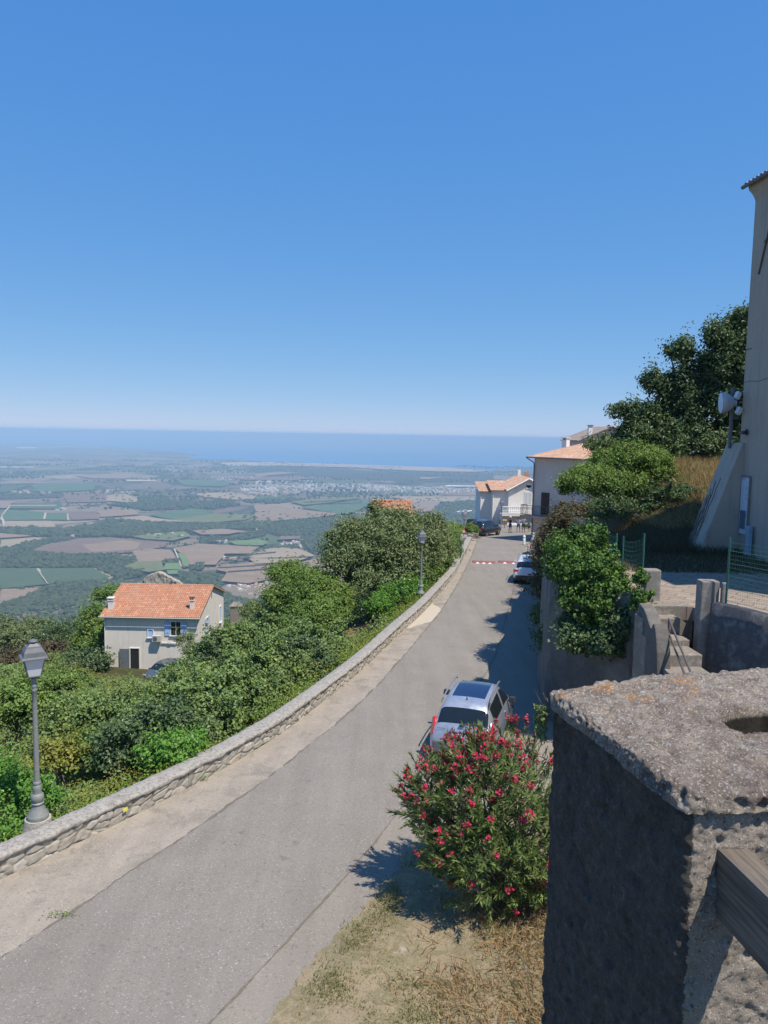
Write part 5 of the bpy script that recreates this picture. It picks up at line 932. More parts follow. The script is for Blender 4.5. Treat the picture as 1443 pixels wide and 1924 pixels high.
# ------------------------------------------------------------------ right: tall building with a buttress
m_rb = plaster('stained beige render', (.48, .395, .315), (.41, .335, .27), (.24, .20, .165), .55, .45)
A = P(1399, 700, 27.5); bx0, by0 = A.x, 27.5; dirf = Vector((.07, -1, 0)).normalized(); rzb = math.atan2(-dirf.x*-1, 1)
ztop = P(1409, 348, 27.5).z; zbas = -4.3
rb = thing('tall_house', 'tall windowless beige building on the right with a sloping buttress at its corner', 'building', (bx0, by0, zbas), math.atan2(.07, 1)); Orb = rb.location.copy()   # local: -y runs towards the camera, +x into the building
hB = ztop-zbas; LB = 10.3; WB = 12.0
b = MB(); b.box((WB/2, -LB/2, (hB-1)/2), (WB, LB, hB+1)); b.build('wall', m_rb, rb)
cv = [(0, hB-.55), (-.03, hB-.42), (-.09, hB-.26), (-.16, hB-.14), (-.18, hB-.04), (-.18, hB)]
b = MB(); n = len(cv); 
for (x, z) in cv: b.v += [Vector((x, .0-min(0, x), z)), Vector((x, -LB+min(0, x), z))]
for i_ in range(n-1): b.f.append([2*i_, 2*i_+2, 2*i_+3, 2*i_+1]); b.m.append(0)
b.add([(x, -x, z) for x, z in cv]+[(WB, -x, z) for x, z in cv], [(i_, i_+1, n+i_+1, n+i_) for i_ in range(n-1)]); b.build('cornice', m_rb, rb)
m_rt = tilemat('grey weathered roof tiles', [(0, (.22, .22, .24)), (.5, (.30, .29, .30)), (1, (.38, .35, .33))], (.2, .19, .19))
tile_roof('roof', (-.27, .3, hB+.05), (-.27, -LB-.4, hB+.05), (WB/2, .5, hB+2.3), (WB/2, -LB-.4, hB+2.3), m_rt, rb, None, .24, .4, .05)
b = MB(); b.tube([(-.33, .3, hB-.0), (-.33, -LB-.4, hB-.0)], .07, 8); b.build('gutter', Mt['lampcap'], rb)
# iron tie bar, cracks
b = MB(); p0, p1_ = Vector((-.03, -.55, hB-3.1)), Vector((-.03, -1.25, hB-1.1)); b.tube([p0, p1_], .03, 6).lathe([(.06, 0), (.06, .04)], 8, M=Matrix.Translation((p0+p1_)/2) @ Matrix.Rotation(-math.pi/2, 4, 'Y')); b.build('wall_anchor', mat('rusty iron', (.09, .07, .06), (.14, .10, .08), 9, .8), rb)
b = MB(); zc = P(1400, 719, 27.5).z-zbas; b.tube([(-.004, .0, zc), (-.004, -.5, zc+.03), (-.004, -.9, zc-.02), (-.004, -1.6, zc+.06), (-.004, -3, zc+.02)], .007, 4); zc2 = P(1400, 657, 27.5).z-zbas; b.tube([(-.02, -.0, zc2), (-.02, -.4, zc2)], .01, 4); b.build('wall_crack', Mt['darkhole'], rb)
# buttress
bt = P(1388, 832, 27.3).z-zbas; bw = 1.75
b = MB(); y0, y1 = .75, -.35; b.add([(-bw, y0, -.5), (-bw, y1, -.5), (.3, y1, -.5), (.3, y0, -.5), (-.10, y0, bt), (-.10, y1, bt), (.3, y1, bt), (.3, y0, bt)], [(0, 1, 5, 4), (1, 2, 6, 5), (2, 3, 7, 6), (3, 0, 4, 7), (4, 5, 6, 7)]); bu = b.build('buttress', m_rb, rb, bevel=.04)
rng2 = random.Random(4); b = MB()
for k_ in range(16):
    t = rng2.uniform(.0, .35); yv_ = y0-rng2.uniform(.02, .55); q = []
    tt = t
    while tt < t+rng2.uniform(.25, .6): x = -bw+(bw-.10)*tt-.015; q.append((x, yv_, -.5+(bt+.5)*tt)); tt += .03; yv_ += rng2.uniform(-.05, .05); yv_ = min(y0-.02, max(y0-.6, yv_))
    if len(q) > 2: b.tube(q, .011, 4)
b.build('dry_creeper_stems', Mt['bark'], bu)
# door, boards, lamp, dish
zd0 = P(1405, 1003, 26.9).z-zbas; zd1 = P(1405, 897, 26.9).z-zbas
m_door = mat('peeling white blue door paint', (.52, .56, .62), (.62, .66, .72), 5, .7, c3=(.25, .32, .42)); b = MB(); b.box((-.02, -.62, (zd0+zd1)/2), (.07, .52, zd1-zd0)); dr = b.build('door', m_door, rb)
b = MB(); b.box((-.035, -.34, (zd0+zd1)/2), (.09, .05, zd1-zd0+.08)).box((-.035, -.905, (zd0+zd1)/2), (.09, .05, zd1-zd0+.08)).box((-.036, -.62, zd1+.03), (.09, .51, .06)); b.build('door_frame', Mt['concrete'], dr); b = MB(); b.box((-.065, -.60, zd0+.5), (.02, .34, .65)); b.build('door_panel', mat('slate blue panel', (.13, .17, .22), None, 5, .6), dr)
b = MB(); b.box((-.16, -1.25, zd0-.15), (.12, .22, 1.0)); o = b.build('meter_cover', mat('pale blue board', (.33, .42, .50), (.26, .33, .40), 6, .7), rb, bevel=.01)
b = MB(); b.box((-.12, -.42, P(1412, 813, 27).z-zbas), (.20, .22, .12)); b.box((-.03, -.42, P(1412, 813, 27).z-zbas+.02), (.06, .08, .2)); b.build('floodlight', Mt['blackpl'], rb, bevel=.01)
b = MB(); pz0 = P(1385, 832, 27.7).z-zbas; pz1 = P(1388, 728, 27.7).z-zbas; b.tube([(-.20, .35, pz0-.2), (-.20, .35, pz1)], .06, 10); [b.box((-.1, .3, z_), (.24, .06, .08)) for z_ in (pz0+.15, pz0+.9, pz1-.2)]; b.build('antenna_mast', Mt['lampcap'], rb)
dz_ = P(1360, 757, 27.7); dl = Matrix.Rotation(-math.atan2(.07, 1), 3, 'Z') @ (dz_-Orb)
dsh = thing('dish_antenna', 'round drum shaped dish antenna on the corner mast of the tall building', 'antenna', dz_, 0); Md = Matrix.Rotation(-math.pi/2-.05, 4, 'Y') @ Matrix.Rotation(0, 4, 'Z'); Md = Matrix.Rotation(R(-10.6), 4, 'Z') @ Md @ Matrix.Scale(.78, 4)
b = MB(); b.lathe([(.47, .13), (.48, .10), (.48, -.06), (.44, -.12), (.32, -.30), (.20, -.40), (.10, -.43), (.10, -.55)], 32, M=Md); b.build('dish_body', mat('grey white dish metal', (.50, .50, .52), None, 5, .5), dsh, smooth=True)
b = MB(); b.lathe([(.455, .125), (.462, .140), (.30, .152), (.02, .156)], 32, M=Md); b.build('dish_cover', mat('pale blue white radome', (.60, .66, .78), None, 3, .45), dsh, smooth=True)
b = MB(); b.tube([(.38, -.05, .02), (.95, -.35, .06)], .018, 6).tube([(.40, .12, -.08), (.56, .25, -.10)], .05, 6); b.build('strut', Mt['steel'], dsh)
for (px, py) in ((1384, 743), (1386, 772)):
    q = P(px+2, py, 27.4); r = thing('antenna_box', 'upper small white radio box beside the dish antenna' if py < 760 else 'lower small white radio box beside the dish antenna', 'radio box', q, .4, 'radio boxes on the mast'); b = MB(); b.box((0, 0, 0), (.17, .14, .26), rot=Matrix.Rotation(.5, 3, 'Y')); b.build('case', Mt['white'], r, bevel=.02); b = MB(); b.tube([(.05, 0, -.1), (.18, .1, -.25), (.2, .2, -.1)], .012, 5); b.build('cable', Mt['black'], r)

# ------------------------------------------------------------------ terrace, retaining wall, steps
m_rw, nt, bs, _ = NM('old grey retaining wall'); g = pos(nt); bs.inputs['Roughness'].default_value = .92
c = ramp(nt, noise(nt, g, .9, 8, .7, .6), [(.3, (.07, .062, .055)), (.5, (.13, .12, .105)), (.7, (.20, .185, .16))]); c = mix(nt, ramp(nt, noise(nt, g, 18, 5, .75), [(.45, 0.0), (.7, .55)]), c, (.06, .055, .05)); nt.links.new(c, bs.inputs['Base Color']); bump(nt, bs, noise(nt, g, 22, 7, .75), .8, .012)
def rwall(pts, thick, zb_, label, name='retaining_wall', n_rows=10, seed=3, mt=None, cat='wall'):
    """pts: (x,y,ztop) along the front foot line; body extends to the right-hand side by thick"""
    P3 = []; 
    for (a, b_) in zip(pts[:-1], pts[1:]):
        L_ = math.dist(a[:2], b_[:2]); n = max(1, int(L_/.35)); P3 += [tuple(a[i_]+(b_[i_]-a[i_])*k_/n for i_ in range(3)) for k_ in range(n)]
    P3.append(pts[-1]); A_ = np.array(P3); n = len(A_); d_ = np.gradient(A_[:, :2], axis=0); d_ /= np.linalg.norm(d_, axis=1)[:, None]; nr2 = np.stack([d_[:, 1], -d_[:, 0]], 1)
    prof_ = [(0, 0)]*0+[(0.0, k_/(n_rows-1)) for k_ in range(n_rows)]+[(.05, 1.015), (thick*.5, 1.02), (thick-.03, 1.015), (thick, 1.0), (thick, 0.0)]
    V = []
    for (o__, f_) in prof_:
        zz_ = zb_+(A_[:, 2]-zb_)*min(f_, 1)+(.03 if f_ > 1 else 0); nz_ = .07*fbm(np.stack([A_[:, 0]*1.3, A_[:, 1]*1.3, zz_*1.3], 1), 4, seed); batter = .16*(1-min(f_, 1))
        V.append(np.stack([A_[:, 0]+nr2[:, 0]*(o__+nz_-batter*(o__ < .2)), A_[:, 1]+nr2[:, 1]*(o__+nz_-batter*(o__ < .2)), zz_+.4*nz_*(f_ >= 1)], 1))
    V = np.array(V); npf = len(prof_); Fc = gridF(npf, n); root = thing(name, label, cat, (pts[0][0], pts[0][1], zb_)); fast('wall_body', V.reshape(-1, 3), Fc, mt or m_rw, root, root.location, True)
    b = MB(); b.add([tuple(v) for v in V[:, 0]], [list(range(npf))]); b.add([tuple(v) for v in V[:, -1]], [list(range(npf))]); b.build('wall_end', mt or m_rw, root, root.location); return root
pts = [(float(xwr(y_)), y_, max(float(ftr(np.array([xwr(y_)+1.0]), np.array([float(y_)]))[0]), float(zr(y_))+.6)+.12) for y_ in range(72, 19, -2)]
pts = pts[:-1]+[(5.05, 21.6, -3.98)]
rwall([(x, y, z) for x, y, z in pts[::-1]], .5, -11.2, 'tall old retaining wall along the right edge of the road under the ivy')
rwall([(6.35, 18.75, -3.95), (5.75, 20.1, -3.97), (5.05, 21.6, -3.98)], .5, -9, 'short wall end facing us below the ivy, left of the steps')
# terrace paving
m_pv, nt, bs, _ = NM('terrace paving slabs'); g = pos(nt); bs.inputs['Roughness'].default_value = .9
br = nd(nt, 'ShaderNodeTexBrick'); br.offset = .5; nt.links.new(mapv(nt, g, (1, 1, 1), (0, 0, .62)), br.inputs[0]); br.inputs['Scale'].default_value = 1.0; br.inputs['Brick Width'].default_value = .62; br.inputs['Row Height'].default_value = .32; br.inputs['Mortar Size'].default_value = .012
br.inputs['Color1'].default_value = (.27, .21, .165, 1); br.inputs['Color2'].default_value = (.34, .27, .215, 1); br.inputs['Mortar'].default_value = (.07, .055, .04, 1)
c = mix(nt, ramp(nt, noise(nt, g, 2.5, 7, .7), [(.4, 0.0), (.68, .6)]), br.outputs[0], (.20, .16, .125)); nt.links.new(c, bs.inputs['Base Color']); bump(nt, bs, br.outputs['Fac'], -.6, .01)
tr = MB(); tr.prism([(5.75, 20.9), (6.6, 19.0), (7.0, 18.45), (7.55, 18.35), (7.75, 17.55), (8.4, 16.4), (11, 13.5), (13.6, 13.5), (13.2, 25.5), (9, 27.5), (5.75, 27.3), (5.25, 23)], -4.35, -4.02); o = tr.build('terrace', m_pv); tag(o, kind='structure')
# steps
stp = thing('steps', 'worn concrete steps going down from the gate between low walls', 'steps', (6.9, 18, -5)); m_stp = mat('worn step concrete', (.29, .25, .21), (.19, .165, .135), 5, .9, bmp=.6, bsc=30, bd=.008, c3=(.36, .32, .27))
sx0, sx1 = 6.2, 7.12
b = MB(); b.box((6.95, 18.62, -4.45), (1.25, .5, .9), rz=.06); b.build('threshold', m_stp, stp, stp.location, bevel=.02)
for (ya, yb, z, xo) in ((18.45, 17.95, -4.22, .35), (17.95, 17.35, -4.58, .12), (17.35, 16.62, -4.72, 0), (16.62, 16.0, -4.98, -.06), (16.0, 15.4, -5.25, -.15), (15.4, 14.8, -5.55, -.25), (14.8, 14.2, -5.85, -.35), (14.2, 13.6, -6.2, -.4)):
    b = MB(); b.box(((sx0+sx1)/2-.02, (ya+yb)/2-.001, (z-8.8)/2), (sx1-sx0, ya-yb+.002, z+8.8), rz=.06); b.build('step', m_stp, stp, stp.location, bevel=.02)
# the low dark wall with fence at the far right
rwall([(10.6, 12.6, -3.75), (9.0, 14.7, -3.72), (8.15, 16.0, -3.70), (7.55, 17.30, -3.70)], .28, -8.8, 'low dark roughcast wall under the green fence at the right', 'garden_wall', 10, 8, mat('dark roughcast', (.13, .125, .125), (.08, .078, .08), 3, .95, bmp=1, bsc=35, bd=.012, c3=(.22, .21, .205)))
# left curved cheek wall of the steps
ck = thing('cheek_wall', 'leaning grey cheek wall with a curved top left of the handrails', 'wall', (6.25, 18.0, -8.8)); b = MB()
p_ = [(-.0, 0), (-.95, 0), (-1.55, 0), (-1.66, 3.0), (-1.62, 3.7), (-1.50, 4.15), (-1.36, 4.45), (-1.22, 4.62), (-1.08, 4.70), (-.96, 4.66), (-.88, 4.55), (-.75, 4.53), (-.55, 4.60), (-.3, 4.72), (-.0, 4.80), (.5, 4.82), (.5, 0)]
n = len(p_); b.add([(-.02, y, z) for y, z in p_]+[(.28, y, z) for y, z in p_], [list(range(n)), list(range(n, 2*n))[::-1]]+[(i_, (i_+1) % n, n+(i_+1) % n, n+i_) for i_ in range(n)], M=Matrix.Rotation(-.12, 4, 'Z')); b.build('wall_body', m_rw, ck, bevel=.04)
# gate pillars
def pillar(xa, xb, Yp, ztp, zbt, dp, label, mt=None):
    a = P(xa, 1100, Yp).x; c = P(xb, 1100, Yp).x; r = thing('gate_pillar', label, 'pillar', ((a+c)/2, Yp+dp/2, zbt)); hh = ztp-zbt
    nu = 14; V = []; Fs = []; b = MB(); b.box((0, 0, hh/2-.01), (c-a, dp, hh-.02)); o = b.build('shaft', mt or Mt['concrete'], r, bevel=.035); return r
pillar(1212, 1242, 19.0, P(1228, 1070, 19).z, -8.5, .34, 'stubby concrete gate pillar with ivy climbing its left side')
pillar(1319, 1353, 17.45, P(1336, 1091, 17.45).z, -8.6, .34, 'grey concrete gate pillar at the head of the low dark wall')
pillar(1358, 1369, 17.35, P(1364, 1094, 17.35).z, -4.1, .12, 'thin concrete stub holding the green fence post')
# handrails
hrail = thing('handrail', 'pair of rusty steel handrail pipes running down the steps', 'handrail', P(1256, 1195, 17.9)); Oh = hrail.location.copy(); m_hr = mat('rusty grey steel pipe', (.12, .10, .095), (.17, .14, .13), 9, .6, .4)
for (a, c) in (((1257, 1164, 17.0), (1299, 1266, 15.2)), ((1257, 1190, 17.0), (1286, 1266, 15.3))):
    p0, p1_ = P(*a), P(*c); b = MB(); b.tube([p0, p1_+(p1_-p0)*.5], .024, 8); b.build('pipe', m_hr, hrail, Oh)
b = MB(); b.tube([P(1257, 1162, 17.0), P(1256, 1215, 17.0)], .024, 8); b.build('rail_post', m_hr, hrail, Oh)
# ------------------------------------------------------------------ wire fences
def fence(name, label, posts, h_, wires, cell, sag=.0, grp=None, mesh=True, mid=None, rad=.0035):
    posts = [Vector(p) for p in posts]; r = thing(name, label, 'fence', posts[0], 0, grp); O_ = r.location.copy()
    for p in posts: b = MB(); b.tube([p-Vector((0, 0, .1)), p+Vector((0, 0, h_+.06))], .026, 8); b.build('post', Mt['wire'], r, O_)
    w_ = MB()
    for a, c in zip(posts[:-1], posts[1:]):
        L_ = (c-a).length
        for k_ in range(wires):
            z = h_*(k_+.5)/wires; q = [a.lerp(c, t)+Vector((0, 0, z-sag*4*t*(1-t))) for t in np.linspace(0, 1, 9)]; w_.tube(q, .006 if k_ % 3 == 0 else rad, 3, cap=False)
        n = int(L_/cell)
        for j in range(1, n): t = j/n; s_ = sag*4*t*(1-t); w_.tube([a.lerp(c, t)+Vector((0, 0, .03-s_)), a.lerp(c, t)+Vector((0, 0, h_-.02-s_))], rad*.7, 3, cap=False)
    w_.build('wire_mesh', Mt['wire'], r, O_, recalc=False); return r
f0 = P(1064, 1003, 28); f1 = P(1156, 1068, 21.6); f2 = P(1169, 1060, 21.8); f3 = P(1208, 1059, 20.3)
fence('wire_fence', 'sagging green wire fence running back along the wall top behind the ivy', [f0, f0.lerp(f1, .5), f1], .95, 6, .12, .05, 'green wire fences')
fence('wire_fence', 'short green wire fence with sagging wires between two posts near the ivy', [f2, f3], .75, 6, .10, .09, 'green wire fences')
g0 = P(1364, 1133, 17.25); g1 = Vector((8.3, 16.05, -3.66)); g2 = Vector((9.6, 14.1, -3.66)); g0.z = -3.66
fence('wire_fence', 'tall green mesh fence on the low dark wall at the right edge', [g0, Vector((9.05, 14.9, -3.66)), Vector((10.5, 12.8, -3.66))], 1.44, 15, .06, .0, 'green wire fences', rad=.0028)
gf0 = P(866, 1046, 57); gf1 = P(858, 1012, 66); gf0.z = float(zr(57))-.2; gf1.z = float(zr(66))-.2
fence('wire_fence', 'dark green garden fence at the edge of the hedge near the warning sign', [gf0, gf0.lerp(gf1, .5), gf1], 1.9, 12, .12, .0, 'green wire fences', rad=.012)

# ------------------------------------------------------------------ foreground concrete pillar
m_fc, nt, bs, _ = NM('coarse old concrete with aggregate'); co = nd(nt, 'ShaderNodeTexCoord').outputs['Object']; bs.inputs['Roughness'].default_value = .93; bs.inputs['Specular IOR Level'].default_value = .2
c = ramp(nt, noise(nt, co, 5, 9, .72, .3), [(.30, (.22, .17, .14)), (.45, (.38, .31, .25)), (.58, (.50, .42, .34)), (.72, (.29, .23, .19))])
c = mix(nt, ramp(nt, noise(nt, co, 60, 5, .8), [(.54, 0.0), (.66, .6)]), c, (.17, .14, .12))
vv_ = nd(nt, 'ShaderNodeTexVoronoi'); vv_.inputs['Scale'].default_value = 75; nt.links.new(co, vv_.inputs[0]); vc = nd(nt, 'ShaderNodeSeparateColor'); nt.links.new(vv_.outputs['Color'], vc.inputs[0])
peb = mth(nt, 'MULTIPLY', ramp(nt, vv_.outputs['Distance'], [(.25, 1.0), (.42, 0.0)]), ramp(nt, vc.outputs[0], [(.62, 0.0), (.66, .75)])); c = mix(nt, peb, c, ramp(nt, vc.outputs[1], [(0, (.46, .42, .37)), (.5, (.36, .30, .25)), (1, (.60, .57, .53))]))
c = mix(nt, ramp(nt, noise(nt, co, 19, 7, .8), [(.42, .6), (.56, 0.0)]), c, (.19, .145, .12)); c = mix(nt, ramp(nt, noise(nt, co, 31, 6, .78), [(.58, 0.0), (.63, .85)]), c, (.58, .54, .49))
sep = nd(nt, 'ShaderNodeSeparateXYZ'); nt.links.new(co, sep.inputs[0]); gtn = nd(nt, 'ShaderNodeMath', operation='LESS_THAN'); nt.links.new(sep.outputs[2], gtn.inputs[0]); gtn.inputs[1].default_value = -.040; c = mix(nt, mth(nt, 'MULTIPLY', gtn.outputs[0], .6), c, ramp(nt, noise(nt, co, 8, 7, .7), [(.35, (.62, .53, .44)), (.65, (.46, .39, .32))])); li = ramp(nt, noise(nt, co, 13, 6, .75), [(.54, 0.0), (.60, .9)])
msk = mth(nt, 'MULTIPLY', ramp(nt, sep.outputs[1], [(.43, 0.0), (.47, 1.0)]), ramp(nt, sep.outputs[0], [(.20, 1.0), (.25, 0.0)])); msk = mth(nt, 'MULTIPLY', msk, ramp(nt, sep.outputs[2], [(-.02, 0.0), (-.01, 1.0)]))
vcm = nd(nt, 'ShaderNodeMath', operation='GREATER_THAN'); nt.links.new(sep.outputs[2], vcm.inputs[0]); vcm.inputs[1].default_value = -.02
msk = mth(nt, 'MULTIPLY', mth(nt, 'MULTIPLY', ramp(nt, sep.outputs[1], [(.40, 0.0), (.45, 1.0)]), ramp(nt, sep.outputs[0], [(.20, 1.0), (.25, 0.0)])), vcm.outputs[0])
c = mix(nt, mth(nt, 'MULTIPLY', li, msk), c, (.62, .27, .05)); c = mix(nt, ramp(nt, noise(nt, co, 130, 4, .75), [(.57, 0.0), (.63, .85)]), c, (.10, .08, .068)); c = mix(nt, ramp(nt, noise(nt, co, 210, 3, .7), [(.57, 0.0), (.62, .9)]), c, (.74, .70, .65))
pit_shade = mth(nt, 'MULTIPLY', mth(nt, 'MULTIPLY', mth(nt, 'GREATER_THAN', sep.outputs[0], .13), mth(nt, 'GREATER_THAN', sep.outputs[1], .15)), ramp(nt, mth(nt, 'MULTIPLY', sep.outputs[2], -5.0), [(.045, 0.0), (.09, .95)])); c = mix(nt, pit_shade, c, (.02, .018, .015))  # shade inside the cap's hole painted in, darker with depth
side_shade = nd(nt, 'ShaderNodeMath', operation='LESS_THAN'); nt.links.new(mth(nt, 'ADD', sep.outputs[0], mth(nt, 'MULTIPLY', noise(nt, co, 22, 6, .75), -.045)), side_shade.inputs[0]); side_shade.inputs[1].default_value = -.010; side_shade = mth(nt, 'MULTIPLY', side_shade.outputs[0], gtn.outputs[0]); c = mix(nt, mth(nt, 'MULTIPLY', side_shade, .86), c, ramp(nt, noise(nt, co, 40, 6, .8), [(.35, (.04, .034, .03)), (.55, (.10, .086, .074)), (.72, (.21, .185, .165))]))  # shade of the shaft's left face painted as a near-black mottled colour
nt.links.new(c, bs.inputs['Base Color'])
hgt_n = mth(nt, 'ADD', noise(nt, co, 60, 8, .85), mth(nt, 'MULTIPLY', noise(nt, co, 190, 5, .85), .6)); bump(nt, bs, hgt_n, 1.0, .011)
ZT = -.55; K_ = PZ(1296, 1490, ZT); L_p = PZ(1036, 1300, ZT); FRp = PZ(1443, 1504, ZT)
e2 = (L_p-K_); dpt = e2.length; e2.normalize(); e1 = Vector((e2.y, -e2.x, 0)); e1 = (e1*.6+(FRp-K_).normalized()*.4).normalized(); e1.z = 0; e1.normalize(); wdt = .62
fp = thing('concrete_pillar', 'massive crumbling concrete pillar top with orange lichen close to the camera', 'pillar', K_, 0); MK = Matrix(((e1.x, e2.x, 0), (e1.y, e2.y, 0), (0, 0, 1)))
def roughbox(name, x0, x1, y0, y1, z0, z1_, r, step, amp, seed, pit=None, faces='lftbr', extra=None):
    """lumpy block in the pillar frame; faces: l left, f front, t top, b back, r right"""
    nx, ny, nz = [max(3, int(abs(b_-a)/step)) for a, b_ in ((x0, x1), (y0, y1), (z0, z1_))]; Vs, Fs = [], []; o = 0
    def add(A, B_, mk):
        nonlocal o
        U, W_ = np.meshgrid(A, B_, indexing='ij'); p = mk(U.ravel(), W_.ravel()); Vs.append(p); Fs.append(gridF(len(A), len(B_))+o); o += len(p)
    X_, Y_, Z_ = np.linspace(x0, x1, nx), np.linspace(y0, y1, ny), np.linspace(z0, z1_, nz); one = lambda u: np.ones_like(u)
    if 'l' in faces: add(Z_, Y_, lambda u, v: np.stack([one(u)*x0, v, u], 1))
    if 'r' in faces: add(Y_, Z_, lambda u, v: np.stack([one(u)*x1, u, v], 1))
    if 'f' in faces: add(X_, Z_, lambda u, v: np.stack([u, one(u)*y0, v], 1))
    if 'b' in faces: add(Z_, X_, lambda u, v: np.stack([v, one(u)*y1, u], 1))
    if 't' in faces: add(X_, Y_, lambda u, v: np.stack([u, v, one(u)*z1_], 1))
    V = np.concatenate(Vs); Fc = np.concatenate(Fs)
    rr = r*(1+.8*fbm(V*9, 3, seed+9))[:, None]; lo = np.array([x0, y0, z0-1])+rr; hi = np.array([x1, y1, z1_])-rr; cl = np.clip(V, lo, hi); d_ = V-cl; ln_ = np.linalg.norm(d_, axis=1)[:, None]; nr_ = d_/np.maximum(ln_, 1e-6); V = np.where(ln_ > 1e-6, cl+nr_*np.minimum(ln_, rr), V)
    nr_ = np.where(ln_ > 1e-6, nr_, 0)
    a = amp*(1.1*fbm(V*7, 3, seed)+.55*fbm(V*30, 3, seed+1)+.34*fbm(V*95, 2, seed+2)+.22*vnoise(V*170, seed+3)); pits = fbm(V*48+9, 2, seed+4); a = a-amp*.9*np.clip(pits-.25, 0, 1)*2.2
    V = V+nr_*a[:, None]
    if extra: V = extra(V)
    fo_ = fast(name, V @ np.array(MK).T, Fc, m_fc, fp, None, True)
    b = bmesh.new(); b.from_mesh(fo_.data); bmesh.ops.remove_doubles(b, verts=b.verts, dist=.0004); b.to_mesh(fo_.data); b.free(); return fo_
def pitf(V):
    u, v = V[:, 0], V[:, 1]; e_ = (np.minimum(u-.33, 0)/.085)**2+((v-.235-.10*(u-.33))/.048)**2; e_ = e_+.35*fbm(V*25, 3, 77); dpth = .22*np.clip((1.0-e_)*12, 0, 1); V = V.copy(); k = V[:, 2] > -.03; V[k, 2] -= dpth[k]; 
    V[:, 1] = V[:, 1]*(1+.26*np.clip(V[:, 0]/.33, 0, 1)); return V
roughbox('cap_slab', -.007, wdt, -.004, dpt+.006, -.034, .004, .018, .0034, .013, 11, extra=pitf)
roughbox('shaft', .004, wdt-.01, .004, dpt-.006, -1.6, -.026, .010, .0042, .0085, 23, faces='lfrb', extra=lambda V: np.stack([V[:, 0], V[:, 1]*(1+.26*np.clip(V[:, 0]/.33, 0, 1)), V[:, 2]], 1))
# crack across the near face
cq = [(1308, 1600), (1322, 1604), (1338, 1613), (1352, 1606), (1372, 1601), (1400, 1599), (1425, 1590), (1460, 1583)]; fn = Vector((-e2.x, -e2.y, 0)); kp = K_+e2*.004
b = MB(); pp_ = []
for q_ in cq: r_ = ray(*q_); t_ = kp.dot(fn)/r_.dot(fn); pp_.append(r_*t_-K_+fn*.0005)
b.tube(pp_, [.0012, .0022, .0018, .0026, .0022, .002, .0026, .002], 5); b.build('crack', Mt['darkhole'], fp)
# wooden rail into the pillar
m_wd, nt, bs, _ = NM('grey weathered timber'); co = nd(nt, 'ShaderNodeTexCoord').outputs['Object']; bs.inputs['Roughness'].default_value = .85
gr = noise(nt, mapv(nt, co, (60, 3.0, 60)), 1.5, 8, .7, .5); c = ramp(nt, gr, [(.25, (.035, .028, .022)), (.45, (.11, .088, .07)), (.6, (.18, .15, .12)), (.8, (.07, .057, .045))]); nt.links.new(c, bs.inputs['Base Color']); bump(nt, bs, gr, .8, .004)
w0 = PZ(1369, 1612, -.645); wr_ = thing('wooden_rail', 'grey weathered timber rail let into the near side of the foreground pillar', 'rail', w0); b = MB(); ang = math.atan2(-.02, 1)
nb = 30; 
b.box((.026, -.36, -.058), (.052, .86, .112)); o = b.build('beam', m_wd, wr_, bevel=.006); wr_.rotation_euler = (0, 0, R(7))
# platform the camera's pillar stands on
b = MB(); b.prism([(K_.x+.06, K_.y+.06), (K_.x+2.2, K_.y-.1), (K_.x+2.6, K_.y+.9), (L_p.x+.12, L_p.y-.03)], -9, -1.62); o = b.build('terrace_wall', m_rw); tag(o, 'high retaining wall under the foreground concrete pillar', 'wall')
# ------------------------------------------------------------------ foliage
rg = np.random.default_rng(11)
def unit(n):
    v = rg.normal(size=(n, 3)); return v/np.linalg.norm(v, axis=1)[:, None]
def leafcards(name, pts, nrm, size, asp, mt, parent=None, origin=None, tone=None, axis_=None, curl=.18):
    n = len(pts); t = axis_ if axis_ is not None else np.cross(nrm, unit(n)); t = t/(np.linalg.norm(t, axis=1)[:, None]+1e-9)
    b_ = np.cross(nrm, t); b_ /= (np.linalg.norm(b_, axis=1)[:, None]+1e-9); nn = np.cross(t, b_); s_ = size[:, None]
    base_ = pts-t*s_*.5; tip = pts+t*s_*.5-nn*s_*curl; l_ = pts-t*s_*.05+b_*s_*asp*.5+nn*s_*.07; r_ = pts-t*s_*.05-b_*s_*asp*.5+nn*s_*.07
    V = np.stack([base_, r_, tip, l_], 1).reshape(-1, 3); Fc = np.arange(4*n).reshape(n, 4); at = {'tone': np.repeat(tone if tone is not None else np.zeros(n), 4)}
    return fast(name, V, Fc, mt, parent, origin, False, at)
def crown_points(ells, nc, nl, cr, squash=.8):
    """clumps of leaves spread through ellipsoids, most near their surface"""
    vol = np.array([e[3]*e[4]+e[4]*e[5]+e[3]*e[5] for e in ells]); k = rg.choice(len(ells), nc, p=vol/vol.sum()); E = np.array(ells)[k]
    u = unit(nc); u[:, 2] = np.where(u[:, 2] < -.3, -u[:, 2]*.6, u[:, 2]); rad = rg.uniform(.35, 1.0, nc)**.55; cc_ = E[:, :3]+u*E[:, 3:6]*rad[:, None]
    rc_ = cr*rg.uniform(.4, 1.6, nc); idx = np.repeat(np.arange(nc), nl); d = unit(len(idx)); rr = rg.uniform(0, 1, len(idx))**.55; st_ = (u*.8+.6*unit(nc)+np.array([0, 0, .25])); st_ /= np.linalg.norm(st_, axis=1)[:, None]; el_ = rg.uniform(.1, 1.3, nc)**2
    off = d*(rc_[idx]*rr)[:, None]*np.array([1, 1, squash]); off = off+st_[idx]*((off*st_[idx]).sum(1)*el_[idx])[:, None]; p = cc_[idx]+off; out = d*.5+(u[idx])*.35+np.array([0, 0, .4])+.75*unit(len(idx)); out /= np.linalg.norm(out, axis=1)[:, None]
    return p, out, rg.uniform(0, 1, nc)[idx], cc_
LM = {}
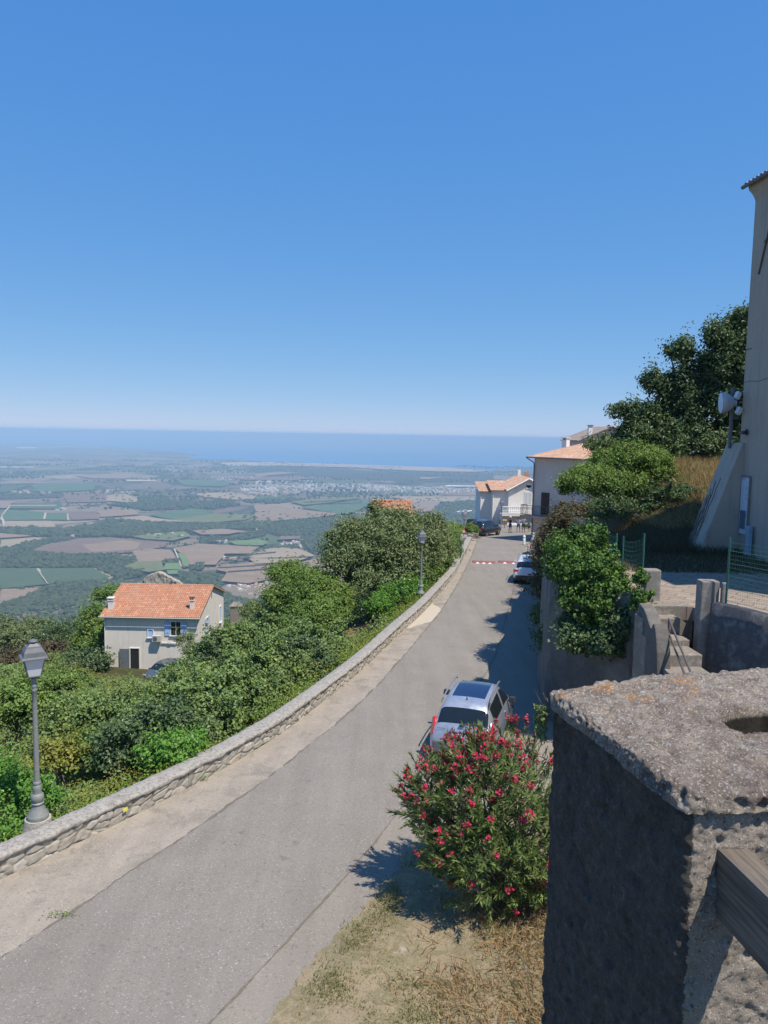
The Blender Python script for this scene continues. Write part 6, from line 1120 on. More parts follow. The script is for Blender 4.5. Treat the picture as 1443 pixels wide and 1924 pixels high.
LM['olive'] = leafmat('grey green leaves', (0.079, 0.115, 0.049), (0.151, 0.205, 0.080), (0.230, 0.282, 0.121), .22, .45, alt=(0.283, 0.318, 0.161))
LM['mid'] = leafmat('mid green leaves', (0.077, 0.145, 0.034), (0.144, 0.237, 0.055), (0.221, 0.322, 0.085), .28, alt=(0.271, 0.356, 0.093))
LM['dark'] = leafmat('dark green leaves', (0.042, 0.075, 0.033), (0.075, 0.123, 0.051), (0.128, 0.188, 0.075), .2, .35, alt=(0.180, 0.240, 0.105))
LM['fresh'] = leafmat('fresh green leaves', (.065, .169, .029), (.111, .260, .046), (.169, .338, .065), .32, .35, alt=(.234, .390, .078))
LM['ivy'] = leafmat('glossy ivy leaves', (0.031, 0.078, 0.017), (0.062, 0.130, 0.025), (0.104, 0.198, 0.037), .2, .5, alt=(0.156, 0.260, 0.052))
LM['fern'] = leafmat('yellowing bracken', (.17, .19, .045), (.26, .27, .06), (.36, .34, .09), .3, alt=(.34, .34, .085))
LM['rust'] = leafmat('rusty dry leaves', (.20, .115, .055), (.31, .20, .10), (.40, .29, .15), .25, .7, alt=(.36, .16, .08))
LM['bramble'] = leafmat('bramble leaves', (0.074, 0.124, 0.047), (0.138, 0.211, 0.074), (0.212, 0.305, 0.109), .22, .4, alt=(0.277, 0.368, 0.100))
LM['drybush'] = leafmat('brownish twiggy leaves', (0.060, 0.054, 0.036), (0.102, 0.090, 0.048), (0.156, 0.144, 0.072), .15, .6, alt=(0.168, 0.120, 0.072))
LM['yg'] = leafmat('yellow green leaves', (.11, .19, .03), (.18, .28, .045), (.27, .35, .07), .35, alt=(.36, .36, .08))
def plant(name, label, cat, base, ells, nc, nl, leaf, cr, mt, trunk=.12, group=None, asp=.5, nb=9, squash=.8, twigs=0):
    base = Vector(base); r = thing(name, label, cat, base, 0, group); p, nr_, tone, cc_ = crown_points(ells, nc, nl, cr, squash)
    s_ = leaf*rg.uniform(.6, 1.4, len(p)); leafcards('crown', p, nr_, s_, asp, LM[mt] if isinstance(mt, str) else mt, r, base, tone)
    if trunk:
        b = MB(); cen = Vector(np.array(ells)[:, :3].mean(0)); top = base.lerp(cen, .62); midp = base.lerp(top, .5)+Vector((rg.uniform(-.2, .2), rg.uniform(-.2, .2), 0)); b.tube([base-Vector((0, 0, .3)), midp, top], [trunk*1.3, trunk, trunk*.75], 8)
        o = b.build('trunk', Mt['bark'], r, base, smooth=True); b = MB(); sel = rg.choice(len(cc_), min(nb*4, len(cc_)), replace=False)
        for j, i_ in enumerate(sel):
            st = midp.lerp(top, rg.uniform(.1, 1)) ; e = Vector(cc_[i_]); m1 = st.lerp(e, .5)+Vector((0, 0, (e-st).length*.10)); w_ = trunk*(.55 if j < nb else .22); b.tube([st, m1, e], [w_, w_*.6, w_*.2], 5)
        b.build('branches', Mt['bark'], o, base)
    return r
def E(px, py, Y_, rx, ry, rz_): p = P(px, py, Y_); return (p.x, p.y, p.z, rx, ry, rz_)
# big tree by the second lamp
bp_ = P(640, 1150, 47); 
plant('broadleaf_tree', 'large grey green spreading tree behind the parapet by the second lamp', 'tree', (E(690, 1100, 47, 1, 1, 1)[0], 47, -12.0),
      [E(700, 1040, 47, 2.9, 2.6, 2.2), E(655, 1060, 46, 1.5, 2, 1.6), E(760, 1030, 48, 2.6, 2.4, 2.0), E(730, 1000, 48.5, 2.2, 2, 1.1), E(665, 1000, 47, 1.2, 1.3, .9), E(690, 1095, 45, 2.0, 1.5, 1.1), E(745, 1075, 46, 1.8, 1.4, 1.2), E(735, 968, 49, 1.2, 1.0, .6), E(705, 962, 49, .35, .4, .7), E(815, 990, 49, .8, .8, .7), E(630, 1010, 46, .6, .6, .5)], 800, 95, .17, .52, 'olive', .22, nb=14)
plant('broadleaf_tree', 'leafy grey green tree between the big tree and the tiled roof behind', 'tree', (E(790, 1080, 53, 1, 1, 1)[0], 53, -12.4), [E(785, 1010, 54, 2.4, 2, 1.7), E(815, 1040, 53, 1.6, 1.6, 2.0)], 260, 90, .17, .5, 'olive', .15)
plant('hedge', 'tall bright green hedge leaning over the parapet near the warning sign', 'hedge', (E(835, 1070, 58, 1, 1, 1)[0], 58, -11.6), [E(838, 1040, 59, 1.0, 2.6, 2.0), E(846, 1010, 63, .8, 2.5, 1.2), E(826, 1060, 55, 1.0, 1.8, 1.8), E(812, 1085, 51, .9, 1.5, 1.2)], 300, 85, .14, .38, 'mid', .08)
plant('shrub', 'fresh green low shrub at the foot of the second lamp', 'shrub', (E(750, 1140, 42, 1, 1, 1)[0], 42, -11.2), [E(745, 1122, 42.5, 1.5, .9, .75), E(775, 1105, 44, 1.0, .9, .6), E(715, 1135, 41, .8, .8, .6)], 120, 80, .15, .30, 'fresh', .05)
plant('shrub', 'small green shrub with a short dark trunk on the bare soil terrace', 'shrub', (E(716, 1170, 39.5, 1, 1, 1)[0], 39.5, -11.2), [E(716, 1143, 39.5, .65, .6, .45)], 50, 70, .14, .25, 'fresh', .06)
plant('broadleaf_tree', 'round green tree standing left of the big tree against the plain', 'tree', (E(540, 1150, 47, 1, 1, 1)[0], 47, -14), [E(538, 1080, 47, 1.15, 1.3, .9), E(580, 1110, 45, 1.7, 1.6, 1.5), E(545, 1130, 45, 1.8, 1.6, 1.2)], 330, 85, .15, .40, 'mid', .15)
plant('broadleaf_tree', 'dense green tree filling the gap below the big tree', 'tree', (E(600, 1180, 42, 1, 1, 1)[0], 42, -13.2), [E(600, 1120, 43, 1.7, 1.5, 1.3), E(590, 1165, 40, 1.7, 1.4, 1.1), E(625, 1150, 41, 1.0, 1.2, 1.0)], 330, 85, .15, .40, 'mid', .15)
plant('fig_shrub', 'broad leaved pale green shrub on the slope right of the gate posts', 'shrub', (E(500, 1190, 48, 1, 1, 1)[0], 48, -16.6), [E(505, 1165, 48, 1.2, 1.3, .8), E(475, 1150, 56, 1.0, 1.2, .6)], 110, 80, .15, .35, 'olive', .08)
shr = [(520, 1215, 36, 1.9, 1.6, 1.1, 'bramble', 'broad green fig thicket in the middle of the slope'), (455, 1225, 36, 1.9, 1.6, 1.0, 'bramble', 'green thicket below the gable of the orange roofed house'), (590, 1225, 33, 1.4, 1.4, 1.1, 'bramble', 'green thicket nearest the bare soil terrace'),
       (425, 1250, 35, 1.4, 1.4, .9, 'dark', 'dark leafy thicket in front of the parked grey blue car'), (370, 1305, 31, 1.4, 1.5, 1.0, 'bramble', 'leafy thicket at the foot of the orange roofed house garden'), (490, 1280, 28, 1.7, 1.4, 1.15, 'bramble', 'tall leafy thicket close behind the middle of the parapet'),
       (565, 1265, 29.5, 1.3, 1.1, 1.0, 'dark', 'dark green thicket pressed against the parapet below the trees'), (425, 1320, 25, 1.5, 1.2, 1.05, 'bramble', 'thicket with dark hollows behind the parapet'), (355, 1355, 22, 1.3, 1.1, .9, 'bramble', 'grey green thicket sloping down left of the parapet'),
       (285, 1390, 20, 1.1, 1.0, .75, 'dark', 'low dark thicket beside the fresh green patch'), (275, 1330, 34, 1.7, 1.4, .8, 'bramble', 'thicket spreading below the open door of the house')]
for q_ in ((205, 1405, 21, .9, .8, .45, 'mid', 'low yellowish green shrub right of the lamp post foot'), (150, 1350, 26, 1.1, 1.0, .55, 'bramble', 'low green shrub in the open slope right of the lamp post'), (30, 1330, 27, 1.1, 1.0, .6, 'mid', 'green shrub left of the nearest lamp post, halfway up'), (235, 1345, 28, 1.2, 1.0, .6, 'bramble', 'spreading shrub below the corner of the house garden'), (110, 1425, 20, .6, .5, .3, 'fern', 'yellow green bracken clump beside the lamp post'), (95, 1290, 38, 1.6, 1.2, .7, 'mid', 'bright green shrub behind the lamp head')): shr.append(q_)
shr.append((338, 1272, 45, .9, .8, .7, 'bramble', 'small leafy thicket against the rear of the grey blue car'))
for (px, py, Y_, rx, ry, rz_, mt_, lab) in shr:
    e0_ = E(px, py, Y_, rx, ry, rz_); rx *= 1.12; rz_ *= 1.3; e0_ = (e0_[0], e0_[1], e0_[2]+.12, rx, ry, rz_); gz_ = min(H1(e0_[0], e0_[1]), e0_[2]-rz_*.8); ee = [e0_, (e0_[0]+.5*rx, e0_[1]+.4, e0_[2]-.4*rz_, rx*.7, ry*.8, rz_*.8), (e0_[0]-.5*rx, e0_[1]-.3, e0_[2]-.45*rz_, rx*.7, ry*.8, rz_*.8)]
    plant('thicket', lab, 'shrub', (e0_[0], e0_[1], gz_), ee, int(95*rx*rz_), 85, .105 if Y_ < 27 else .125, .30, mt_, .05, 'thickets on the slope below the parapet', asp=.72)
e_ = E(315, 1415, 17.5, .75, .5, .42); plant('creeper_clump', 'bright fresh green creeper clump hugging the parapet', 'shrub', (e_[0], e_[1], e_[2]-.6), [e_, E(350, 1392, 18.8, .5, .4, .3)], 75, 75, .085, .20, 'fresh', .02, asp=.7)
e_ = E(22, 1500, 15.2, .85, .6, .55); plant('creeper_clump', 'lush green creeper clump left of the nearest lamp base', 'shrub', (e_[0], e_[1], e_[2]-.9), [e_, E(-30, 1470, 16, .8, .8, .6), E(35, 1560, 14.5, .4, .3, .3)], 170, 85, .075, .22, 'fresh', .02, asp=.7)
e_ = E(185, 1190, 79, 1.8, 1.8, 2.6); plant('broadleaf_tree', 'ivy green tree crowded against the left wall of the orange roofed house', 'tree', (e_[0], e_[1], -27), [e_, E(176, 1160, 80, 1.4, 1.4, 1.6), E(165, 1220, 78, 1.8, 1.5, 2.2), E(205, 1120, 90, 2, 1.6, 1.2)], 260, 85, .26, .6, 'mid', .2)
for (px, py, Y_, r_, lab, mt_) in ((120, 1205, 95, 4.0, 'dark spreading tree left of the orange roofed house', 'dark'), (60, 1195, 105, 4.2, 'rounded grey green tree at the left below the plain', 'olive'), (0, 1200, 100, 4.6, 'grey green tree at the left edge of the picture', 'olive'), (90, 1235, 82, 3.0, 'low tree behind the lamp head', 'drybush'), (20, 1250, 78, 3.0, 'brown green bush left of the lamp head', 'drybush'), (160, 1245, 72, 1.8, 'small dark tree at the corner of the orange roofed house', 'dark')):
    e_ = E(px, py, Y_, r_, r_*.8, r_*.55); plant('hillside_tree', lab, 'tree', (e_[0], e_[1], min(H1(e_[0], e_[1]), e_[2]-r_*.6)), [e_, (e_[0]+r_*.5, e_[1]+1, e_[2]-.5, r_*.6, r_*.6, r_*.4)], int(38*r_), 85, .30, .8, mt_, .2, 'trees at the left edge of the hillside')
e_ = E(352, 1205, 60, .9, .8, .9); plant('thin_shrub', 'thin pale leaved shrub in front of the shuttered window', 'shrub', (e_[0], e_[1], e_[2]-1.8), [e_, E(370, 1225, 57, 1.2, .9, .8)], 60, 50, .14, .35, 'olive', .05)
e_ = E(436, 1187, 72, 1.2, 1.2, .35); plant('thin_shrub', 'yellowish grass like shrub beside the house gable', 'shrub', (e_[0], e_[1], e_[2]-.6), [e_], 40, 60, .16, .35, 'yg', .03)
plant('garden_shrub', 'rounded green bush beside the rear of the black car', 'shrub', (E(886, 1005, 74, 1, 1, 1)[0], 74, float(zr(74))), [E(886, 996, 74, .65, .6, .6)], 60, 70, .12, .22, 'mid', 0)
plant('garden_shrub', 'yellow flowering bush behind the warning sign', 'shrub', (E(862, 1000, 76, 1, 1, 1)[0], 76, float(zr(76))), [E(864, 995, 76, .8, .8, .5), E(856, 1000, 74, .5, .6, .4)], 60, 60, .12, .25, 'yg', .05)
plant('garden_shrub', 'small green plant between the people and the white wall', 'shrub', (P(989, 994, 93).x, 93, float(zr(93))), [E(989, 989, 93, .5, .4, .35)], 30, 50, .1, .18, 'mid', .02)
sw0, sw1 = G(872, 1011), G(893, 1011); lw2 = thing('dry_stone_wall', 'short low stone wall at the road end beside the black car', 'wall', (sw0.x, sw0.y, sw0.z)); b = MB(); 
for k_ in range(3):
    x = 0
    while x < (sw1.x-sw0.x)+.2: w_ = rg.uniform(.2, .4); b.box((x+w_/2, rg.uniform(-.03, .03), .1+.17*k_), (w_*.95, .35, .16)); x += w_
b.build('stones', Mt['concrete'], lw2, bevel=.02)

# bramble and bracken covering the whole slope
def cover(name, label, n, xr_, yr_, cond, hfun, leaf, mt, asp=.7, tsc=.35, zlo=-.1):
    x = rg.uniform(*xr_, n); y = yr_[0]+(yr_[1]-yr_[0])*rg.uniform(0, 1, n)**1.8; k = cond(x, y); x, y = x[k], y[k]; z = hgt(x, y); q = np.stack([x, y, 0*x], 1); hh = hfun(q); t = rg.uniform(0, 1, len(x))**.5
    p = np.stack([x, y, z+zlo+hh*t], 1); nn_ = np.array([.15, -.25, .8])+.75*unit(len(x)); nn_ /= np.linalg.norm(nn_, axis=1)[:, None]; sc_ = leaf*rg.uniform(.6, 1.4, len(x))*(1+np.clip(y-25, 0, 90)/60)
    o = leafcards(name, p, nn_, sc_, asp, mt, None, None, np.clip(.5+.9*fbm(q*tsc+3, 4, 51), 0, 1)); return tag(o, label, 'ground cover', kind='stuff')
left = lambda x, y: (x < wall_in(np.clip(y, -9, 99))-.50) & (x > -.56*y-6)
soil = lambda x, y: ~((np.hypot((x+2.2)/3.2, (y-42)/4.2) < 1))
hill_ok = lambda x, y: left(x, y) & soil(x, y) & ~((x > hx0-1) & (x < hx1+2) & (y > 69.5) & (y < 87)) & (hgt(x, y) < -5)
def nz_(q, s_, sd_): return fbm(q*s_, 4, sd_)
lump = lambda q: (.12+1.25*np.clip(.45+1.7*nz_(q, .55, 5), 0, 1)+.5*np.clip(nz_(q, 1.9, 6), 0, 1))*np.clip((wall_in(np.clip(q[:, 1], -9, 99))-q[:, 0]-.4)/2.2, .3, 1)
fernm = lambda q: nz_(q, .22, 61)+.35*nz_(q, .9, 62)
def cfern(x, y): q = np.stack([x, y, 0*x], 1); return hill_ok(x, y) & (fernm(q)+.25*np.exp(-((x+10)/5)**2-((y-24)/8)**2) > .03)
cbr = lambda x, y: hill_ok(x, y) & ~((fernm(np.stack([x, y, 0*x], 1)) > .05) & (rg.uniform(0, 1, len(x)) < .8))
cover('bramble_cover', 'tangled green brambles covering the slope below the parapet', 760000, (-46, 8), (11, 100), cbr, lump, .11, LM['bramble'])
cover('bracken_cover', 'patches of yellowing bracken among the brambles', 340000, (-40, 6), (11, 80), cfern, lambda q: lump(q)+.22, .085, LM['fern'], .35)
cover('rusty_weeds', 'rusty red dry weeds near the parapet and the bare soil terrace', 40000, (-30, 6), (12, 55), lambda x, y: hill_ok(x, y) & (nz_(np.stack([x, y, 0*x], 1), .5, 71) > .36), lambda q: lump(q)+.25, .06, LM['rust'], .35)
# yellow and orange fringe along the foot of the wall
yy = rg.uniform(12, 46, 16000); off_ = rg.exponential(.28, len(yy))+.46; xx = wall_in(yy)-off_; kk = nz_(np.stack([yy*.5, 0*yy, 0*yy], 1), 1, 81) > -.15; yy, xx, off_ = yy[kk], xx[kk], off_[kk]
zz_ = zr(yy)+.05+rg.uniform(0, .34, len(yy)); leafcards_o = leafcards('wall_foot_weeds', np.stack([xx, yy, zz_], 1), unit(len(yy))*.8+np.array([0, 0, .7]), rg.uniform(.04, .09, len(yy)), .6, LM['yg'], None, None, np.clip(.5+nz_(np.stack([yy, xx, 0*xx], 1), .8, 82), 0, 1)); tag(leafcards_o, 'yellow green weeds along the valley side of the parapet', 'ground cover', kind='stuff')
w_ = E(655, 1235, 33, .9, .6, .55); plant('bracken_clump', 'yellow orange bracken clump between parapet and bare soil', 'shrub', (w_[0]-.2, w_[1], w_[2]-.7), [w_, E(635, 1265, 31, .7, .5, .4)], 60, 60, .11, .22, 'fern', 0)
w_ = E(638, 1225, 34.5, .35, .35, .5); plant('rusty_clump', 'rust red dry weed clump behind the bracken clump', 'shrub', (w_[0], w_[1], w_[2]-.7), [w_], 22, 60, .1, .18, 'rust', 0)
# weeds in the pavement joint
for (px, py, lab) in ((378, 1466, 'tiny weeds growing at the foot of the parapet'), (120, 1722, 'tiny weed tuft in the joint between asphalt and pavement')):
    g_ = G(px, py); pts_ = g_[:]+rg.normal(0, 1, (90, 3))*np.array([.10, .04, .0])+np.array([0, 0, .02]); pts_[:, 2] += rg.uniform(0, .07, 90); r = thing('weed_tuft', lab, 'weed', (g_.x, g_.y, g_.z)); leafcards('leaves', pts_, unit(90)+np.array([0, 0, .6]), rg.uniform(.02, .05, 90), .5, LM['yg'], r, g_, np.zeros(90))
# litter of twigs and leaves on asphalt
q = np.stack([rg.uniform(-6, 8, 900), rg.uniform(9, 45, 900)], 1); q = q[(q[:, 0] > wall_in(q[:, 1])+.1) & (q[:, 0] < xwr(q[:, 1]))]; n = len(q); o = leafcards('leaf_litter', np.c_[q, zr(q[:, 1])+.012], np.array([0, 0, 1.])+.15*unit(n), rg.uniform(.015, .045, n), .5, LM['rust'], None, None, rg.uniform(0, 1, n), curl=.02); tag(o, 'scattered dead leaves on the asphalt and pavement', 'leaf litter', kind='stuff')

# ------------------------------------------------------------------ right hand vegetation
plant('broadleaf_tree', 'tall dark green tree on the hill between the tiled roof and the tall building', 'tree', (E(1290, 890, 42, 1, 1, 1)[0], 42, -2.4),
      [E(1375, 700, 41, 1.7, 1.5, 2.2), E(1340, 765, 42, 2.5, 2, 2.2), E(1290, 755, 42, 1.6, 1.5, 1.9), E(1260, 805, 42, 1.9, 1.6, 1.7), E(1220, 805, 42, 1.15, 1.0, 1.35), E(1185, 820, 41, .7, 1, .8), E(1300, 845, 41, 2.6, 1.8, 1.3), E(1395, 625, 42, .8, .6, 1.1), E(1390, 830, 42, 1.8, 1.5, 2), E(1230, 860, 42, 1.6, 1.3, 1.0), E(1350, 640, 41, .7, .8, .8), E(1282, 668, 42, .6, .8, .8), E(1226, 722, 42, .5, .7, .7), E(1172, 772, 41, .5, .6, .5), E(1388, 600, 41, .35, .5, .5)], 1500, 80, .19, .46, 'dark', .25, nb=14)
plant('broadleaf_tree', 'olive green spreading small tree in front of the shaded house', 'tree', (E(1170, 960, 36, 1, 1, 1)[0], 36, -4.4), [E(1190, 870, 36, 1.3, 1.3, .95), E(1225, 875, 37, .9, 1, .8), E(1120, 905, 35, 1.2, 1.2, .85), E(1165, 920, 35, 1.4, 1.2, .9), E(1085, 915, 34, .75, .9, .8), E(1150, 880, 36, 1.2, 1.1, .9)], 800, 85, .12, .28, 'mid', .12, nb=10)
plant('broadleaf_tree', 'dry leaved treetop showing in front of the tiled hip roof', 'tree', (E(1135, 880, 46, 1, 1, 1)[0], 46, -4.6), [E(1132, 845, 46, .9, .9, 1.0)], 60, 60, .16, .32, 'olive', .08)
plant('dark_hedge', 'dark undergrowth in the shade under the olive green tree', 'shrub', (E(1210, 985, 33, 1, 1, 1)[0], 33, -4.2), [E(1190, 960, 34, 2.0, 1, .7), E(1245, 935, 34, 1.3, 1, .9), E(1290, 925, 34, .5, .7, .35), E(1130, 960, 33, 1.3, 1, .6), E(1290, 965, 33, 1.0, .8, .45)], 190, 80, .12, .3, 'dark', .05)
plant('dark_hedge', 'weedy green fringe below the tall dark tree at the top of the dry grass', 'shrub', (E(1330, 890, 38, 1, 1, 1)[0], 38, -2.3), [E(1310, 897, 37.5, 1.7, .6, .45), E(1265, 908, 36.5, .9, .5, .5)], 120, 60, .11, .2, 'mid', .03)
def rmass(name, lab, ells, n, leaf, cr, mt, cat='climbing plant', nl=85, asp=.8, grp=None, base=None):
    e = ells[0]; return plant(name, lab, cat, base or (e[0], e[1], e[2]-e[5]), ells, n, nl, leaf, cr, mt, 0, grp, asp=asp)
rmass('ivy', 'large glossy ivy mass spilling over the retaining wall corner', [E(1085, 1040, 22.6, .85, .7, .72), E(1060, 1075, 21.3, .5, .6, .9), E(1110, 1085, 20.5, .85, .6, .75), E(1090, 1130, 20.3, .60, .4, .55), E(1130, 1150, 19.8, .55, .35, .60), E(1120, 1195, 19.8, .30, .3, .35), E(1155, 1110, 19.9, .38, .4, .45), E(1110, 1010, 23.4, .35, .4, .35), E(1042, 1035, 24, .25, .4, .5)], 660, .080, .18, 'ivy', nl=80)
rmass('ivy', 'dark ivy and brambles hanging in shade below the glossy ivy mass', [E(1100, 1210, 19.9, .7, .3, .5), E(1150, 1215, 19.3, .45, .25, .6), E(1175, 1180, 19.2, .3, .25, .6), E(1075, 1180, 20.4, .3, .3, .5)], 330, .085, .2, 'dark', nl=70)
rmass('ivy', 'slim column of ivy wrapped round a post above the large ivy mass', [E(1134, 1015, 21.9, .10, .1, .40), E(1133, 1050, 21.8, .12, .12, .3)], 60, .07, .07, 'ivy', nl=45)
rmass('ivy', 'narrow trail of ivy on the left side of the gate pillar', [E(1203, 1090, 19.0, .14, .2, .30), E(1199, 1135, 18.8, .16, .15, .42), E(1218, 1120, 18.8, .10, .06, .25), E(1222, 1142, 18.7, .14, .06, .10)], 120, .062, .08, 'ivy', nl=50)
rmass('yellow_shrub', 'small yellow green shrub among the lower ivy leaves', [E(1162, 1125, 20.2, .22, .2, .16)], 30, .06, .10, 'yg')
rmass('bramble_bush', 'brownish bramble bush on top of the wall above the white van', [E(1052, 985, 28, .45, .8, .50), E(1046, 1000, 33, .4, 1.0, .6), E(1070, 965, 29, .5, .6, .35)], 150, .09, .25, 'drybush', 'shrub', asp=.6)
rmass('bramble_bush', 'dark bramble curtain hanging down the retaining wall over the white crossover', [E(1030, 1055, 40, .6, 2.2, 1.1), E(1030, 1020, 47, .6, 2, .8), E(1032, 1075, 33, .40, 2.0, 1.0), E(1030, 1110, 29, .35, 1.5, 1.0), E(1035, 1040, 27.5, .3, 1.0, .8)], 420, .11, .32, 'drybush', 'shrub', asp=.6)
rmass('bramble_bush', 'dark leafy bramble arching out of the wall above the road shadow', [E(1024, 1165, 27.5, .30, 1.0, .6), E(1034, 1210, 24.5, .3, .9, .7)], 120, .09, .25, 'dark', 'shrub', asp=.6)
# dry brushwood on the ivy wall foot
b = MB(); q = P(1200, 1262, 18.6)
for k_ in range(90):
    a = q+Vector((rg.uniform(-.25, .25), rg.uniform(-.2, .2), rg.uniform(-.2, .1))); c = a+Vector((rg.uniform(-.25, .2), rg.uniform(-.1, .1), rg.uniform(.3, 1.0))); b.tube([a, a.lerp(c, .5)+Vector((rg.uniform(-.06, .06), 0, 0)), c], [.006, .004, .002], 3, cap=False)
r = thing('dead_brushwood', 'reddish brown dead twigs at the foot of the ivy wall', 'dead plant', q); b.build('twigs', mat('red brown twigs', (.17, .09, .06), (.24, .15, .11), 9, .9), r, q, recalc=False)
# creeping plant on the foreground pillar's far edge
cb = L_p+Vector((-.012, .0, -.02)); r = thing('creeper', 'small wiry creeper clinging to the far left edge of the concrete pillar', 'climbing plant', cb); n = 260; base_ = np.array(cb)+np.clip(rg.normal(0, 1, (n, 3)), -1.6, 1.3)*np.array([.008, .012, .024])+np.array([-.008, 0, -.045]); leafcards('leaves', base_, unit(n)+np.array([-.5, -.4, .4]), rg.uniform(.006, .013, n), .8, LM['olive'], r, cb, rg.uniform(0, 1, n)); b = MB()
for k_ in range(26): a = cb+Vector((rg.uniform(-.01, .01), rg.uniform(-.01, .01), rg.uniform(-.14, 0))); b.tube([a, a+Vector((rg.uniform(-.02, 0), rg.uniform(-.01, .01), rg.uniform(-.03, .03)))], .0009, 3, cap=False)
b.build('stems', Mt['bark'], r, cb, recalc=False)
# dry grass on the hill and shaded weeds on the terrace edge
def blades(name, label, x, y, z, h_, wdt_, mt, lean=.5, kind='stuff', tone=None):
    n = len(x); d = unit(n); d[:, 2] = 0; up = np.stack([d[:, 0]*lean*rg.uniform(.2, 1.4, n), d[:, 1]*lean*rg.uniform(.2, 1.4, n), np.ones(n)], 1); up /= np.linalg.norm(up, axis=1)[:, None]; sd_ = np.cross(up, unit(n)); sd_ /= np.linalg.norm(sd_, axis=1)[:, None]
    b0 = np.stack([x, y, z], 1); w_ = wdt_*rg.uniform(.6, 1.4, n); m1 = b0+up*(h_*.55)[:, None]; tp_ = b0+up*h_[:, None]+np.stack([d[:, 0], d[:, 1], -.3*np.ones(n)], 1)*(h_*.25*lean)[:, None]
    V = np.stack([b0-sd_*(w_/2)[:, None], b0+sd_*(w_/2)[:, None], m1+sd_*(w_*.4)[:, None], tp_, m1-sd_*(w_*.4)[:, None]], 1).reshape(-1, 3); i_ = np.arange(n)*5; Fc = np.concatenate([np.stack([i_, i_+1, i_+2, i_+4], 1), np.stack([i_+4, i_+2, i_+3, i_+3], 1)])
    F3 = Fc[n:, :3]; me_f = [Fc[:n]]; o = None
    V2 = V; Fq = np.concatenate([Fc[:n], np.stack([i_+4, i_+2, i_+3, i_+4], 1)[:0]]); 
    allq = np.concatenate([Fc[:n][:, [0, 1, 2]], Fc[:n][:, [0, 2, 3]], F3]); o = fast(name, V, allq, mt, None, None, False, {'tone': np.repeat(tone if tone is not None else rg.uniform(0, 1, n), 5)}); return tag(o, label, 'grass', kind=kind)
m_dry = leafmat('straw', (.27, .19, .09), (.38, .29, .15), (.52, .43, .26), .3, .8, alt=(.42, .29, .16)); m_gg = leafmat('sparse green grass', (.10, .12, .035), (.15, .17, .05), (.24, .23, .09), .3, .7, alt=(.34, .28, .13))
x = rg.uniform(11, 22, 60000); y = rg.uniform(30, 42, 60000); z = hgt(x, y); blades('dry_grass', 'dry golden grass on the hill beside the tall building', x, y, z, rg.uniform(.25, .6, len(x)), .018, m_dry)
x = rg.uniform(5.6, 14, 60000); y = rg.uniform(23.2, 34, 60000); k = (x > xwr(y)+.8) & ((y > 26.8) | (rg.uniform(0, 1, 60000) < .6)); x, y = x[k], y[k]; z = np.maximum(hgt(x, y), np.where(y < 27, -4.03, -9)); blades('shaded_weeds', 'dark weeds in the shade behind the terrace', x, y, z, rg.uniform(.15, .5, len(x))*np.where(y < 26.8, .4, 1), .02, LM['drybush'])
y = rg.uniform(21.5, 26.5, 1500); x = xwr(y)+rg.uniform(.55, 1.3, 1500); blades('dry_weeds', 'reddish dry weeds along the fence on the terrace edge', x, y, np.full(1500, -4.02), rg.uniform(.05, .22, 1500), .012, LM['rust'])
# verge: short grass and tall straw
n = 170000; x = rg.uniform(-3, 5, n); y = rg.uniform(6, 16.5, n); k = (x > grass_l(y)-.10) & (x < xwr(y)+.2); x, y = x[k], y[k]; q = np.stack([x, y, 0*x], 1); dn_ = .5+fbm(q*1.4, 4, 91); k = rg.uniform(0, 1, len(x)) < np.clip(dn_*1.5-.42, .02, 1)*np.clip((x-grass_l(y))/.35, .1, 1); x, y, q = x[k], y[k], q[k]
zf_ = np.vectorize(zverge); z = zf_(x, y)-.01; gt = np.clip(.5+1.3*fbm(q*1.1, 3, 95), 0, 1); blades('short_grass', 'sparse dry and green grass on the verge', x, y, z, rg.uniform(.03, .11, len(x)), .009, m_gg, 1.0, tone=gt)
n = 30000; x = rg.uniform(.2, 4.5, n); y = rg.uniform(7, 12.2, n); q = np.stack([x, y, 0*x], 1); k = ((x-.9-(11.6-y)*-.02)+1.1*fbm(q*1.6, 4, 97)+rg.normal(0, .25, n) > .15) & (x > grass_l(y)+1.2); x, y = x[k], y[k]; blades('straw_weeds', 'tangled straw coloured weeds at the foot of the foreground pillar', x, y, zf_(x, y)-.01, rg.uniform(.05, .26, len(x))*np.clip(.6+.8*fbm(np.stack([x, y, 0*x], 1)*1.6, 3, 99), .25, 1.2), .013, m_dry, 1.3)
x2 = x[::9]+.01; y2 = y[::9]; blades('red_straw', 'reddish dead stalks mixed into the straw weeds', x2, y2, zf_(x2, y2), rg.uniform(.1, .35, len(x2)), .016, LM['rust'], 1.4)

# ------------------------------------------------------------------ oleander
ob = Vector((2.0, 12.3, zverge(2.0, 12.3))); ol = thing('oleander', 'big oleander shrub with narrow leaves and crimson pink flowers at the roadside', 'shrub', ob)
m_ol = leafmat('oleander leaves', (.06, .10, .03), (.12, .18, .05), (.21, .28, .09), .25, .4, alt=(.27, .31, .11)); m_fl = leafmat('crimson petals', (.42, .006, .045), (.55, .014, .075), (.68, .05, .14), .3, .5, alt=(.70, .10, .22)); m_stem = mat('oleander stem', (.20, .17, .11), (.27, .24, .17), 20, .8)
EL = [(1.6, 12.3, -6.30, 1.0, 1.0, 1.12), (2.15, 12.2, -6.10, 1.1, 1.0, 1.15), (.95, 12.5, -6.25, .62, .7, .75), (1.75, 11.6, -6.75, .85, .7, .8), (2.5, 12.0, -6.8, .9, .9, 1.0), (1.65, 12.8, -5.78, .75, .7, .55)]
TI, DI = [], []
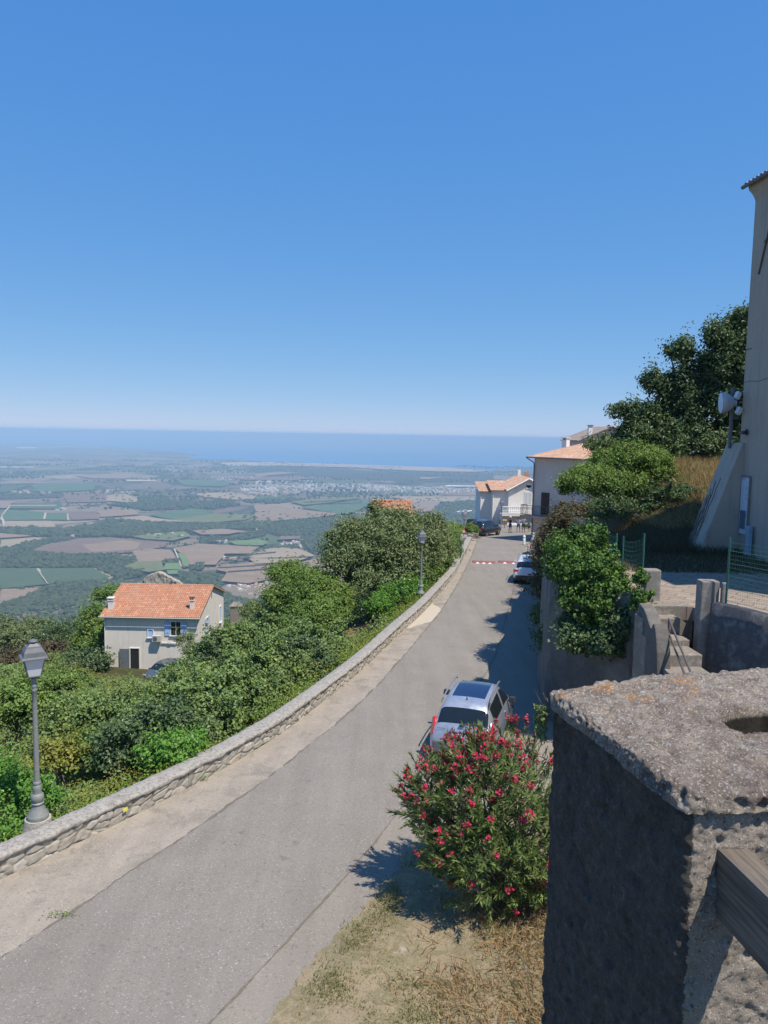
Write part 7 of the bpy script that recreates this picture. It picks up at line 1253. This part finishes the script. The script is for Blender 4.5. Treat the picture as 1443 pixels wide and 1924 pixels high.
EL = [(p_[0], p_[1], p_[2]+.077)+tuple(p_[3:]) for p_ in EL]
for (cx, cy, cz, rx, ry, rz_) in EL:
    n = int(150*(rx*ry+ry*rz_+rx*rz_)/1.6); u_ = unit(n*2); u_ = u_[(u_[:, 2] > -.75)][:n]; rad = rg.uniform(.62, 1.20, len(u_)); TI.append(np.array([cx, cy, cz])+u_*np.array([rx, ry, rz_])*rad[:, None]); dd_ = u_+np.array([0, 0, .55])+.35*unit(len(u_)); DI.append(dd_/np.linalg.norm(dd_, axis=1)[:, None])
TI, DI = np.concatenate(TI), np.concatenate(DI); inside = np.zeros(len(TI), bool)
for (cx, cy, cz, rx, ry, rz_) in EL: inside |= (((TI[:, 0]-cx)/rx)**2+((TI[:, 1]-cy)/ry)**2+((TI[:, 2]-cz)/rz_)**2) < .42
TI, DI = TI[~inside], DI[~inside]; nt_i = len(TI); LPT = 30; idx = np.repeat(np.arange(nt_i), LPT); T = TI[idx]; Dd = DI[idx]; al = rg.uniform(-.36, .05, len(idx)); rd = unit(len(idx)); rd -= (rd*Dd).sum(1)[:, None]*Dd; rd /= np.linalg.norm(rd, axis=1)[:, None]
op = np.clip(.35-al*2.2, .3, 1.15); ax_ = Dd*np.cos(op)[:, None]+rd*np.sin(op)[:, None]; ln_ = rg.uniform(.11, .19, len(idx)); pts_ = T+Dd*al[:, None]+ax_*(ln_*.5)[:, None]; nn2 = np.cross(ax_, np.cross(Dd, ax_)+1e-6); nn2 = -nn2 if False else nn2
leafcards('leaves', pts_, nn2/(np.linalg.norm(nn2, axis=1)[:, None]+1e-9), ln_, .155, m_ol, ol, ob, rg.uniform(0, 1, nt_i)[idx]**2, axis_=ax_, curl=.10)
b = MB(); 
for i_ in range(0, nt_i):
    tp = Vector(TI[i_]); d_ = Vector(DI[i_]); b.tube([tp-d_*.55, tp-d_*.2, tp], [.009, .006, .003], 3, cap=False)
for i_ in rg.choice(nt_i, 70, replace=False):
    tp = Vector(TI[i_])-Vector(DI[i_])*.4; a = ob+Vector((rg.uniform(-.3, .3), rg.uniform(-.3, .3), 0)); b.tube([a, a.lerp(tp, .5)+Vector((0, 0, .25)), tp], [.022, .015, .008], 4, cap=False)
b.build('stems', m_stem, ol, ob, recalc=False)
# flowers: only a part of the tips bloom, more on the upper and left side
pr = np.clip(.20+.38*(TI[:, 2]+6.0)+.10*(1.6-TI[:, 0]), .09, .62); bl = np.where(rg.uniform(0, 1, nt_i) < pr)[0]; fi_ = np.repeat(bl, 11); fc_ = TI[fi_]+DI[fi_]*rg.uniform(.03, .13, len(fi_))[:, None]+.045*unit(len(fi_)); fd = DI[fi_]+.8*unit(len(fi_)); fd /= np.linalg.norm(fd, axis=1)[:, None]
pi_ = np.repeat(np.arange(len(fi_)), 5); kq = np.tile(np.arange(5), len(fi_)); ra = np.cross(fd, unit(len(fi_))); ra /= np.linalg.norm(ra, axis=1)[:, None]; rb_ = np.cross(fd, ra); an = kq*2*np.pi/5; ax2 = ra[pi_]*np.cos(an)[:, None]+rb_[pi_]*np.sin(an)[:, None]+fd[pi_]*.35; sz = rg.uniform(.024, .036, len(pi_)); leafcards('flowers', fc_[pi_]+ax2*(sz*.5)[:, None], fd[pi_], sz, .8, m_fl, ol, ob, rg.uniform(0, 1, len(fi_))[pi_], axis_=ax2, curl=-.1)

# ------------------------------------------------------------------ people
m_skin = mat('skin', (.42, .26, .18), (.36, .22, .15), 9, .6); m_skin2 = mat('darker skin', (.28, .17, .11), (.24, .14, .09), 9, .6)
def skinmesh(name, nodes, edges, mt, parent, sub=2):
    me = bpy.data.meshes.new(name); me.from_pydata([n_[0] for n_ in nodes], edges, []); o = bpy.data.objects.new(name, me); C.objects.link(o); o.modifiers.new('k', 'SKIN'); o.modifiers.new('s', 'SUBSURF').levels = sub
    for i_, n_ in enumerate(nodes): v_ = me.skin_vertices[0].data[i_]; v_.radius = (n_[1], n_[2] if len(n_) > 2 else n_[1]); v_.use_root = (i_ == 0)
    dg = bpy.context.evaluated_depsgraph_get(); ev = bpy.data.meshes.new_from_object(o.evaluated_get(dg)); bpy.data.objects.remove(o); ev.materials.clear(); ev.materials.append(mt); [setattr(p, 'use_smooth', True) for p in ev.polygons]; ev.name = name; return link_mesh(name, ev, parent)
def person(label, px, py, Yp, H_, face, shirt, trousers, skin, hair, hat=None, arms='down', stride=.10, sleeve=.5, leglen=.5):
    p = P(px, py, Yp); r = thing('person', label, 'person', (p.x, p.y, float(zr(p.y))+.02), face); k = H_/1.75
    def S(x, y, z): return (x*k, y*k, z*k)
    L_ = []; E_ = []
    def add(v, ra, rb=None, link=None): L_.append((S(*v), ra*k, (rb or ra)*k)); i_ = len(L_)-1; (E_.append((link, i_)) if link is not None else None); return i_
    pel = add((0, 0, .95), .135, .10); sp1 = add((0, 0, 1.15), .12, .09, pel); ch = add((0, 0, 1.34), .155, .10, sp1); nk = add((0, .0, 1.49), .055, .055, ch); hd0 = add((0, .015, 1.58), .075, .085, nk); hd1 = add((0, .01, 1.68), .078, .092, hd0)
    elb, wrs = {}, {}
    for s_ in (-1, 1):
        hp_ = add((s_*.09, 0, .90), .085, .09, pel); kn = add((s_*(.10+stride*.3), s_*stride*.5+.02, .50), .058, .06, hp_); an_ = add((s_*(.11+stride*.4), s_*stride*.6-.02, .09), .038, .04, kn); add((s_*(.12+stride*.4), s_*stride*.6+.12, .03), .035, .022, an_)
        sh_ = add((s_*.19, 0, 1.40), .055, .055, ch)
        if arms == 'down' or (arms == 'mix' and s_ < 0): e_, w_ = (s_*.25, -.03, 1.13), (s_*.25, .06, .88)
        elif arms == 'hips': e_, w_ = (s_*.36, -.08, 1.16), (s_*.18, .05, 1.02)
        else: e_, w_ = (s_*.24, .02, 1.14), (s_*.06, .24, 1.22)
        el_ = add(e_, .04, .04, sh_); wr2 = add(w_, .027, .027, el_); dv = Vector(w_)-Vector(e_); dv.normalize(); pa = add(tuple(Vector(w_)+dv*.06), .034, .018, wr2); sdv = dv.cross(Vector((1, 0, 0))); sdv = sdv.normalized() if sdv.length > .1 else Vector((0, 1, 0)); elb[s_] = (e_, w_)
        for f_i, (of, le) in enumerate(((-.027, .065), (-.009, .078), (.009, .074), (.027, .058))):
            a0_ = Vector(w_)+dv*.085+sdv*of; q1 = add(tuple(a0_+dv*le*.5), .0088, .0088, pa); add(tuple(a0_+dv*le*.9+Vector((-s_*.012, .01, 0))), .0075, .0075, q1)
        add(tuple(Vector(w_)+dv*.05+sdv*-.055), .010, .010, wr2)
    bo = skinmesh('body', L_, E_, skin, r)
    # face
    b = MB(); b.box(S(0, .105, 1.625), (.022*k, .03*k, .035*k), taper=.5); b.build('nose', skin, bo); b = MB(); [b.lathe([(.004, -.006), (.010, 0), (.004, .006)], 8, M=Matrix.Translation(S(s_*.032, .098, 1.655)) @ Matrix.Rotation(math.pi/2, 4, 'X')) for s_ in (-1, 1)]; b.box(S(0, .095, 1.583), (.045*k, .012*k, .009*k)); b.build('eyes_and_mouth', Mt['darkhole'], bo); b = MB(); [b.box(S(s_*.082, 0, 1.64), (.014*k, .03*k, .05*k)) for s_ in (-1, 1)]; b.build('ears', skin, bo)
    # hair or hat
    b = MB(); b.lathe([(.086*k, -.05*k), (.098*k, .0), (.096*k, .05*k), (.07*k, .085*k), (.02*k, .10*k)], 16, M=Matrix.Translation(S(0, -.012, 1.675))); b.build('hair', hair, r, smooth=True)
    if hat: b = MB(); b.lathe([(.155*k, .0), (.155*k, .012), (.10*k, .02), (.098*k, .09*k), (.07*k, .12*k), (.02, .125*k)], 18, M=Matrix.Translation(S(0, 0, 1.70))); b.build('hat', hat, r, smooth=True)
    # shirt
    nodes = [(S(0, 0, .98), .15*k, .115*k), (S(0, 0, 1.15), .137*k, .107*k), (S(0, 0, 1.34), .172*k, .118*k), (S(0, 0, 1.455), .075*k, .07*k)]; ed = [(0, 1), (1, 2), (2, 3)]
    for s_ in (-1, 1):
        e_, w_ = elb[s_]; a_ = len(nodes); nodes.append((S(s_*.20, 0, 1.40), .07*k, .07*k)); m_ = tuple(Vector((s_*.20, 0, 1.40)).lerp(Vector(e_), .85 if sleeve > .4 else .5)); nodes.append((S(*m_), .058*k, .058*k)); ed += [(2, a_), (a_, a_+1)]
    skinmesh('shirt', nodes, ed, shirt, r)
    nodes = [(S(0, 0, .98), .148*k, .112*k)]; ed = []
    for s_ in (-1, 1):
        a_ = len(nodes); hpv = Vector((s_*.09, 0, .90)); knv = Vector((s_*(.10+stride*.3), s_*stride*.5+.02, .50)); anv = Vector((s_*(.11+stride*.4), s_*stride*.6-.02, .12)); nodes.append((S(*hpv), .10*k, .105*k)); ed.append((0, a_))
        if leglen > .6: nodes.append((S(*knv), .075*k, .078*k)); nodes.append((S(*anv), .06*k, .062*k)); ed += [(a_, a_+1), (a_+1, a_+2)]
        else: nodes.append((S(*hpv.lerp(knv, .9)), .082*k, .085*k)); ed.append((a_, a_+1))
    skinmesh('trousers', nodes, ed, trousers, r)
    for s_ in (-1, 1): b = MB(); b.box(S(s_*(.12+stride*.4), s_*stride*.6+.05, .035), (.09*k, .25*k, .07*k), taper=.8); b.build('shoe', Mt['black'], r, bevel=.02)
    return r
cl = lambda n_, c: mat(n_, c, tuple(x*.8 for x in c), 8, .85)
hairm = cl('dark hair', (.03, .022, .018)); m_blk = cl('black cloth', (.025, .025, .028)); m_bl = cl('pale blue cloth', (.34, .40, .55)); m_bl2 = cl('grey blue cloth', (.26, .32, .46)); m_nv = cl('navy cloth', (.05, .06, .10)); m_gy = cl('grey cloth', (.22, .22, .25))
person('person in black shirt and shorts wearing a white sun hat, arms folded', 958, 1005, 85, 1.78, R(-60), m_blk, m_blk, m_skin2, hairm, cl('white hat cloth', (.75, .74, .70)), 'fold', .06)
person('person in a loose pale blue shirt and dark shorts, second from the left', 973.5, 1004, 86, 1.66, R(160), m_bl, m_nv, m_skin2, hairm, None, 'hips', .12)
person('tall person in grey blue shirt and navy shorts, third from the left', 983, 1004, 86, 1.80, R(190), m_bl2, m_nv, m_skin2, hairm, None, 'mix', .10)
person('child in grey clothes standing at the right of the group', 994, 1004, 87, 1.25, R(150), m_gy, m_nv, m_skin2, hairm, None, 'down', .06)
# ------------------------------------------------------------------ haze over the lowland
hz_ = MB(); hz_.box((0, 38000, (-453.5+22)/2), (170000, 90000, 453.5+22))
hm_ = bpy.data.materials.new('haze'); hm_.use_nodes = True; nt = hm_.node_tree
nt.nodes.remove(nt.nodes['Principled BSDF']); pv_ = nd(nt, 'ShaderNodeVolumePrincipled'); pv_.inputs['Color'].default_value = (.52, .76, 1.0, 1); pv_.inputs['Density'].default_value = 9.2e-5; pv_.inputs['Anisotropy'].default_value = -.2
nt.links.new(pv_.outputs[0], nt.nodes['Material Output'].inputs['Volume'])
hz = hz_.build('haze', hm_); tag(hz, kind='stuff')
